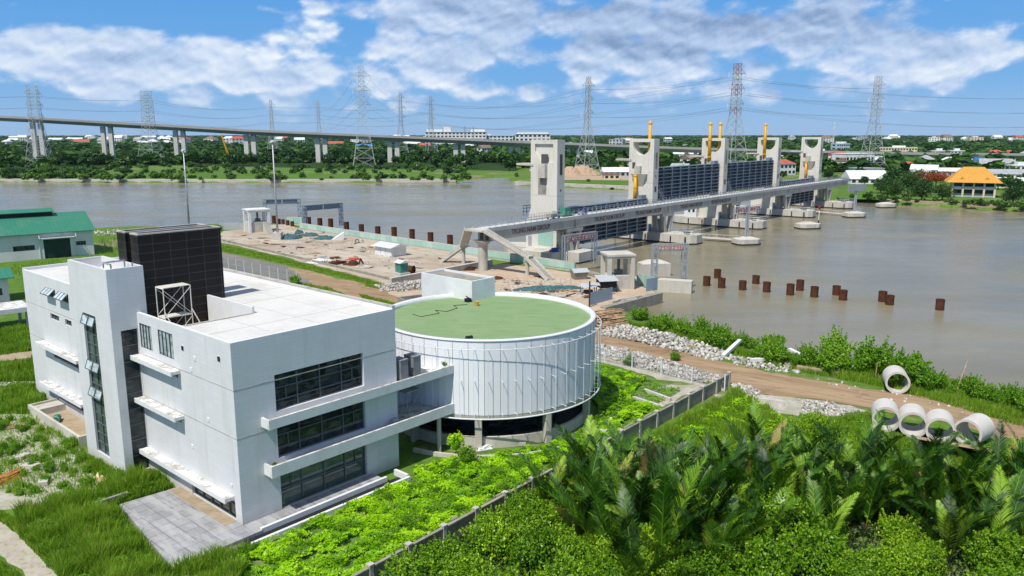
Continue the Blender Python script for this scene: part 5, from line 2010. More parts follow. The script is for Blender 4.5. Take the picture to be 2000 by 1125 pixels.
# tin lean-to, junk and tin fence near the quay
t = thing("tin_shed", "black sided shed with a sloping tin roof beside the concrete frame hut", "shed", g(1184, 570), R(15))
mb = MB()
for x in (-1.5, 1.5):
    for y in (-1.1, 1.1):
        mb.bar((x, y, 0), (x, y, 2.3 + 0.2 * (y > 0)), 0.12)
mb.box(-1.5, 1.5, -1.1, 1.1, 0.9, 2.2)
mb.build("wall", M_BLACK, t)
mb = MB()
mb.quad((-1.9, -1.6, 2.25), (1.9, -1.6, 2.25), (1.9, 1.5, 2.95), (-1.9, 1.5, 2.95))
mb.quad((-1.9, -1.6, 2.20), (-1.9, 1.5, 2.90), (1.9, 1.5, 2.90), (1.9, -1.6, 2.20))
mb.build("roof", M_TIN, t)
t = thing("tin_shed", "low lean-to of loose tin sheets left of the black sided shed", "shed", g(1150, 574), R(5))
mb = MB()
mb.quad((-1.6, -0.9, 1.3), (1.2, -1.1, 1.5), (1.3, 0.9, 1.9), (-1.5, 1.0, 1.7))
mb.quad((-0.2, -0.8, 1.75), (2.0, -0.6, 1.6), (2.0, 0.9, 1.9), (-0.1, 0.9, 2.0))
mb.build("roof", M_TIN, t)
mb = MB()
for x in (-1.4, 1.2):
    for y in (-0.8, 0.8):
        mb.bar((x, y, 0), (x, y, 1.5), 0.1)
mb.box(-0.9, 0.7, -0.5, 0.6, 0.0, 0.7)
mb.build("post", M_BLACK, t)
local_wall("tin_fence", "blue grey tin fence behind the round hall by the quay", "fence", g(1152, 597), g(1196, 585), [("sheet", M_BLUETIN, 0, None, 0, 0.06, 0, 2.2)])
local_wall("tin_fence", "blue grey tin fence at the water end of the apron", "fence", g(1262, 570), g(1284, 566), [("sheet", M_BLUETIN, 0, None, 0, 0.06, 0, 2.4)])
mb = MB()
mb.bar((0, 0, 0), (0, 0, 4.4), 0.24)
tag(mb.build("rusty_post", M_RUST, None, loc=g(1151, 600)), "rusty steel post standing by the blue grey tin fence", "post")
t = thing("hopper", "grey steel hopper with a raised lip lying on the apron", "hopper", g(1131, 545), R(20))
mb = MB()
mb.add([(-1.2, -0.8, 0), (1.2, -0.8, 0), (1.2, 0.8, 0), (-1.2, 0.8, 0), (-1.6, -1.2, 1.5), (1.6, -1.2, 1.5), (1.6, 1.2, 1.8), (-1.6, 1.2, 1.8)],
       [(0, 3, 2, 1), (0, 1, 5, 4), (1, 2, 6, 5), (2, 3, 7, 6), (3, 0, 4, 7)])
mb.build("bin", M_CONC_DARK, t)
mb = MB()
mb.quad((-1.7, -1.3, 1.52), (1.7, -1.3, 1.52), (1.9, 0.4, 2.1), (-1.5, 0.4, 2.1))
mb.bar((-1.6, 1.2, 1.7), (-2.2, 1.6, 3.6), 0.12)
mb.build("lid", M_TIN, t)

def heap_of_poles(name, label, cat, loc, rz, n, L, r, w, h, mat, seed):
    rr_ = random.Random(seed)
    mb = MB()
    for i in range(n):
        f = rr_.random()
        z = 0.08 + h * f ** 1.4
        y = rr_.uniform(-w / 2, w / 2) * (1 - 0.75 * f)
        a = rr_.uniform(-0.16, 0.16)
        l = L * rr_.uniform(0.6, 1.05) / 2
        x = rr_.uniform(-0.4, 0.4)
        mb.tube((x - l * math.cos(a), y - l * math.sin(a), z + rr_.uniform(-.1, .1)), (x + l * math.cos(a), y + l * math.sin(a), z + rr_.uniform(-.1, .15)), r * rr_.uniform(.7, 1.3), n=5)
    o = mb.build(name, mat, None, loc=loc, rz=rz)
    return tag(o, label, cat)
heap_of_poles("pole_heap", "big heap of brown timber poles behind the round hall", "timber", g(1187, 634), R(25), 150, 5.0, 0.07, 4.6, 2.1, M_BAMBOO, 5)
heap_of_poles("pole_heap", "loose pale timber poles lying along the quay edge", "timber", g(1225, 588), R(42), 26, 7.0, 0.08, 2.4, 0.5, M_CONC_PALE, 8)
heap_of_poles("plank_heap", "heap of orange planks in the weeds at the left", "timber", g(14, 938), R(70), 26, 2.6, 0.06, 1.6, 0.6, M_PLANK, 9)
heap_of_poles("plank_heap", "short brown planks lying in the grass at the far left", "timber", g(16, 838), R(30), 8, 2.4, 0.06, 0.9, 0.2, M_WOOD, 10)
heap_of_poles("pole_heap", "rusty reinforcing bars lying by the retaining wall", "steel bars", g(905, 528), R(12), 24, 6.0, 0.06, 2.0, 0.5, M_RUST, 11)
heap_of_poles("plank_heap", "scattered boards and rubbish along the front kerb of the yard", "rubbish", g(625, 512), R(-38), 60, 3.2, 0.10, 7.0, 0.5, M_WHITE2, 12)
heap_of_poles("plank_heap", "rusty scraps and boards along the front kerb of the yard", "rubbish", g(660, 515), R(-38), 50, 2.6, 0.12, 6.0, 0.5, M_RUST, 13)
heap_of_poles("plank_heap", "pale scrap boards near the rusty buffer in the yard", "rubbish", g(712, 523), R(-20), 30, 3.4, 0.10, 3.6, 0.4, M_CONC_PALE, 14)

def tarp_heap(label, loc, w, d, h, mat, seed, cat="tarpaulin"):
    r = np.random.default_rng(seed)
    n = 22
    xs = np.linspace(-1, 1, n)
    XX, YY = np.meshgrid(xs, xs, indexing='ij')
    ph = r.uniform(0, 6, 6)
    Z = np.clip(1 - XX ** 2 - YY ** 2, 0, 1) ** 0.6
    Z = Z * (0.65 + 0.22 * np.sin(5 * XX + ph[0]) * np.cos(4 * YY + ph[1]) + 0.16 * np.sin(11 * XX + 7 * YY + ph[2]) + 0.10 * r.normal(0, 1, XX.shape))
    V = np.stack([XX.ravel() * w / 2 * (1 + 0.1 * np.sin(3 * YY.ravel() + ph[3])), YY.ravel() * d / 2 * (1 + 0.12 * np.sin(4 * XX.ravel() + ph[4])), np.clip(Z.ravel(), 0, 2) * h], 1)
    I = np.arange(n * n).reshape(n, n)
    Fq = np.stack([I[:-1, :-1].ravel(), I[1:, :-1].ravel(), I[1:, 1:].ravel(), I[:-1, 1:].ravel()], 1)
    keep = (np.hypot(XX, YY).ravel()[Fq] < 1.04).all(1)
    o = obj_from("tarpaulin_heap", np_mesh("tarpaulin_heap", V, Fq[keep], mat), None, loc, r.uniform(-.4, .4))
    return tag(o, label, cat)
tarp_heap("crumpled teal tarpaulin heap nearest the tall lamp mast in the yard", g(568, 466), 6.5, 5.0, 1.6, M_TEAL, 1)
tarp_heap("small teal tarpaulin bundle behind the heap by the mast", g(584, 457), 2.6, 2.6, 1.6, M_TEAL, 2)
tarp_heap("long low teal tarpaulin in the middle of the yard", g(606, 461), 5.0, 3.6, 1.3, M_TEAL, 3)
tarp_heap("teal tarpaulin heap beside the tilted white slab", g(636, 467), 6.2, 4.0, 1.2, M_TEAL, 4)
tarp_heap("dark teal netting heaped along the apron behind the round hall", g(1070, 566), 13, 2.6, 1.0, M_TEAL, 5)
tarp_heap("brown rubbish heap in the middle of the apron", g(968, 545), 3.4, 2.4, 0.6, M_RUST, 6, "rubbish")
tarp_heap("reddish rubbish heap at the front kerb of the yard", g(690, 508), 3.0, 1.6, 0.7, M_RED, 7, "rubbish")
tarp_heap("cream cloth bundle lying in the grass by the stair tower", g(193, 942), 1.5, 1.1, 0.8, M_TARP, 8)
tarp_heap("rust brown heap at the foot of the right stair post", g(1062, 575), 2.2, 1.4, 0.4, M_RUST, 19, "rubbish")
mb = MB()
mb.add([(-1.6, -0.9, 0), (1.6, -0.9, 0), (1.6, 0.9, 0), (-1.6, 0.9, 0), (-0.6, -0.9, 0.6), (1.8, -0.9, 2.0), (1.8, 0.9, 2.0), (-0.6, 0.9, 0.6)],
       [(0, 3, 2, 1), (4, 5, 6, 7), (0, 1, 5, 4), (1, 2, 6, 5), (2, 3, 7, 6), (3, 0, 4, 7)])
tag(mb.build("tilted_slab", M_WHITE2, None, loc=g(659, 468), rz=R(20)), "tilted white wedge shaped slab at the end of the teal heaps", "slab")
for (x, y, lab) in ((698, 475, "dark ring shaped pipe section standing in the yard, the left one"), (706, 475, "pale ring shaped pipe section standing in the yard, the right one")):
    mb = MB()
    mb.tube((0, -0.35, 0.55), (0, 0.35, 0.55), 0.55, n=18, cap=False)
    mb.tube((0, 0.35, 0.55), (0, -0.35, 0.55), 0.45, n=18, cap=False)
    for yy, s in ((-0.35, 1), (0.35, -1)):
        vs, fs = [], []
        for k in range(18):
            a = 2 * math.pi * k / 18
            vs += [(0.55 * math.cos(a), yy, 0.55 + 0.55 * math.sin(a)), (0.45 * math.cos(a), yy, 0.55 + 0.45 * math.sin(a))]
        for k in range(18):
            j = (k + 1) % 18
            fs.append((2 * k, 2 * j, 2 * j + 1, 2 * k + 1))
        mb.add(vs, fs)
    tag(mb.build("pipe_ring", M_FRAME if x < 700 else M_CONC_PALE, None, loc=g(x, y), rz=R(30)), lab, "pipe ring")

# scrap strewn over the yard and the apron
def scrap(label, group, poly, n, seed):
    r_ = random.Random(seed)
    mats = [M_RUST, M_WOOD, M_CONC_DARK, M_TIN, M_BARK, M_CONC_PALE, M_WOOD, M_RUST]
    for i, (x, y) in enumerate(scatter(poly, n, r_, 1.2)):
        mb = MB()
        L = r_.uniform(0.8, 3.2)
        for k in range(r_.randint(1, 4)):
            mb.obox((r_.uniform(-.4, .4), 0.3 * k + r_.uniform(-.1, .1), 0.09 + 0.07 * k), (L * r_.uniform(.7, 1), r_.uniform(0.12, 0.5), 0.06), r_.uniform(-.2, .2), r_.uniform(-.06, .06))
        tag(mb.build("scrap_board", mats[r_.randrange(len(mats))], None, loc=(x, y, 0.05), rz=r_.uniform(0, 3.1)), label, "scrap", group)
scrap("scrap boards or plates lying on the dusty floor of the walled yard", "scrap lying in the walled yard", [(p.x, p.y) for p in gp((450, 460), (590, 456), (840, 502), (930, 512), (770, 538), (560, 498))], 46, 5)
scrap("scrap boards or plates lying on the dusty apron between retaining wall and quay", "scrap lying on the apron", [(p.x, p.y) for p in gp((900, 548), (1060, 540), (1110, 556), (1160, 585), (1120, 598), (980, 578))], 40, 6)
# site office with its low gabled roof
t = thing("site_office", "low white site office with a pale sheet roof in the middle of the yard", "hut", g(763, 498), R(46))
mb = MB()
mb.box(-2.2, 2.2, -3.2, 3.2, 0, 2.3)
mb.build("wall", M_WHITE2, t)
mb = MB()
for y in (-1.0, 1.0):
    mb.box(-2.21, -2.2, y - .02, y + .02, 0, 2.3)
mb.box(-2.23, -2.2, -0.5, 0.5, 0.0, 1.95, 1)
mb.build("door", [M_FRAME, M_STEEL_W], t)
mb = MB()
mb.add([(-2.9, -3.8, 2.2), (2.9, -3.8, 2.2), (2.9, 3.8, 2.2), (-2.9, 3.8, 2.2), (0, -3.8, 3.0), (0, 3.8, 3.0)],
       [(0, 4, 5, 3), (1, 2, 5, 4), (0, 1, 4), (2, 3, 5), (0, 3, 2, 1)])
mb.build("roof", M_WHITETIN, t)
t = thing("pump_hut", "small green hut with a pale roof on the retaining wall corner", "hut", g(785, 541), R(40))
mb = MB()
mb.box(-0.9, 0.9, -1.0, 1.0, 1.0, 3.0)
mb.build("wall", M_GREENPAINT, t)
mb = MB()
mb.add([(-1.2, -1.3, 2.98), (1.2, -1.3, 2.98), (1.2, 1.3, 2.98), (-1.2, 1.3, 2.98), (0, -1.3, 3.5), (0, 1.3, 3.5)], [(0, 4, 5, 3), (1, 2, 5, 4), (0, 1, 4), (2, 3, 5), (0, 3, 2, 1)])
mb.build("roof", M_WHITETIN, t)
mb = MB()
mb.box(-1.2, 1.2, -1.3, 1.3, -0.1, 1.0)
mb.build("base", M_CONC_PALE, t)
mb = MB()
mb.tube((-1.0, 0, 0.9), (1.0, 0, 0.9), 0.85, n=20)
for x in (-0.95, 0, 0.95):
    mb.tube((x - .05, 0, 0.9), (x + .05, 0, 0.9), 0.9, n=20)
tag(mb.build("rusty_tank", M_RUST, None, loc=g(800, 535), rz=R(-20)), "rust brown cylindrical tank lying beside the small green hut", "tank")
mb = MB()
mb.lathe([(0, 1.2), (0.5, 1.1), (1.0, 0.8), (1.3, 0.0)], 16)
mb.box(-2.2, 0, -0.5, 0.5, 0, 0.4)
mb.bar((1.2, 0.2, 0), (1.6, 0.3, 1.5), 0.3)
mb.bar((1.6, 0.3, 1.5), (2.2, 0.3, 0.3), 0.3)
tag(mb.build("rusty_buffer", M_RUST, None, loc=g(690, 518), rz=R(-10)), "rust brown machine part on the front kerb of the yard", "scrap")
t = thing("chamber", "dark rusty edged square chamber opening beyond the office roof", "chamber", g(808, 590), R(30))
mb = MB()
for bx in ((-2.4, 2.4, -1.5, -1.2), (-2.4, 2.4, 1.2, 1.5), (-2.4, -2.1, -1.2, 1.2), (2.1, 2.4, -1.2, 1.2)):
    mb.box(*bx, -0.1, 0.9)
mb.build("kerb", M_CONC_DARK, t)
mb = MB()
mb.box(-2.1, 2.1, -1.2, 1.2, 0.0, 0.3)
mb.build("lid", M_RUST, t)

# tall masts
def mast(label, loc, h, base, lean):
    t = thing("lamp_mast", label, "mast", loc, 0.0, "tall lamp masts by the river")
    mb = MB()
    mb.tube((0, 0, 0), (lean, 0, h), 0.30, 0.15, n=10)
    mb.build("pole", M_STEEL, t, True)
    mb = MB()
    mb.obox((lean, 0, h + 0.25), (0.9, 0.9, 0.4), 0.3)
    for k in range(4):
        a = k * math.pi / 2
        mb.obox((lean + 0.5 * math.cos(a), 0.5 * math.sin(a), h - 0.05), (0.4, 0.3, 0.3), a)
    mb.build("lamp_head", M_STEEL_W, t)
    mb = MB()
    mb.box(-1.1, 1.1, -1.1, 1.1, -0.1, base)
    mb.build("base_block", M_CONC_PALE, t)
mast("tall thin lamp mast behind the black clad roof tower", g(370, 446), ztop(g(370, 446), 294), 0.5, 0.0)
mast("tall thin lamp mast on a concrete block in the yard", g(543, 468), ztop(g(543, 468), 277), 2.0, 0.0)

# yard fence beyond the office roof
def mesh_fence(label, pa, pb, h, step, kerb, mat, fine=0.35, group=None):
    a, b = Vector((*pa[:2], 0)), Vector((*pb[:2], 0))
    t = thing("mesh_fence", label, "fence", a, math.atan2(b.y - a.y, b.x - a.x), group)
    L = (b - a).length
    n = max(1, round(L / step))
    for i in range(n + 1):
        x = L * i / n
        MB().box(x - 0.06, x + 0.06, -0.06, 0.06, -0.1, h + 0.08).build("post", M_STEEL_W, t)
    mb = MB()
    for z in (kerb + 0.1, kerb + (h - kerb) * 0.5, h - 0.04):
        mb.bar((0, 0.005, z), (L, 0.005, z), 0.045)
    m = int(L / fine)
    for i in range(m):
        x = L * (i + 0.5) / m
        mb.bar((x, 0.01, kerb), (x, 0.01, h), 0.018)
    mb.build("mesh_panel", mat, t)
    mb = MB()
    mb.box(0, L, -0.14, 0.14, -0.2, kerb)
    mb.build("kerb", M_CONC_PALE, t)
    return t
mesh_fence("grey mesh fence along the tarmac road beyond the office roof", g(390, 515), g(580, 556), 2.5, 3.2, 0.25, M_STEEL, 0.16)
mesh_fence("white posted mesh fence between the rubble and the round hall grass", g(1130, 697), g(1415, 764), 1.9, 4.2, 0.22, M_STEEL, 0.22)

# boundary wall
bw_a, bw_b = g(640, 1150, 1.55), g(1424, 729, 1.55)
bwa, bwb = Vector((bw_a.x, bw_a.y, 0)), Vector((bw_b.x, bw_b.y, 0))
bwt = thing("boundary_wall", "long weathered concrete boundary wall running between grass and palms", "wall", bwa, math.atan2(bwb.y - bwa.y, bwb.x - bwa.x))
BWL = (bwb - bwa).length
n = round(BWL / 3.3)
for i in range(n + 1):
    x = BWL * i / n
    mb = MB()
    mb.box(x - 0.16, x + 0.16, -0.16, 0.16, -0.3, 1.62)
    mb.box(x - 0.21, x + 0.21, -0.21, 0.21, 1.62, 1.72)
    mb.build("post", M_CONC, bwt)
    if i < n:
        x2 = BWL * (i + 1) / n
        mb = MB()
        mb.box(x + 0.16, x2 - 0.16, -0.07, 0.07, -0.3, 1.42)
        mb.build("panel", M_CONC_WALL, bwt)
        mb = MB()
        mb.box(x + 0.16, x2 - 0.16, -0.12, 0.12, 1.42, 1.52)
        mb.build("coping", M_CONC_DARK, bwt)
bwd = (bwb - bwa).normalized()
bwn = Vector((-bwd.y, bwd.x, 0))
def along_wall(x, y, z=0.0):
    return bwa + bwd * x + bwn * y + Vector((0, 0, z))
local_wall("drain_kerb", "moss grown concrete drain kerb just inside the boundary wall", "kerb", along_wall(12, 1.9), along_wall(46, 1.9), [("kerb", M_CONC_WALL, 0, None, -0.12, 0.12, -0.1, 0.35)])
mb = MB()
mb.lathe([(13.1, -0.1), (13.1, 0.38), (12.85, 0.38), (12.85, -0.1)], 40, a0=R(-120), a1=R(-15))
tag(mb.build("curved_kerb", M_CONC_PALE, None, loc=D0), "curved pale kerb in the weeds around the foot of the round hall", "kerb")
for (x, y, rz, L, lab) in ((1265, 790, -50, 4.2, "weathered timber beam lying in the grass right of the round hall, the front one"), (1284, 775, -55, 4.0, "weathered timber beam lying in the grass right of the round hall, the rear one")):
    mb = MB()
    mb.obox((0, 0, 0.22), (L, 0.35, 0.35), 0)
    tag(mb.build("timber_beam", M_CONC_PALE, None, loc=g(x, y), rz=R(rz)), lab, "beam")
mb = MB()
for k in range(3):
    mb.obox((0.3 * k, 0.25 * k, 0.1 + 0.1 * k), (1.6, 0.4, 0.1), 0.3 * k)
mb.obox((-1.0, 0, 0.25), (1.2, 0.12, 0.12), 0.5, 0.4)
tag(mb.build("broken_pallet", M_WHITE2, None, loc=g(945, 880), rz=0.4), "broken white boards by the front column of the round hall", "boards")
for (x, y, s, lab) in ((1022, 868, 0.9, "pale concrete lump in the weeds near the curved kerb"), (1175, 845, 1.0, "flat pale slab lying in the weeds inside the boundary wall"),
                       (60, 915, 1.1, "pale concrete block in the weeds near the orange planks"), (45, 895, 0.9, "grey block beside the planks in the weeds"), (85, 945, 1.0, "long grey kerbstone in the weeds at the lower left")):
    mb = MB()
    mb.obox((0, 0, 0.18), (1.3 * s, 0.7 * s, 0.36 * s), rng.uniform(0, 3), 0.06, 0.05)
    tag(mb.build("concrete_block", M_CONC, None, loc=g(x, y)), lab, "concrete block")

# big concrete pipes
M_PIPE = concrete('pipe_concrete', (0.58, 0.56, 0.52), (0.40, 0.37, 0.32), 0.35, 0.5, 0.4)
def big_pipe(label, loc, rz, Ro=1.27, Ri=1.05, L=2.8):
    mb = MB()
    n = 48
    for r_, y in (((Ro, -L / 2), (Ro, L / 2)), ((Ro, L / 2), (Ri, L / 2)), ((Ri, L / 2), (Ri, -L / 2)), ((Ri, -L / 2), (Ro, -L / 2))):
        vs, fs = [], []
        for k in range(n):
            a = 2 * math.pi * k / n
            for q, yy in (r_, y):
                vs.append((q * math.cos(a), yy, Ro + q * math.sin(a)))
        for k in range(n):
            j = (k + 1) % n
            fs.append((2 * k, 2 * j, 2 * j + 1, 2 * k + 1))
        mb.add(vs, fs)
    o = mb.build("concrete_pipe", M_PIPE, None, True, loc, rz)
    return tag(o, label, "pipe", "big concrete pipes by the dirt track")
big_pipe("round concrete pipe standing alone on the river side of the dirt track", g(1748, 762), R(-18))
big_pipe("round concrete pipe, leftmost of the row on the palm side of the track", g(1727, 834), R(-22))
big_pipe("round concrete pipe, second from the left in the row by the palms", g(1780, 845), R(-24))
big_pipe("round concrete pipe, third from the left in the row by the palms", g(1833, 857), R(-26))
big_pipe("round concrete pipe turned sideways at the right end of the row", g(1899, 864), R(-52))
for (x0, y0, x1, y1, w, lab) in ((1412, 700, 1444, 682, 0.5, "white concrete beam lying askew at the left end of the rubble bank"), (1466, 708, 1530, 704, 0.5, "white concrete beam lying flat on the rubble bank"),
                              (1540, 700, 1604, 724, 0.5, "white concrete beam tipped up over another beam"), (1556, 722, 1640, 732, 0.9, "long buff concrete beam lying by the dirt track"), (1336, 676, 1362, 686, 0.4, "short buff beam lying in the rubble above the track")):
    a, b = g(x0, y0), g(x1, y1)
    d = b - a
    mb = MB()
    L = d.length
    tip = 0.9 if "tipped" in lab or "askew" in lab else 0.1
    mb.bar((0, 0, 0.3 + tip * (1 if "tipped" in lab else 0)), (L, 0, 0.3 + tip * (1 if "askew" in lab else 0.4)), w, 0.4)
    tag(mb.build("concrete_beam", M_WHITE2 if "white" in lab else M_SANDY, None, loc=a, rz=math.atan2(d.y, d.x)), lab, "beam")
mb = MB()
mb.obox((0, 0, 1.0), (8.2, 4.4, 0.25), 0, 0.02, -0.36)
mb.obox((2, -1.5, 0.2), (0.5, 0.5, 1.2), 0)
mb.obox((-2, -1.5, 0.2), (0.5, 0.5, 1.2), 0)
tag(mb.build("tilted_slab", M_SANDY, None, loc=g(1885, 893), rz=R(-28)), "sloping grey brown concrete slab below the sideways pipe", "slab")
mb = MB()
for k in range(5):
    mb.box(-1.3 + 0.12 * k, 1.3 - 0.1 * k, -0.9 + 0.3 * k, -0.66 + 0.3 * k, 0, 0.5 - 0.07 * k)
tag(mb.build("stacked_slab", M_CONC_PALE, None, loc=g(1508, 785), rz=R(-25)), "pile of pale cement sheets at the edge of the palm grove", "slabs")
for (x, y, h, lx, ly, lab) in ((1866, 768, 3.6, 1.9, 1.5, "leaning bamboo pole by the riverside bushes"), (1710, 737, 1.9, 0.05, 0, "short upright stake left of the lone pipe"), (1996, 798, 3.0, 0.1, 0.1, "upright bamboo pole at the right edge of the bank"), (1938, 902, 3.0, 0.05, 0, "upright bamboo stake beside the sloping slab"), (1172, 668, 3.2, 0.1, 0.1, "upright bamboo stake in front of the timber pole heap")):
    mb = MB()
    mb.tube((0, 0, -0.2), (lx, ly, h), 0.07, 0.04, n=6)
    tag(mb.build("bamboo_pole", M_BAMBOO, None, loc=g(x, y)), lab, "pole")

# rubble
def rubble(label, poly, n, smin, smax, seed, hump=0.0, name="rubble"):
    r = np.random.default_rng(seed)
    pts = scatter_np(poly, n, r)
    base = np.array([[0, 0, 1], [0.9, 0, 0.3], [0.25, 0.85, 0.35], [-0.75, 0.5, 0.25], [-0.7, -0.55, 0.3], [0.3, -0.85, 0.25], [0.5, 0.4, -0.6], [-0.5, 0.3, -0.6], [0, -0.6, -0.6]])
    tri = np.array([[0, 1, 2], [0, 2, 3], [0, 3, 4], [0, 4, 5], [0, 5, 1], [1, 6, 2], [2, 6, 7], [2, 7, 3], [3, 7, 4], [4, 7, 8], [4, 8, 5], [5, 8, 1], [1, 8, 6]])
    m = len(base)
    jit = base[None] * (1 + r.normal(0, 0.18, (n, m, 1))) + r.normal(0, 0.10, (n, m, 3))
    s = (smin + (smax - smin) * r.random(n) ** 2)
    jit = jit * s[:, None, None] * np.array([1, 1, 0.8])
    q, _ = np.linalg.qr(r.normal(0, 1, (n, 3, 3)))
    jit = np.einsum('nij,nkj->nki', q, jit)
    cen = pts.mean(0)
    ext = np.linalg.norm(pts - cen, axis=1).max()
    zz = r.random(n) * 0.35 * s + hump * np.clip(1 - np.linalg.norm(pts - cen, axis=1) / ext, 0, 1) * r.random(n)
    V = (jit + np.concatenate([pts, zz[:, None]], 1)[:, None, :]).reshape(-1, 3)
    Fq = (tri[None] + (np.arange(n) * m)[:, None, None]).reshape(-1, 3)
    o = obj_from(name, np_mesh(name, V, Fq, M_ROCK, np.repeat(r.random(n), m)))
    return tag(o, label, "rubble", None, "stuff")
rubble("broad bank of white rubble between the dirt track and the river bushes", gp((1165, 655), (1205, 632), (1250, 642), (1320, 658), (1405, 684), (1440, 700), (1400, 706), (1330, 690), (1240, 668)), 1500, 0.10, 0.38, 1, 0.5)
rubble("white rubble strip between the mesh fence and the dirt track", gp((1160, 672), (1250, 690), (1330, 715), (1424, 742), (1408, 752), (1345, 745), (1250, 718), (1165, 694)), 1300, 0.12, 0.40, 2, 0.25)
rubble("small spill of white rubble past the end of the boundary wall", gp((1428, 748), (1470, 758), (1490, 768), (1470, 778), (1432, 768)), 160, 0.12, 0.38, 3, 0.3)
rubble("scattered white rubble under the fallen beams", gp((1430, 700), (1530, 700), (1560, 730), (1490, 724), (1430, 714)), 220, 0.1, 0.40, 4, 0.1)
rubble("low line of white rubble on the palm side of the dirt track", gp((1560, 782), (1620, 786), (1662, 806), (1640, 818), (1570, 806)), 260, 0.1, 0.3, 5, 0.2)
rubble("heap of white rubble below the retaining wall", gp((730, 560), (775, 556), (835, 548), (838, 566), (790, 570), (745, 570)), 420, 0.15, 0.42, 6, 0.8)
rubble("white stones scattered in the weeds at the far left", gp((0, 742), (70, 738), (72, 752), (0, 765)), 240, 0.06, 0.16, 7)
rubble("small stones scattered over the bare ground left of the office", gp((0, 830), (110, 845), (200, 900), (220, 960), (100, 970), (0, 950)), 1800, 0.03, 0.11, 8)
rubble("stray stones along the verge of the dirt track", gp((1580, 735), (1700, 760), (1830, 780), (1990, 812), (1985, 820), (1800, 800), (1640, 762)), 60, 0.08, 0.28, 9)
rubble("debris strewn over the dusty apron", gp((960, 545), (1110, 545), (1200, 575), (1140, 590), (980, 575)), 600, 0.06, 0.34, 10)
rubble("debris strewn over the walled yard", gp((440, 462), (590, 455), (840, 500), (930, 510), (770, 535), (560, 495)), 700, 0.06, 0.32, 11)
rubble("white stones along the bank behind the green roofed warehouse", gp((183, 452), (245, 450), (300, 448), (300, 455), (186, 462)), 160, 0.2, 0.6, 12)

# ------------------------------------------------------------------ warehouse and sheds at the left
wh_rz = math.atan2(187.1 - 174.9, -100.1 + 115.0)
wh = thing("warehouse", "long white warehouse with a green ridged roof at the left edge", "warehouse", g(185, 497), wh_rz)
Lw, Dw, He = 44.0, 17.0, 6.1
HO = [(-16.5, -12.2, 2.2, 3.4), (-10.4, -4.9, 0, 4.4), (-3.9, -1.6, 2.5, 3.5), (-25, -21, 2.2, 3.4), (-34, -30, 2.2, 3.4)]
mb = MB()
facade(mb, (0, 0, 0), X, -Y, -Lw, 0, 0, He, HO, 0.3)
facade(mb, (0, 0, 0), Y, X, 0, Dw, 0, He, [], 0.3)
facade(mb, (0, Dw, 0), X, Y, -Lw, 0, 0, He, [], 0.3)
mb.add([(0, 0, He), (0, Dw, He), (0, Dw / 2, He + 3.6)], [(0, 1, 2)])
M_WHWALL = concrete('warehouse_wall', (0.72, 0.72, 0.70), (0.36, 0.35, 0.31), 0.4, 0.15, 0.6)
mb.build("wall", M_WHWALL, wh)
for h in (HO[0], HO[2], HO[3], HO[4]):
    window(wh, (0, 0, 0), X, -Y, *h, 4, 1, 0.2, M_GLASS, 0.12)
mb = MB()
mb.box(-10.4, -4.9, 0.24, 0.28, 0, 4.4)
mb.box(-7.7, -7.6, 0.2, 0.24, 0, 4.4)
mb.build("sliding_door", plain('dark_green_door', (0.018, 0.045, 0.035), 0.5, 0.3, 0.15), wh)
mb = MB()
mb.box(-11.0, -4.0, -1.4, 0.0, 4.7, 4.85)
for x in (-11.3, -3.8):
    mb.bar((x, -0.05, 6.0), (x, -1.3, 4.8), 0.12)
    mb.bar((x, -0.06, 0), (x, -0.06, 6.0), 0.16)
mb.build("door_canopy", M_WHITETIN, wh)
mb = MB()
def roof_slab(mb, x0, x1, ya, za, yb, zb, th=0.15, mi=0):
    mb.add([(x0, ya, za), (x1, ya, za), (x1, yb, zb), (x0, yb, zb), (x0, ya, za - th), (x1, ya, za - th), (x1, yb, zb - th), (x0, yb, zb - th)],
           [(0, 1, 2, 3), (4, 7, 6, 5), (0, 4, 5, 1), (1, 5, 6, 2), (2, 6, 7, 3), (3, 7, 4, 0)], mi)
roof_slab(mb, -Lw - 0.5, 0.6, -0.7, He - 0.1, Dw / 2, He + 3.7)
roof_slab(mb, -Lw - 0.5, 0.6, Dw / 2, He + 3.7, Dw + 0.7, He - 0.1)
mb.build("roof", M_GREENROOF, wh)
mb = MB()
roof_slab(mb, -Lw, -6.5, Dw / 2 - 1.9, He + 4.2, Dw / 2, He + 4.9)
roof_slab(mb, -Lw, -6.5, Dw / 2, He + 4.9, Dw / 2 + 1.9, He + 4.2)
mb.box(-Lw, -6.8, Dw / 2 - 1.4, Dw / 2 + 1.4, He + 2.6, He + 4.25, 1)
mb.build("ridge_vent", [M_GREENROOF, M_BLACK], wh)
t = thing("shed", "small white shed with a green roof below the warehouse at the left edge", "shed", g(20, 588), R(40))
mb = MB()
mb.box(-9, 0, 0, 6, 0, 4.4)
mb.build("wall", M_WHWALL, t)
mb = MB()
roof_slab(mb, -9.5, 1.0, -0.8, 4.2, 3, 5.4)
roof_slab(mb, -9.5, 1.0, 3, 5.4, 6.8, 4.2)
mb.build("roof", M_GREENROOF, t)
mb = MB()
mb.box(-2.5, -1.0, -0.03, 0, 1.2, 2.4)
mb.build("window", M_GLASS, t)
t = thing("canopy", "low pale flat canopy slab between the shed and the office wing", "canopy", g(58, 640), R(42))
mb = MB()
mb.box(-12, 0.5, 0, 6.5, 2.7, 3.1)
mb.box(-12, 0.5, -0.25, 0, 2.5, 3.2)
mb.build("slab", M_LEDGE, t)
for x in (-11, -6, -0.3):
    MB().box(x, x + 0.4, 0.1, 0.5, 0, 2.7).build("post", M_CONC, t)
    MB().box(x, x + 0.4, 5.7, 6.1, 0, 2.7).build("post", M_CONC, t)
mb = MB()
r0 = random.Random(2)
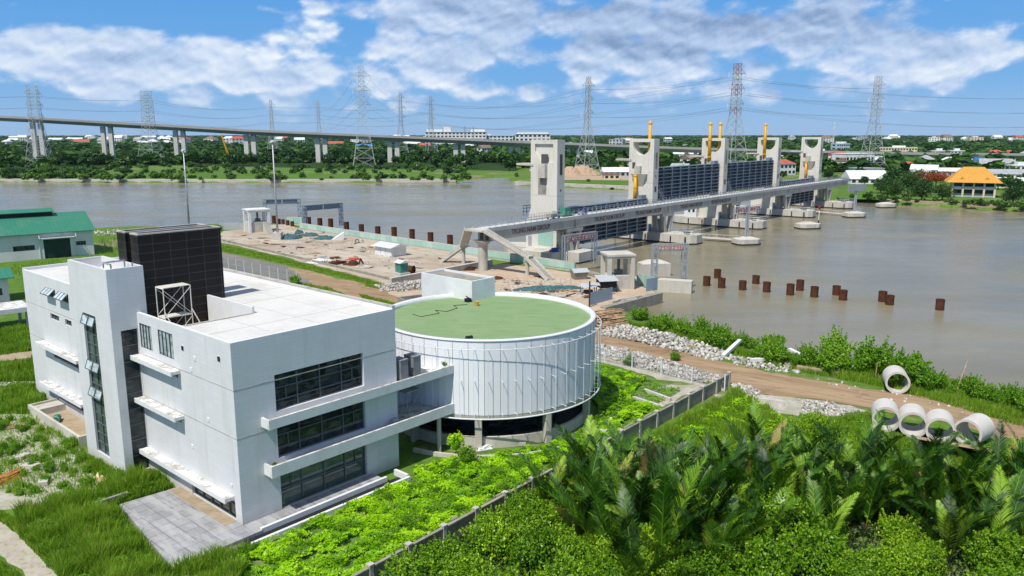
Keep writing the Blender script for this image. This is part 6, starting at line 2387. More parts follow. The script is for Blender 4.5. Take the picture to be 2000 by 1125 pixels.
for i in range(30):
    a = r0.uniform(0, 6)
    mb.tube((-5 + r0.uniform(-1, 1), 4 + r0.uniform(-1, 1), 3.12), (-5 + 2 * math.cos(a), 4 + 2 * math.sin(a), 3.2 + r0.random() * 0.4), 0.04, n=4)
mb.build("dry_twig", M_BARK, t)

# ------------------------------------------------------------------ viaduct
VD = 800.0
vpx = [(-420, 212), (-140, 222), (70, 231), (207, 239), (349, 247), (487, 255), (627, 261), (768, 267), (897, 272), (1005, 277), (1120, 281), (1240, 286), (1350, 290), (1470, 293), (1590, 296), (1690, 298), (1790, 300), (1890, 301), (2000, 302), (2150, 303), (2400, 304)]
vp = [far(x, y, VD) for x, y in vpx]
via = thing("viaduct", "long high motorway viaduct crossing the whole plain behind the river", "bridge", (vp[3].x, vp[3].y, 0))
base_v = Vector((vp[3].x, vp[3].y, 0))
M_VIA = concrete('viaduct_concrete', (0.40, 0.39, 0.37), amount=0.3, scale=0.03, streak=0.3)
M_VIAP = concrete('viaduct_pier_concrete', (0.62, 0.60, 0.55), amount=0.25, scale=0.05, streak=0.3)
dk, pr = MB(), MB()
for a, b in zip(vp, vp[1:]):
    a, b = a - base_v, b - base_v
    dk.add([(a.x, a.y - 7, a.z - 1.0), (a.x, a.y - 3.5, a.z - 4.2), (a.x, a.y + 3.5, a.z - 4.2), (a.x, a.y + 7, a.z - 1.0), (a.x, a.y + 7, a.z), (a.x, a.y - 7, a.z),
            (b.x, b.y - 7, b.z - 1.0), (b.x, b.y - 3.5, b.z - 4.2), (b.x, b.y + 3.5, b.z - 4.2), (b.x, b.y + 7, b.z - 1.0), (b.x, b.y + 7, b.z), (b.x, b.y - 7, b.z)],
           [(i, (i + 1) % 6, 6 + (i + 1) % 6, 6 + i) for i in range(6)])
    for y in (-7, 6.7):
        pr.add([(a.x, a.y + y, a.z), (a.x, a.y + y + .3, a.z), (a.x, a.y + y + .3, a.z + 1.1), (a.x, a.y + y, a.z + 1.1), (b.x, b.y + y, b.z), (b.x, b.y + y + .3, b.z), (b.x, b.y + y + .3, b.z + 1.1), (b.x, b.y + y, b.z + 1.1)],
               [(0, 1, 5, 4), (1, 2, 6, 5), (2, 3, 7, 6), (3, 0, 4, 7)])
dk.build("deck", M_VIA, via)
pr.build("parapet", M_VIA, via)
for k, p in enumerate(vp[1:-1], 1):
    p = p - base_v
    w, gap = (3.9, 3.8) if k < 5 else (4.4, 3.7) if k < 10 else (3.0, 4.6)
    for s in (-1, 1):
        mb = MB()
        mb.box(p.x + s * gap - w / 2, p.x + s * gap + w / 2, p.y - 1.8, p.y + 1.8, -0.5, p.z - 4.2)
        mb.build("pier", M_VIAP, via)

# ------------------------------------------------------------------ lattice pylons
def pylon_meshes(h, wb, wt, arm, top_w, red):
    """legs with bracing, and three levels of crossarms"""
    body = MB()
    lv = [0, 0.10, 0.20, 0.30, 0.39, 0.47, 0.54, 0.60, 0.655, 0.71, 0.76, 0.81, 0.855, 0.90, 0.945, 1.0]
    def hw(f):
        return wb + (wt - wb) * min(1, f / 0.54) ** 0.85 if f < 0.54 else wt + (top_w - wt) * (f - 0.54) / 0.46
    k = h / 70.0
    for i, (f0, f1) in enumerate(zip(lv, lv[1:])):
        a, b = hw(f0), hw(f1)
        z0, z1 = h * f0, h * f1
        mi = 1 if red and f0 > 0.5 and int((f0 - 0.5) / 0.09) % 2 == 0 else 0
        for sx in (-1, 1):
            for sy in (-1, 1):
                body.bar((sx * a, sy * a, z0), (sx * b, sy * b, z1), 0.30 * k, None, mi)
        for s in (-1, 1):
            for (p, q, r_, t_) in (((-a, s * a, z0), (b, s * b, z1), (a, s * a, z0), (-b, s * b, z1)), ((s * a, -a, z0), (s * b, b, z1), (s * a, a, z0), (s * b, -b, z1))):
                body.bar(p, q, 0.15 * k, None, mi)
                body.bar(r_, t_, 0.15 * k, None, mi)
            body.bar((-b, s * b, z1), (b, s * b, z1), 0.16 * k, None, mi)
            body.bar((s * b, -b, z1), (s * b, b, z1), 0.16 * k, None, mi)
    ends = []
    arm_mbs = []
    for f in (0.63, 0.77, 0.91):
        b, z = hw(f), h * f
        arms = MB()
        for sy in (-1, 1):
            arms.bar((-b, sy * b, z), (b, sy * b, z), 0.22 * k)
        for s in (-1, 1):
            tip = (s * arm, 0, z)
            for sy in (-1, 1):
                arms.bar((s * b, sy * b, z), tip, 0.20 * k)
                arms.bar((s * b, sy * b, z + 3.0 * k), tip, 0.16 * k)
            for q in (0.35, 0.7):
                arms.bar((s * (b + (arm - b) * q), -b * (1 - q), z), (s * (b + (arm - b) * q), b * (1 - q), z), 0.15 * k)
                arms.bar((s * (b + (arm - b) * q), 0, z), (s * (b + (arm - b) * q), 0, z + 3.0 * k * (1 - q)), 0.15 * k)
            arms.tube((s * arm, 0, z - 2.6 * k), (s * arm, 0, z), 0.20 * k, n=5, mi=1)
            ends.append(Vector((s * arm, 0, z - 2.6 * k)))
        arm_mbs.append(arms)
    return body, arm_mbs, ends
PY = {}
def pylon(label, base, h, kind, rz, arm=8.0):
    t = thing("power_pylon", label, "pylon", base, rz, "lattice pylons across the river")
    key = (kind,)
    if key not in PY:
        spec = dict(wide=(70, 10.0, 4.2, 6.8, 3.6, False), slim=(70, 8.2, 2.5, 6.2, 1.7, False), red=(70, 8.5, 2.6, 6.4, 1.8, True), far=(70, 7.6, 1.7, 5.4, 1.2, False))[kind]
        body, arm_mbs, ends = pylon_meshes(*spec)
        PY[key] = [body.build("lattice_body", [M_PYLON, M_PYLON_RED], t)] + [a_.build("crossarm", [M_PYLON, M_STEEL_W], t) for a_ in arm_mbs] + [ends]
    else:
        for o in PY[key][:-1]:
            c = o.copy()
            COL.objects.link(c)
            c.parent = t
    s = h / 70.0
    t.scale = (s, s, s)
    M = Matrix.Translation(base) @ Matrix.Rotation(rz, 4, 'Z') @ Matrix.Scale(s, 4)
    return [M @ e_ for e_ in PY[key][-1]]
def py_at(px, py, top):
    p = g(px, py)
    return p, ztop(p, top)
def py_far(px, top, dist):
    p = far(px, 300, dist)
    p.z = 0
    return p, ztop(p, top)
E_ = {}
p, h = py_at(80, 325, 168); E_['a'] = pylon("broad lattice pylon at the far left, before the leftmost viaduct pier", p, h, 'wide', R(12))
p, h = py_at(297, 320, 178); E_['b'] = pylon("broad lattice pylon between two viaduct piers, second from the left", p, h, 'wide', R(-14))
p, h = py_at(712, 328, 130); E_['c'] = pylon("tallest lattice pylon, standing on the green far bank left of the middle", p, h, 'slim', R(10))
p, h = py_at(785, 312, 180); E_['d'] = pylon("lattice pylon just right of the tallest one, behind the trees", p, h, 'far', R(20))
p, h = py_at(843, 308, 187); E_['e'] = pylon("lattice pylon in front of the long white hospital block", p, h, 'far', R(24))
p, h = py_at(1146, 340, 150); E_['f'] = pylon("lattice pylon standing by the sand heaps between two gate towers", p, h, 'far', R(28))
p, h = py_far(1432, 124, 610); E_['g'] = pylon("lattice pylon with red bands behind the third and fourth gate towers", p, h, 'red', R(20))
p, h = py_at(1700, 335, 149); E_['h'] = pylon("lattice pylon among the houses on the right bank", p, h, 'slim', R(6))
p, h = py_far(534, 195, 1150); E_['i'] = pylon("distant lattice pylon behind the viaduct, left of a thin lamp mast top", p, h, 'far', R(5))
p, h = py_far(625, 196, 1150); E_['j'] = pylon("distant lattice pylon behind the viaduct, beside a viaduct pier", p, h, 'far', R(5))
p, h = py_far(908, 246, 1500); E_['k'] = pylon("small distant lattice pylon before the white hospital, the left of two", p, h, 'far', R(30))
p, h = py_far(925, 247, 1500); E_['l'] = pylon("small distant lattice pylon before the white hospital, the right of two", p, h, 'far', R(30))
p, h = py_far(-260, 160, 640); E_['m'] = pylon("broad lattice pylon outside the left edge", p, h, 'wide', R(12))
p, h = py_far(2330, 150, 560); E_['n'] = pylon("lattice pylon outside the right edge", p, h, 'slim', R(6))

def sag(a, b, d, n=18):
    return [a.lerp(b, i / n) - Vector((0, 0, d * 4 * (i / n) * (1 - i / n))) for i in range(n + 1)]
M_WIRE = plain('conductor', (0.16, 0.18, 0.21), 0.5, 0.3, 0.02)
LINES = [("cables along the left pylons", ['m', 'a', 'b', 'i'], 7), ("cables reaching the tallest pylon", ['j', 'c', 'd'], 11), ("cables over the gate towers", ['e', 'f', 'g', 'h'], 9),
         ("cables leading off to the right", ['d', 'g', 'n'], 14), ("cables between the middle pylons", ['i', 'j', 'e'], 10)]
for grp, chain, d in LINES:
    for k in range(6):
        mb = MB()
        o0 = E_[chain[0]][k]
        for a, b in zip(chain, chain[1:]):
            pa, pb = E_[a][k], E_[b][k]
            dist = (pb - pa).length
            mb.path([q - o0 for q in sag(pa, pb, d * dist / 420)], 0.05 + 0.00003 * (pa.y + pb.y) / 2, 4)
        tag(mb.build("power_cable", M_WIRE, None, loc=o0), "thin sagging power cable, one of the " + grp, "cable", grp)

# ------------------------------------------------------------------ far buildings
M_HW = [plain('house_white', (0.70, 0.70, 0.68), 0.8, 0.2, 0.08, 0.2), plain('house_cream', (0.66, 0.55, 0.40), 0.8, 0.2, 0.08, 0.2), plain('house_grey', (0.46, 0.48, 0.50), 0.8, 0.2, 0.1, 0.2), plain('house_blue', (0.42, 0.52, 0.60), 0.8, 0.2, 0.1, 0.2)]
M_HR = dict(red=plain('red_house_roof', (0.44, 0.115, 0.075), 0.8, 0.2, 0.2, 0.3), grey=plain('grey_house_roof', (0.34, 0.35, 0.36), 0.7, 0.2, 0.15, 0.3), white=plain('white_house_roof', (0.68, 0.69, 0.68), 0.6, 0.3, 0.06, 0.3),
            brown=plain('brown_house_roof', (0.22, 0.15, 0.11), 0.8, 0.2, 0.2, 0.3), blue=plain('blue_house_roof', (0.06, 0.20, 0.44), 0.6, 0.3, 0.1, 0.3), green=plain('green_house_roof', (0.09, 0.30, 0.24), 0.6, 0.3, 0.1, 0.3))
def house(label, loc, rz, w, d, h, roof, wallm=0, kind="gable", rh=None, group=None, name="house", storeys=1, cat="house", cols=None):
    t = thing(name, label, cat, loc, rz, group)
    mb = MB()
    mb.box(-w / 2, w / 2, -d / 2, d / 2, -0.3, h)
    mb.build("wall", M_HW[wallm], t)
    rh = rh if rh is not None else min(w, d) * 0.28
    mb = MB()
    e = 0.5
    if kind == "gable":
        mb.add([(-w / 2 - e, -d / 2 - e, h - .1), (w / 2 + e, -d / 2 - e, h - .1), (w / 2 + e, d / 2 + e, h - .1), (-w / 2 - e, d / 2 + e, h - .1), (-w / 2 - e, 0, h + rh), (w / 2 + e, 0, h + rh)],
               [(0, 1, 5, 4), (2, 3, 4, 5), (1, 2, 5), (3, 0, 4), (0, 3, 2, 1)])
    elif kind == "hip":
        k = min(w, d) * 0.42
        mb.add([(-w / 2 - e, -d / 2 - e, h - .1), (w / 2 + e, -d / 2 - e, h - .1), (w / 2 + e, d / 2 + e, h - .1), (-w / 2 - e, d / 2 + e, h - .1), (-w / 2 + k, 0, h + rh), (w / 2 - k, 0, h + rh)],
               [(0, 1, 5, 4), (2, 3, 4, 5), (1, 2, 5), (3, 0, 4), (0, 3, 2, 1)])
    else:
        mb.box(-w / 2 - 0.3, w / 2 + 0.3, -d / 2 - 0.3, d / 2 + 0.3, h, h + 0.5)
        if storeys > 1:
            mb.box(-w * .15, w * .2, -d * .2, d * .3, h + 0.5, h + 2.6)
    mb.build("roof", M_HR[roof], t)
    cols = cols or max(2, int(w / 3.2))
    sh = h / storeys
    for s in range(storeys):
        for c in range(cols if w > 13 else min(cols, 3)):
            x = -w / 2 + w * (c + 0.5) / (cols if w > 13 else min(cols, 3))
            ww = min(1.6, w / cols * .3)
            MB().box(x - ww, x + ww, -d / 2 - 0.06, -d / 2 + 0.01, s * sh + sh * .28, s * sh + sh * .78).build("window", M_GLASS, t)
        MB().box(-w / 2 - 0.06, -w / 2 + 0.01, -d * .2, d * .2, s * sh + sh * .3, s * sh + sh * .75).build("window", M_GLASS, t)
    return t
# the orange roofed house on the right bank
p = g(1896, 383)
t = thing("riverside_house", "large house with a tall orange hipped roof on the right bank", "house", p, R(-24))
mb = MB()
mb.box(-8.5, 8.5, -5.5, 5.5, 0, 6.8)
mb.build("wall", M_HW[2], t)
mb = MB()
for z in (0.6, 3.9):
    mb.box(-8.3, 8.3, -5.62, -5.5, z + 1.0, z + 2.7)
    mb.box(8.5, 8.6, -4.5, 4.5, z + 1.4, z + 2.4)
mb.build("gallery_opening", M_GLASS, t)
mb = MB()
for z in (3.4,):
    mb.box(-8.8, 8.8, -7.0, -5.6, z, z + 0.3)
    mb.box(-8.8, 8.8, -7.0, -6.9, z + 0.3, z + 1.2)
mb.build("gallery", M_WHITE2, t)
for x in (-8.4, -4.2, 0, 4.2, 8.4):
    MB().box(x - 0.4, x + 0.4, -7.4, -6.95, 0, 6.9).build("column", M_HW[1], t)
M_ORROOF = plain('orange_tile_roof', (0.56, 0.28, 0.055), 0.7, 0.2, 0.12, 1.5)
mb = MB()
mb.add([(-11.2, -9.2, 6.6), (11.2, -9.2, 6.6), (11.2, 8, 6.6), (-11.2, 8, 6.6), (-4.2, -1.0, 13.4), (4.2, -1.0, 13.4), (4.2, 0.6, 13.4), (-4.2, 0.6, 13.4)],
       [(0, 1, 5, 4), (1, 2, 6, 5), (2, 3, 7, 6), (3, 0, 4, 7), (4, 5, 6, 7), (0, 3, 2, 1)])
rf_o = mb.build("roof", M_ORROOF, t)
mb = MB()
for x in (-5, 5):
    mb.add([(x - 1.1, -7.6, 7.6), (x + 1.1, -7.6, 7.6), (x, -7.6, 9.2), (x, -5.6, 9.2), (x - 1.1, -7.0, 8.4), (x + 1.1, -7.0, 8.4)], [(0, 1, 2), (0, 2, 3, 4), (1, 5, 3, 2)])
mb.build("dormer", M_ORROOF, rf_o)

hs_ = [  # column, row of the foot, width, depth, height, roof, wall, kind, turn, storeys, label
    (1688, 358, 21, 16, 3.0, 'white', 0, 'gable', -4, 1, "long low shed with a bright white roof below the right pylon"),
    (1752, 306, 42, 18, 11, 'white', 1, 'flat', -20, 3, "large cream block with dark verandas on the right bank"),
    (1664, 329, 27, 18, 12, 'white', 0, 'flat', 15, 1, "plain bright white box building with an orange roofed neighbour"),
    (1636, 322, 13, 12, 9, 'red', 0, 'gable', 30, 2, "house with an orange red roof left of the white box building"),
    (1762, 338, 14, 12, 5, 'red', 0, 'gable', 25, 1, "white gabled house with a red roof above the flame tree"),
    (1806, 327, 12, 12, 7, 'grey', 2, 'hip', -10, 1, "grey hip roofed house behind the flame tree"),
    (1866, 313, 14, 12, 10, 'white', 3, 'flat', -15, 3, "three storey white and blue house on the right bank"),
    (1832, 310, 16, 11, 9, 'white', 1, 'flat', -15, 2, "pale cream two storey house beside the three storey one"),
    (1952, 309, 22, 12, 6, 'red', 3, 'gable', -12, 1, "long red roofed house with a green side at the far right"),
    (1908, 330, 20, 12, 7, 'blue', 2, 'flat', -18, 2, "blue grey flat roofed house above the orange roof"),
    (1942, 332, 22, 14, 5, 'grey', 2, 'gable', -25, 1, "brown grey gabled shed right of the orange roof"),
    (1975, 352, 34, 10, 4, 'grey', 0, 'gable', -12, 1, "long grey roofed shed at the right edge behind the orange roof"),
    (1960, 366, 20, 8, 3.2, 'white', 0, 'gable', -12, 1, "white low shed at the right edge beside the orange roof"),
    (1990, 340, 16, 12, 6, 'white', 0, 'flat', -10, 2, "white house at the right edge above the long grey shed"),
    (1846, 343, 26, 8, 3.2, 'white', 3, 'gable', -14, 1, "long low shed with a pale blue roof left of the orange roof"),
    (1797, 347, 9, 8, 4, 'white', 0, 'gable', 20, 1, "tiny white house among the trees above the flame tree"),
    (1720, 322, 18, 12, 4.5, 'white', 0, 'gable', 8, 1, "white roofed house at the foot of the right pylon"),
    (1601, 312, 22, 16, 9, 'white', 0, 'flat', -20, 2, "white house with a terrace just right of the farthest tower"),
    (1640, 300, 20, 16, 14, 'white', 3, 'flat', 10, 3, "tall white house with a stepped top on the right bank"),
    (1556, 330, 18, 12, 4, 'green', 0, 'gable', 15, 1, "green roofed shed between the last two gate towers"),
    (1545, 313, 16, 12, 5, 'red', 0, 'gable', -15, 1, "red roofed house between the last two gate towers"),
    (1500, 320, 26, 14, 4, 'white', 0, 'gable', -10, 1, "white roofed shed behind the fourth gate tower"),
    (1345, 311, 34, 20, 6, 'white', 0, 'gable', -10, 1, "white roofed works building behind the raised gate"),
    (1372, 318, 20, 12, 4, 'grey', 2, 'gable', 5, 1, "grey roofed shed behind the third gate tower"),
    (1208, 345, 22, 10, 3.5, 'white', 2, 'gable', 4, 1, "white roofed shack beside the sand heaps"),
    (1193, 350, 10, 7, 3.0, 'brown', 1, 'flat', 4, 1, "rusty brown shack beside the sand heaps"),
    (1085, 300, 14, 10, 5, 'white', 0, 'gable', 10, 1, "white house in the trees left of the sand heaps"),
    (652, 287, 40, 18, 7, 'red', 0, 'gable', 12, 1, "long house with a broad orange red roof beyond the viaduct"),
    (712, 291, 28, 14, 5, 'blue', 0, 'gable', 12, 1, "bright blue roofed shed seen through the tallest pylon"),
    (806, 288, 34, 16, 8, 'white', 0, 'gable', -8, 2, "white roofed house row left of the hospital"),
    (830, 291, 20, 14, 7, 'red', 0, 'gable', 12, 1, "small red roofed house left of the hospital"),
    (30, 271, 60, 24, 8, 'white', 0, 'gable', 5, 1, "long low white roofed hall at the far left of the plain"),
    (110, 277, 50, 20, 8, 'white', 0, 'gable', -5, 1, "long low white hall behind the leftmost pylon"),
    (150, 276, 44, 20, 8, 'white', 2, 'gable', 8, 1, "long low white hall left of the second viaduct pier")]
for x, y, w_, d_, h_, rf_, wl_, kd_, tr_, st_, lb_ in hs_:
    house(lb_, g(x, y), R(tr_), w_, d_, h_, rf_, wl_, kd_, None, None, "house" if h_ > 4.6 else "shed", st_, "house" if h_ > 4.6 else "shed")
# hospital
def big_block(label, px0, px1, py_top, dist, storeys, tiers, rz=0.0):
    a, b = far(px0, 270, dist), far(px1, 270, dist)
    w_ = b.x - a.x
    h_ = far((px0 + px1) / 2, py_top, dist).z
    t = thing("hospital_block", label, "building", ((a.x + b.x) / 2, dist, 0), rz)
    mb = MB()
    mb.box(-w_ / 2, w_ / 2, -14, 14, -0.5, h_)
    for x0, x1, dz in tiers:
        mb.box(w_ * (x0 - .5), w_ * (x1 - .5), -10, 10, h_, h_ + dz)
    mb.build("wall", M_HW[0], t)
    for s in range(storeys):
        z = h_ * (s + 0.3) / storeys
        n = int(w_ / 8)
        for c in range(n):
            x = -w_ / 2 + w_ * (c + .5) / n
            MB().box(x - w_ / n * .30, x + w_ / n * .30, -14.1, -13.95, z, z + h_ / storeys * .5).build("window", M_GLASS, t)
    mb = MB()
    mb.box(-w_ / 2 - 1, w_ / 2 + 1, -15, 15, h_, h_ + 1.2)
    mb.build("roof", M_HR['white'], t)
    return t
big_block("long white hospital block on the skyline, its central tower stepped", 832, 950, 258, 1750, 5, [(0.02, 0.28, 6), (0.3, 0.42, 12), (0.75, 0.98, 7)])
big_block("low white hospital wing joining the skyline blocks", 940, 1002, 265, 1780, 4, [(0.1, 0.3, 3)])
big_block("white four storey block on the skyline left of the first gate tower", 1006, 1074, 262, 1500, 4, [(0.05, 0.95, 3)])

# the low town: many small houses, nearest ones each on its own
hr = random.Random(11)
town = []
def town_spots(n, x0, x1, d0, d1):
    for _ in range(n):
        px = hr.uniform(x0, x1)
        d = d0 * (d1 / d0) ** hr.random()
        town.append((far(px, 300, d).x, d))
town_spots(26, 1330, 2020, 540, 900)
town_spots(46, 150, 860, 1700, 4200)
town_spots(16, 880, 1350, 900, 2300)
town_spots(24, 1500, 2050, 1900, 3800)
town_spots(10, 0, 220, 1800, 3600)
kinds = [('red', 0, "red"), ('white', 0, "white"), ('grey', 2, "grey"), ('white', 1, "white"), ('brown', 0, "brown"), ('white', 0, "white"), ('grey', 0, "grey"), ('white', 3, "white")]
for x, y in town:
    rf_, wl_, nm = hr.choice(kinds)
    s = hr.uniform(0.8, 1.3) * (1.0 + max(0, y - 900) / 1800)
    st_ = hr.choice((1, 1, 1, 2)) if y < 900 else hr.choice((1, 1, 2, 3))
    house("small %s roofed house among the trees of the far town" % nm, (x, y, 0), hr.uniform(-0.7, 0.7), hr.uniform(10, 18) * s, hr.uniform(9, 13) * s, (3.6 * st_ + 0.6) * min(s, 1.5), rf_, wl_, hr.choice(("gable", "hip", "gable", "flat")), None, "%s roofed houses of the far town" % nm, "house", st_, "house", 4)

# construction crane boom and radio mast
mb = MB()
a = far(448, 293, 790)
a.z = 2
tip = far(432, 262, 790)
for s in (-0.8, 0.8):
    mb.bar((s, 0, 0), (tip.x - a.x + s * .3, 0, tip.z - a.z), 0.5)
for i in range(9):
    f = i / 9
    mb.bar(((tip.x - a.x) * f - .8, 0, (tip.z - a.z) * f), ((tip.x - a.x) * (f + .1) + .8, 0, (tip.z - a.z) * (f + .1)), 0.25)
mb.box(-2, 2.5, -1.5, 1.5, -2, 1)
tag(mb.build("crawler_crane", M_YELLOW, None, loc=a), "yellow crane with a slanting boom below the viaduct", "crane")
mb = MB()
p = far(1625, 300, 1300)
for s in ((-1.5, -1.5), (1.5, -1.5), (0, 1.5)):
    mb.bar((s[0], s[1], 0), (s[0] * .3, s[1] * .3, 46), 0.5)
for i in range(12):
    z = i * 3.8
    mb.bar((-1.5, -1.5, z), (1.3, -1.4, z + 3.8), 0.3)
mb.box(-1.8, 1.8, -1.2, 1.2, 36, 39)
tag(mb.build("radio_mast", M_STEEL_W, None, loc=(p.x, p.y, 0)), "white radio mast on the horizon right of the farthest gate tower", "mast")
def sand(label, px, py, w_, d_, h_, seed):
    r = np.random.default_rng(seed)
    n = 24
    xs = np.linspace(-1, 1, n)
    XX, YY = np.meshgrid(xs, xs, indexing='ij')
    Z = np.clip(1 - np.abs(XX) ** 1.3 - YY ** 2 + 0.12 * r.normal(0, 1, XX.shape), 0, 1)
    V = np.stack([XX.ravel() * w_ / 2, YY.ravel() * d_ / 2, Z.ravel() * h_], 1)
    I = np.arange(n * n).reshape(n, n)
    Fq = np.stack([I[:-1, :-1].ravel(), I[1:, :-1].ravel(), I[1:, 1:].ravel(), I[:-1, 1:].ravel()], 1)
    return tag(obj_from("sand_heap", np_mesh("sand_heap", V, Fq, M_SAND), None, g(px, py)), label, "sand heap")
sand("high sand heap behind the pylon on the far bank", 1138, 341, 24, 20, 6.8, 1)
sand("lower sand heap left of the pylon on the far bank", 1113, 342, 18, 16, 6, 2)

# ------------------------------------------------------------------ trees of the far banks
TREES = [make_tree("broadleaf_tree", "dark leafy tree standing in the belt behind the far bank", "tree",
                   crown_mesh("tree_crown", L_TREE, 420, 1.25, 9.0, 8.5, 14, 100 + i, 1.2, 1.3), trunk_mb(4.5, 0.30, 4, i, 2.2), i) for i in range(5)]
BUSHES = []
for i in range(4):
    me = crown_mesh("bush_crown", L_BANK, 340, 0.62, 4.4, 3.0, 12, 200 + i, 0.0, 1.3)
    BUSHES.append(me)
DARK_BUSHES = [crown_mesh("bush_crown", L_TREE, 340, 0.62, 4.4, 3.0, 12, 260 + i, 0.0, 1.3) for i in range(4)]
tr_ = random.Random(21)
def put_trees(pts, label, group, s0, s1, protos=TREES):
    for i, (x, y) in enumerate(pts):
        o = protos[tr_.randrange(len(protos))]
        s = tr_.uniform(s0, s1)
        c = dup(o, loc=(x, y, 0), rz=tr_.uniform(0, 6.28), scale=(s * tr_.uniform(.9, 1.25), s * tr_.uniform(.9, 1.25), s), label=label, group=group)
pts = scatter([(p.x, p.y) for p in gp((-120, 334), (170, 331), (250, 325), (330, 323), (640, 329), (830, 330), (1010, 334), (1010, 306), (640, 304), (330, 305), (-120, 303))], 235, tr_, 4.5)
put_trees(pts, "dark leafy tree in the dense belt under the viaduct", "trees in the belt under the viaduct", 1.0, 1.6)
pts = scatter([(p.x, p.y) for p in gp((1640, 350), (1720, 372), (1750, 372), (2050, 395), (2080, 365), (1850, 345), (1720, 335), (1620, 335))], 40, tr_, 6)
pts = [q for q in pts if (q[0] - g(1896, 383).x) ** 2 + (q[1] - g(1896, 383).y) ** 2 > 15 ** 2 and (q[0] - g(1672, 357).x) ** 2 + (q[1] - g(1672, 357).y) ** 2 > 20 ** 2]
put_trees(pts, "leafy tree among the houses near the right bank", "trees near the right bank", 0.6, 1.0)
pts = scatter([(p.x, p.y) for p in gp((1050, 338), (1230, 345), (1420, 350), (1640, 345), (1640, 318), (1420, 318), (1230, 318), (1050, 318))], 60, tr_, 7)
put_trees(pts, "leafy tree behind the gate towers on the far bank", "trees behind the gate towers", 0.6, 1.05)
for o in TREES:                            # the first of each kind takes a place of its own in the belt
    p = g(tr_.uniform(60, 900), tr_.uniform(306, 316))
    o.location = (p.x, p.y, 0)
    o["label"] = "dark leafy tree in the dense belt under the viaduct"
    o["group"] = "trees in the belt under the viaduct"
bigt = make_tree("broadleaf_tree", "big round dark green tree on the right bank left of the orange roof", "tree", crown_mesh("tree_crown", L_TREE, 3600, 0.52, 15, 11, 26, 301, 0.6, 1.4, 0.62, 40), trunk_mb(5, 0.45, 5, 3, 3.2), 3)
bigt.location = g(1800, 392)
dup(bigt, loc=g(1745, 388), rz=1.3, scale=0.95, label="bushy dark tree at the water on the right bank, left of the biggest one")
dup(bigt, loc=g(1840, 391), rz=2.6, scale=0.8, label="bushy dark tree at the water just left of the orange roofed house")
dup(bigt, loc=g(1770, 368), rz=3.6, scale=1.0, label="pale green tree behind the biggest tree on the right bank")
dup(bigt, loc=g(1978, 398), rz=0.6, scale=0.8, label="bushy tree right of the orange roofed house")
dup(bigt, loc=g(2030, 404), rz=4.6, scale=0.95, label="bushy tree at the right edge of the far bank")
dup(bigt, loc=g(1720, 378), rz=2.2, scale=0.85, label="leftmost bushy tree of the clump left of the orange roofed house")
dup(bigt, loc=g(1618, 350), rz=5.2, scale=0.75, label="round tree just right of the farthest gate tower")
dup(bigt, loc=g(1330, 345), rz=5.0, scale=0.8, label="round tree behind the raised gate next to the second tower")
fl = make_tree("flame_tree", "wide flame tree with red blossom left of the orange roofed house", "tree", crown_mesh("flame_crown", L_FLAME, 2600, 0.55, 23, 7.5, 24, 401, 5.2, 1.3), trunk_mb(6, 0.4, 6, 5, 3.8), 5)
fl.location = g(1826, 377)
def bank_bush(px, py, s, label, group):
    me = (BUSHES if tr_.random() < 0.6 else DARK_BUSHES)[tr_.randrange(4)]
    o = obj_from("bush", me, None, g(px, py), tr_.uniform(0, 6), (s, s, s * tr_.uniform(.8, 1.1)))
    return tag(o, label, "bush", group)
for i in range(290):
    x = tr_.uniform(-20, 930) if i % 5 else tr_.uniform(-20, 260)
    bank_bush(x, tr_.uniform(347, 353) if tr_.random() < .30 else (tr_.uniform(326, 341) if i % 5 else tr_.uniform(330, 347)), tr_.uniform(0.8, 2.1), "green bush on the grassy far bank left of the gates", "bushes of the left far bank")
for i in range(46):
    x = tr_.uniform(1660, 2040)
    bank_bush(x, 395 + (x - 1720) * 0.057 - tr_.uniform(2, 8), tr_.uniform(0.5, 1.2), "green bush along the water of the right far bank", "bushes of the right far bank")
for i in range(22):
    bank_bush(tr_.uniform(1000, 1640), tr_.uniform(338, 356), tr_.uniform(0.8, 1.6), "green bush on the far bank behind the gate towers", "bushes behind the gate towers")
bank_bush(908, 352, 2.2, "round bush at the tip of the left far bank", None)
bank_bush(1196, 371, 0.7, "single small bush in the revetment left of the second tower", None)

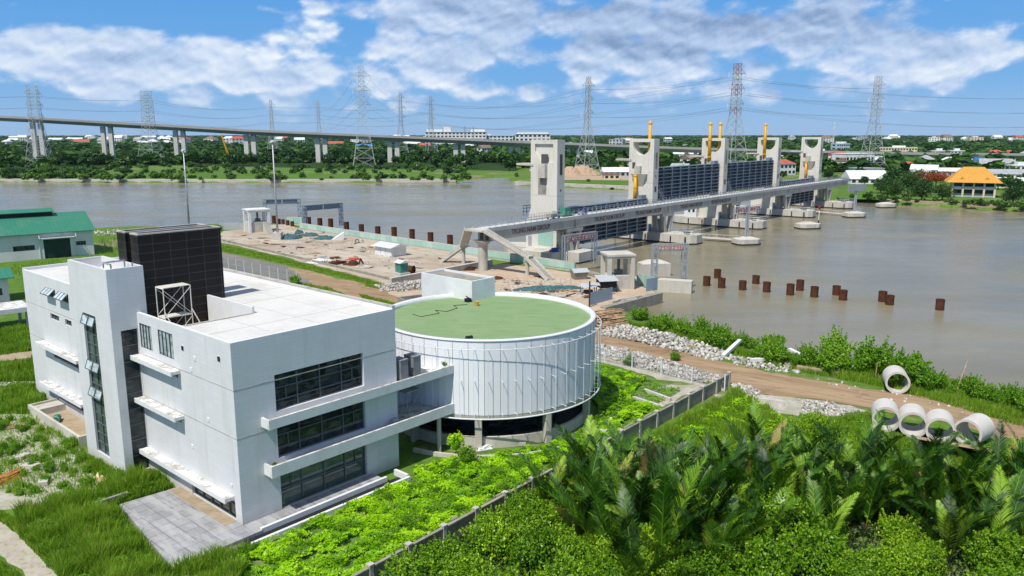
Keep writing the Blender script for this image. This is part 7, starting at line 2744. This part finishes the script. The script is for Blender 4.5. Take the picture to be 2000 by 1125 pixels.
# woodland that reads as one mass, out to the horizon
def woodland():
    r = np.random.default_rng(31)
    n = 9000
    d = 560 * (9500 / 560) ** (r.random(n) ** 0.85)
    a = np.radians(r.uniform(-42, 42, n))
    x, y = d * np.sin(a), d * np.cos(a)
    pxs = 1000 + F_PX * x / (y * 0.98)
    lim = np.where(pxs < 1010, 800, np.where(pxs < 1330, 640, 620))
    ok = (d > lim)
    # leave the town's streets open
    keep = ok & ((r.random(n) < 0.93) | (d > 1800))
    x, y, d = x[keep], y[keep], d[keep]
    n = len(x)
    base = crown_mesh("tmp", L_TREE, 46, 1.0, 1.0, 1.0, 7, 5)
    bv = np.zeros(len(base.vertices) * 3, dtype=np.float32)
    base.vertices.foreach_get("co", bv)
    bv = bv.reshape(-1, 3)
    bv = (bv.reshape(-1, 4, 3) - bv.reshape(-1, 4, 3).mean(1, keepdims=True)) * 0.50 + bv.reshape(-1, 4, 3).mean(1, keepdims=True)
    bv = bv.reshape(-1, 3)
    bpy.data.meshes.remove(base)
    hgt = r.uniform(6, 12.5, n)
    wid = hgt * r.uniform(1.1, 1.9, n) * (1 + d / 2200)
    ang = r.uniform(0, 6.28, n)
    ca, sa = np.cos(ang), np.sin(ang)
    bx, by, bz = bv[:, 0][None], bv[:, 1][None], bv[:, 2][None]
    V = np.stack([(bx * ca[:, None] - by * sa[:, None]) * wid[:, None] + x[:, None], (bx * sa[:, None] + by * ca[:, None]) * wid[:, None] + y[:, None], bz * hgt[:, None] * 1.1], 2).reshape(-1, 3)
    Fq = np.arange(len(V)).reshape(-1, 4)
    t = np.clip(np.repeat(r.uniform(0.05, 0.75, n), len(bv) // 4) + r.normal(0, 0.10, n * len(bv) // 4), 0, 1)
    o = obj_from("woodland", np_mesh("woodland", V, Fq, L_TREE, np.repeat(t, 4)))
    tag(o, "woodland covering the plain as far as the horizon", "woodland", None, "stuff")
woodland()

# ------------------------------------------------------------------ near vegetation
def bush_set(name, mat, k, n, size, w, h, blobs, seed, aspect=1.7, shoots=0):
    return [crown_mesh(name, mat, n, size, w, h, blobs, seed + i, 0.0, aspect, 0.62, shoots) for i in range(k)]
pr_ = random.Random(77)
# riverside bushes
RB = bush_set("riverside_crown", L_SHRUB, 6, 2600, 0.19, 3.0, 2.4, 18, 500, 1.9, 70)
def place_bush(name, cat, p, s, meshes, label, group):
    me = meshes[pr_.randrange(len(meshes))]
    o = obj_from(name, me, None, p, pr_.uniform(0, 6.28), (s * pr_.uniform(.85, 1.2), s * pr_.uniform(.85, 1.2), s * pr_.uniform(.85, 1.2)))
    return tag(o, label, cat, group)
line = [(1235, 628), (1300, 636), (1375, 658), (1450, 678), (1520, 700), (1600, 712), (1690, 722), (1760, 735), (1830, 752), (1900, 770), (1980, 794), (2060, 818), (2180, 850), (2300, 884)]
for i in range(len(line) - 1):
    for k in range(6):
        f = pr_.random()
        x = line[i][0] + (line[i + 1][0] - line[i][0]) * f
        y = line[i][1] + (line[i + 1][1] - line[i][1]) * f + pr_.uniform(-6, 14)
        s = pr_.uniform(0.4, 1.25)
        if 1380 < x < 1440 or 1455 < x < 1500 or 1580 < x < 1640 or 1680 < x < 1790:
            s *= 1.35
        place_bush("riverside_bush", "bush", g(x, y), s, RB, "leafy green bush in the line along the near river bank", "bushes along the near river bank")
place_bush("riverside_bush", "bush", g(1523, 674, -1.2), 0.8, RB, "small lone bush standing in the shallow water off the bank", None)
for (x, y, s, lab) in ((575, 556, 0.9, "dark green bush growing at the end of the mesh fence beyond the roof"), (428, 450, 0.8, "small bush at the far end of the tin fence"), (913, 905, 0.75, "dark leafy plant in the creepers near the front column"),
                       (1228, 715, 0.6, "small bush growing through the mesh fence by the rubble"), (1320, 705, 0.5, "small bush at the kerb of the mesh fence")):
    place_bush("shrub", "shrub", g(x, y), s, RB, lab, None)
t = make_tree("sapling", "bright yellow green sapling in front of the round hall", "tree", crown_mesh("sapling_crown", L_LIME, 420, 0.30, 2.0, 2.6, 9, 640, 0.5), trunk_mb(1.6, 0.06, 4, 4, 0.6), 4)
t.location = g(892, 892)
mb = MB()
place_bush("shrub", "shrub", bw(20.0, -0.6, 8.0), 0.22, RB, "tiny plant sprouting on the end of the upper balcony", None)
place_bush("shrub", "shrub", bw(2.6, -0.5, 4.2), 0.14, RB, "tiny plant sprouting at the corner of the lower balcony", None)

# mangrove thicket at the lower right
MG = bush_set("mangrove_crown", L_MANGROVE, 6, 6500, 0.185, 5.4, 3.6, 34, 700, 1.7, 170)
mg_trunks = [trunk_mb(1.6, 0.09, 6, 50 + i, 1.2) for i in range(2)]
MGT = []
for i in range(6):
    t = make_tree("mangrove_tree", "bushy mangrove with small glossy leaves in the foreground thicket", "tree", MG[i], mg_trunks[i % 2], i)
    t["group"] = "mangroves of the foreground thicket"
    MGT.append(t)
mg_poly = [(p.x, p.y) for p in gp((735, 1150), (860, 1085), (965, 1010), (1085, 1010), (1180, 1080), (1280, 1120), (1420, 1030), (1500, 1040), (1620, 1070), (1800, 1080), (2060, 1130), (2200, 1250), (2200, 1420), (1400, 1420), (800, 1320))]
spots = scatter(mg_poly, 112, pr_, 1.22, 500)
extra = [tuple(g(x, y).xy) for x, y in ((1385, 985), (1440, 980), (1350, 1020), (1490, 1000), (1560, 880), (1590, 860), (1545, 850), (1510, 900), (1620, 880), (1650, 905), (1590, 905), (1300, 990), (1345, 965), (1480, 960), (1560, 985), (1640, 1000), (1730, 1005), (1800, 1000), (1880, 1010), (1960, 1005), (1215, 1030), (1130, 1000), (1690, 930), (1960, 930), (1260, 1000), (1440, 1000))]
spots += scatter([(p.x, p.y) for p in gp((2062, 950), (2400, 1040), (2500, 1250), (2200, 1300), (2090, 1130))], 34, pr_, 1.3, 300)
spots = [q for q in spots if (Vector((q[0], q[1], 0)) - bwa).dot(bwd) > 13.5 or (Vector((q[0], q[1], 0)) - bwa).dot(bwn) < -2.6]
for i, q in enumerate(spots + extra):
    s = pr_.uniform(0.5, 1.02) if i < len(spots) else pr_.uniform(0.5, 0.75)
    if i < 6:
        MGT[i].location = (q[0], q[1], 0)
        MGT[i].scale = (s, s, s)
    else:
        dup(MGT[pr_.randrange(6)], loc=(q[0], q[1], 0), rz=pr_.uniform(0, 6.28), scale=(s * pr_.uniform(.85, 1.15), s, s * pr_.uniform(.8, 1.3)))

# nipa palms
def frond_mesh(seed):
    """one feather-like frond: a bowed stem with two close ranks of narrow leaflets"""
    r = np.random.default_rng(seed)
    L = r.uniform(6.6, 8.8)
    n = 84
    lean, curl = r.uniform(0.05, 0.30), r.uniform(0.25, 1.05)
    twist = r.uniform(-0.5, 0.5)
    s = np.linspace(0, 1, n)
    ang = lean + curl * s ** 2.4
    dx, dz = np.sin(ang), np.cos(ang)
    x = np.concatenate([[0], np.cumsum(dx[:-1])]) * L / n
    z = np.concatenate([[0], np.cumsum(dz[:-1])]) * L / n
    V, Fq, T = [], [], []
    for i in range(n - 1):
        w = 0.055 * (1 - s[i]) + 0.014
        b = len(V)
        V += [(x[i], -w, z[i]), (x[i], w, z[i]), (x[i + 1], w, z[i + 1]), (x[i + 1], -w, z[i + 1])]
        Fq.append((b, b + 1, b + 2, b + 3))
        T += [0.62] * 4
    tone = r.uniform(0.10, 0.70) if seed % 10 != 7 else 0.97
    fold = r.uniform(-0.35, 0.05)
    gap_ = r.integers(0, 6)
    for i in range(14, n):
        f = (s[i] - 0.16) / 0.84
        ll = 1.32 * math.sin(math.pi * (0.16 + 0.80 * f ** 0.85)) + 0.12
        for sd in (-1, 1):
            if r.random() < 0.05:
                continue
            a = twist * f
            t_ = np.array([dx[i], 0, dz[i]])
            nn = np.array([dz[i], 0, -dx[i]])
            side = np.array([0, sd, 0]) * math.cos(a) + nn * sd * math.sin(a)
            d = t_ * r.uniform(0.74, 0.84) + side * r.uniform(0.54, 0.64) + nn * (fold + r.uniform(-0.09, 0.09))
            d /= np.linalg.norm(d)
            wv = np.cross(d, np.cross(side, t_))
            wv /= np.linalg.norm(wv) + 1e-9
            p0 = np.array([x[i], 0, z[i]])
            l = ll * r.uniform(0.9, 1.06)
            w = 0.037
            p1 = p0 + d * l * 0.55
            p2 = p0 + d * l + np.array([0, 0, -0.16 * l]) * r.uniform(0.3, 1.7)
            b = len(V)
            V += [tuple(p0 - wv * w * .5), tuple(p0 + wv * w * .5), tuple(p1 + wv * w), tuple(p1 - wv * w), tuple(p2 + wv * w * .1), tuple(p2 - wv * w * .1)]
            Fq += [(b, b + 1, b + 2, b + 3), (b + 3, b + 2, b + 4, b + 5)]
            tt = float(np.clip(tone + r.normal(0, 0.13) + (0.45 if r.random() < 0.02 else 0), 0, 1.0 if seed % 10 == 7 else 0.93))  # a few leaflets much paler: glints put into the tint
            T += [tt] * 6
    return np_mesh("frond", V, Fq, L_PALM, T)
FR = [frond_mesh(900 + i) for i in range(10)]
mbp = MB()
for k in range(7):
    a = k * 0.9
    mbp.tube((0.12 * math.cos(a), 0.12 * math.sin(a), -0.2), (0.32 * math.cos(a), 0.32 * math.sin(a), 0.9), 0.09, 0.05, n=5)
stub = mbp.build("stem_base", M_BARK, None)
def palm(p, nf, s, label, group):
    t = thing("nipa_palm", label, "palm", p, pr_.uniform(0, 6.28), group)
    for k in range(nf):
        o = obj_from("frond", FR[pr_.randrange(10) if pr_.random() < 0.5 else pr_.randrange(7)], t)
        o.location = (0, 0, 0)
        o.rotation_euler = (pr_.uniform(-0.10, 0.10), pr_.uniform(-0.05, 0.42), 2 * math.pi * k / nf + pr_.uniform(-.3, .3))
        f = pr_.uniform(0.75, 1.1)
        o.scale = (f, f, f)
    c = stub.copy()
    COL.objects.link(c)
    c.parent = t
    t.scale = (s, s, s)
    return t
pz = [(p.x, p.y) for p in gp((1090, 985), (1165, 945), (1240, 940), (1290, 975), (1400, 955), (1500, 945), (1620, 950), (1700, 972), (1900, 985), (2060, 975), (2060, 1075), (1880, 1085), (1700, 1060), (1560, 1040), (1440, 1010), (1400, 1110), (1240, 1120), (1180, 1090))]
for i, q in enumerate(scatter(pz, 74, pr_, 1.35, 300)):
    palm((q[0], q[1], -0.1), pr_.randint(6, 8), pr_.uniform(0.58, 0.96), "nipa palm with long upright fronds in the dark grove below the dirt track", "nipa palms of the foreground grove")
for x, y, s in ((1340, 1100, .8), (1420, 1090, .75), (1390, 1130, .8), (1240, 1150, .8), (1500, 1085, .7), (1600, 1090, .7), (1850, 1100, .75), (1950, 1110, .8), (1075, 1020, .75), (1130, 1070, .9), (1190, 1110, .9), (1290, 1115, .95), (1250, 1060, .95), (1160, 985, 1.0), (1205, 985, 1.0)):
    palm(g(x, y), 8, s, "nipa palm with feathery fronds standing among the mangrove bushes", "nipa palms among the mangrove bushes")
bpy.data.objects.remove(stub)

# creepers, grass and weeds
def carpet(name, label, polys, n, size, mat, seed, bump, lift=0.0, aspect=1.5, holes=(), freq=0.5, keep_lo=-1.0, keep_hi=9.0):
    r = np.random.default_rng(seed)
    Ps = []
    area = []
    for poly in polys:
        a = 0
        for i in range(len(poly)):
            j = (i + 1) % len(poly)
            a += poly[i][0] * poly[j][1] - poly[j][0] * poly[i][1]
        area.append(abs(a))
    tot = sum(area)
    for poly, a in zip(polys, area):
        Ps.append(scatter_np(poly, max(10, int(n * a / tot)), r))
    P2 = np.vstack(Ps)
    for hpoly in holes:
        P2 = P2[~inside_np(hpoly, P2[:, 0], P2[:, 1])]
    x, y = P2[:, 0], P2[:, 1]
    ph = r.uniform(0, 6, 8)
    H = (np.sin(x * freq * 1.7 + ph[0]) * np.sin(y * freq * 1.3 + ph[1]) + 0.6 * np.sin(x * freq * 3.1 + y * freq * 2.3 + ph[2]) * np.sin(y * freq * 3.7 - x * freq + ph[3]) + 0.4 * np.sin(x * freq * 6.7 + ph[4]) * np.sin(y * freq * 7.3 + ph[5]))
    H = np.clip(0.5 + 0.33 * H, 0, 1.3)
    z = lift + bump * H * r.uniform(0.6, 1.0, len(x))
    Nn = np.stack([-0.3 * np.cos(x * freq * 3 + ph[0]), -0.3 * np.cos(y * freq * 3 + ph[1]), np.ones(len(x))], 1)
    patch = 0.5 + 0.5 * np.sin(x * 0.45 + ph[6] + 1.3 * np.sin(y * 0.6)) * np.sin(y * 0.39 + ph[7] + 1.1 * np.sin(x * 0.5))
    spot = 0.5 + 0.30 * np.sin(x * 1.1 + 1.7 * np.sin(y * 0.7)) * np.sin(y * 0.9 + 1.4 * np.sin(x * 0.8)) + 0.22 * np.sin(x * 2.7 + y * 1.9) * np.sin(y * 3.1 - x) + r.normal(0, 0.06, len(x))
    ok = (spot > keep_lo) & (spot < keep_hi)
    x, y, z, H, patch, Nn = x[ok], y[ok], z[ok], H[ok], patch[ok], Nn[ok]
    t = np.clip(0.36 * r.random(len(x)) + 0.24 * H + 0.42 * patch - 0.04, 0, 1)
    V, Fq, T = leaf_blades(np.stack([x, y, z], 1), Nn, size, r, aspect, t, 0.36)
    o = obj_from(name, np_mesh(name, V, Fq, mat, T))
    return tag(o, label, name.replace("_", " "), None, "stuff")

def blades(name, label, polys, n, h0, h1, w, mat, seed, holes=(), lean=0.35, cat="grass"):
    r = np.random.default_rng(seed)
    area = []
    for poly in polys:
        a = 0
        for i in range(len(poly)):
            j = (i + 1) % len(poly)
            a += poly[i][0] * poly[j][1] - poly[j][0] * poly[i][1]
        area.append(abs(a))
    tot = sum(area)
    P2 = np.vstack([scatter_np(poly, max(10, int(n * a / tot)), r) for poly, a in zip(polys, area)])
    for hpoly in holes:
        P2 = P2[~inside_np(hpoly, P2[:, 0], P2[:, 1])]
    x, y = P2[:, 0], P2[:, 1]
    m = len(x)
    ph = r.uniform(0, 6, 6)
    c = 0.5 + 0.5 * np.sin(x * 0.9 + ph[0]) * np.sin(y * 0.8 + ph[1]) + 0.35 * np.sin(x * 2.3 + ph[2]) * np.sin(y * 2.1 + ph[3])
    c = np.clip(c, 0, 1.1)
    keep = r.random(m) < 0.35 + 0.65 * c
    x, y, c = x[keep], y[keep], c[keep]
    m = len(x)
    h = (h0 + (h1 - h0) * c) * r.uniform(0.55, 1.1, m)
    a = r.uniform(0, 6.28, m)
    lx, ly = np.cos(a) * h * lean * r.random(m), np.sin(a) * h * lean * r.random(m)
    b = r.uniform(0, 6.28, m)
    wx, wy = np.cos(b) * w, np.sin(b) * w
    z0 = np.full(m, -0.02)
    V = np.stack([np.stack([x - wx, y - wy, z0], 1), np.stack([x + wx, y + wy, z0], 1),
                  np.stack([x + lx * .45 + wx * .8, y + ly * .45 + wy * .8, h * .62], 1), np.stack([x + lx * .45 - wx * .8, y + ly * .45 - wy * .8, h * .62], 1),
                  np.stack([x + lx * 1.2, y + ly * 1.2, h * 0.98], 1)], 1).reshape(-1, 3)
    i0 = np.arange(m) * 5
    quads = np.stack([i0, i0 + 1, i0 + 2, i0 + 3], 1)
    tips = np.stack([i0 + 3, i0 + 2, i0 + 4, i0 + 4], 1)
    # tips as slim quads: repeat the tip a hair apart
    V2 = np.stack([x + lx * 1.2 + wx * .05, y + ly * 1.2 + wy * .05, h * 0.98], 1)
    V = np.vstack([V, V2])
    tips[:, 3] = np.arange(m) + 5 * m
    tips = tips[:, [0, 1, 3, 2]]
    t = np.clip(0.15 + 0.45 * r.random(m) + 0.2 * c + (r.random(m) < 0.05) * 0.5, 0, 1)
    T = np.concatenate([np.repeat(t, 5), t])
    o = obj_from(name, np_mesh(name, V, np.vstack([quads, tips]), mat, T))
    return tag(o, label, cat, None, "stuff")

P_ = lambda *pts: [(p.x, p.y) for p in gp(*pts)]
bxy = lambda pts: [tuple(bw(a, b).xy) for a, b in pts]
hall_hole = [(D0.x + 11.6 * math.cos(k * 0.2618), D0.y + 11.6 * math.sin(k * 0.2618)) for k in range(24)]
build_hole = bxy([(-2.2, 14.8), (-0.1, 14.8), (-0.1, -0.1), (15.1, -0.1), (15.1, 45.6), (0.9, 45.6), (0.9, 39.1), (-2.0, 39.1), (-2.0, 23)])
terr_hole = bxy([(-4.8, 10.3), (-6.3, -2.0), (13.7, -3.1), (13.7, 0), (0, 0), (0, 10)])
inner = [tuple(along_wall(x, y).xy) for x, y in ((0, 0.3), (BWL - 12, 0.3), (BWL - 12, 6.0))] + P_((1260, 742), (1160, 715), (1150, 760)) + bxy([(26, -7), (15.5, -1.5), (13.7, -3.2), (-1, -3.3), (-7, -3.6)]) + P_((300, 1180))
carpet("creepers", "bright yellow green creepers between the office, the round hall and the boundary wall", [inner], 120000, 0.19, L_LIME, 41, 0.75, 0.02, 1.35, [hall_hole, build_hole, terr_hole], 0.85, 0.33, 9)
carpet("weeds", "darker green weed patches growing through the bright creepers", [inner], 90000, 0.16, L_SHRUB, 61, 0.85, 0.05, 1.7, [hall_hole, build_hole, terr_hole], 0.95, 0.54, 9)
carpet("weeds", "green weeds in the corner behind the boundary wall's far end", [P_((1150, 760), (1160, 715), (1260, 742), (1330, 765), (1250, 810), (1160, 850))], 16000, 0.17, L_SHRUB, 42, 0.55, 0.02, 1.5, [hall_hole], 1.1)
right_of_wall = [tuple(along_wall(x, -1.5).xy) for x in (BWL - 22, BWL)] + P_((1440, 770), (1500, 800), (1560, 850), (1640, 900), (1400, 950), (1230, 930))
blades("tall_grass", "light green tall grass between the boundary wall and the palm grove", [right_of_wall], 42000, 0.5, 1.15, 0.032, L_GRASS, 43)
carpet("weeds", "broad leaved weeds among the tall grass right of the boundary wall", [right_of_wall], 20000, 0.20, L_LIME, 44, 0.7, 0.05, 1.6, (), 1.2)
left_grass = P_((30, 1010), (150, 985), (230, 950), (300, 935), (330, 945)) + bxy([(-4.9, 10.6), (-6.5, -2.2), (-1.5, -3.4)]) + P_((480, 1125), (400, 1250), (130, 1250), (115, 1125))
blades("tall_grass", "short dry grass on both sides of the pale stone path", [P_((-60, 985), (30, 1012), (118, 1125), (110, 1125), (18, 1030), (-60, 1000)), P_((-60, 1060), (50, 1130), (70, 1250), (-60, 1250))], 9000, 0.2, 0.6, 0.03, L_GRASS, 58)
blades("tall_grass", "tall reedy grass around the stone terrace at the lower left", [left_grass], 70000, 0.7, 1.75, 0.030, L_GRASS, 45, [terr_hole], 0.45)
carpet("weeds", "leafy weeds mixed into the reedy grass at the lower left", [left_grass], 26000, 0.17, L_SHRUB, 46, 0.9, 0.0, 1.8, [terr_hole], 0.9)
side = P_((70, 800), (85, 770), (140, 820), (160, 880)) + bxy([(-2.3, 24), (-2.3, 14.5), (-0.1, 14), (-0.1, 10.5), (-4.6, 10.6)]) + P_((210, 960), (110, 985), (0, 960), (-60, 930), (-60, 800))
carpet("weeds", "sparse low weeds over the gravel left of the office", [side], 7000, 0.14, L_SHRUB, 47, 0.3, 0.0, 1.8, [build_hole], 1.3)
wp = scatter(side, 130, pr_, 0.6)
for q in wp:
    if inside(build_hole, q[0], q[1]):
        continue
    place_bush("weed_clump", "weeds", (q[0], q[1], -0.05), pr_.uniform(0.14, 0.42), RB, "low green weed clump on the bare stony ground left of the office", "weed clumps left of the office")
cq = [q for q in scatter(inner, 70, pr_, 0.9) if not inside(hall_hole, *q) and not inside(build_hole, *q) and not inside(terr_hole, *q)]
for q in cq:
    place_bush("weed_clump", "weeds", (q[0], q[1], 0.2), pr_.uniform(0.14, 0.36), RB, "darker leafy weed clump rising out of the bright creepers", "weed clumps among the creepers")
blades("tall_grass", "thin straggling grass over the stony ground left of the office", [side], 9000, 0.2, 0.7, 0.03, L_GRASS, 62, [build_hole])
near_side = bxy([(-2.3, 24), (-2.3, 14.5), (-0.1, 14), (-0.1, 10.4), (-4.6, 10.6)]) + P_((205, 960), (165, 905))
blades("tall_grass", "green grass at the foot of the stair tower", [near_side], 14000, 0.4, 0.9, 0.03, L_GRASS, 48, [build_hole])
blades("tall_grass", "green grass below the warehouse and beside the sheds", [P_((-40, 655), (70, 640), (70, 685), (-40, 700)), P_((-40, 720), (72, 700), (80, 745), (-40, 748)), P_((20, 520), (190, 500), (245, 505), (245, 465), (190, 460), (190, 500), (110, 525), (50, 590), (40, 560)), P_((0, 760), (80, 755), (80, 810), (0, 810))], 36000, 0.4, 1.1, 0.05, L_GRASS, 49)
bank_poly = P_((1205, 628), (1300, 642), (1400, 672), (1500, 700), (1640, 722), (1760, 738), (1900, 775), (2080, 830), (2400, 915), (2400, 950), (2080, 862), (1950, 822), (1830, 785), (1700, 752), (1600, 735), (1520, 716), (1430, 690), (1310, 656))
blades("bank_grass", "grass along the top of the near river bank", [bank_poly], 34000, 0.35, 0.9, 0.04, L_GRASS, 50)
carpet("weeds", "weeds between the dirt track and the concrete pipes", [P_((1660, 806), (1730, 800), (1730, 830), (1660, 826)), P_((1880, 860), (2080, 880), (2080, 940), (1900, 920)), P_((1800, 838), (1900, 862), (1880, 885), (1800, 870))], 9000, 0.18, L_SHRUB, 51, 0.4, 0.0, 1.6, (), 1.3)
carpet("ground_litter", "low undergrowth, shade painted into its leaves, beneath the palms and mangroves", [P_((700, 1160), (1000, 985), (1200, 930), (1420, 905), (1560, 880), (1660, 890), (2080, 900), (2200, 1300), (800, 1300))], 60000, 0.26, L_UNDER, 52, 0.5, 0.0, 2.6, (), 1.0)
blades("tall_grass", "green grass and weeds between the low rubble line and the concrete pipes", [P_((1560, 812), (1640, 816), (1700, 812), (1730, 850), (1900, 885), (1880, 930), (1600, 880))], 14000, 0.25, 0.8, 0.035, L_GRASS, 71)
carpet("weeds", "low broad weeds on the ground around the concrete pipes", [P_((1560, 812), (1640, 816), (1700, 812), (1730, 850), (1900, 885), (1880, 930), (1600, 880))], 12000, 0.18, L_SHRUB, 72, 0.4, 0.02, 1.6, (), 1.2)
verge = P_((425, 478), (520, 497), (640, 527), (700, 542), (745, 554), (720, 556), (640, 538), (560, 518), (425, 489))
blades("verge_grass", "green grass verge along the front kerb of the yard", [verge], 12000, 0.2, 0.55, 0.06, L_GRASS, 53)
blades("verge_grass", "grass patches by the tarmac road beyond the office roof", [P_((560, 548), (640, 562), (690, 582), (640, 585)), P_((700, 575), (800, 598), (770, 615), (720, 598)), P_((715, 550), (755, 558), (745, 566), (712, 560))], 9000, 0.2, 0.5, 0.06, L_GRASS, 54)

# ------------------------------------------------------------------ air
hm = bpy.data.materials.new("haze")
hm.use_nodes = True
hn = hm.node_tree
hn.nodes.clear()
pv = hn.nodes.new('ShaderNodeVolumePrincipled')
pv.inputs['Color'].default_value = (0.62, 0.78, 1.0, 1)
pv.inputs['Density'].default_value = 1.7e-5
pv.inputs['Anisotropy'].default_value = 0.0
ho = hn.nodes.new('ShaderNodeOutputMaterial')
hn.links.new(pv.outputs[0], ho.inputs['Volume'])
hm.cycles.homogeneous_volume = True
hz = MB()
hz.box(-12600, 12600, -200, 12800, -6.5, 92)
hzo = hz.build("haze", hm)
hzo["kind"] = "stuff"
hzo["label"] = "pale blue haze hanging over the far plain"
hzo["category"] = "haze"
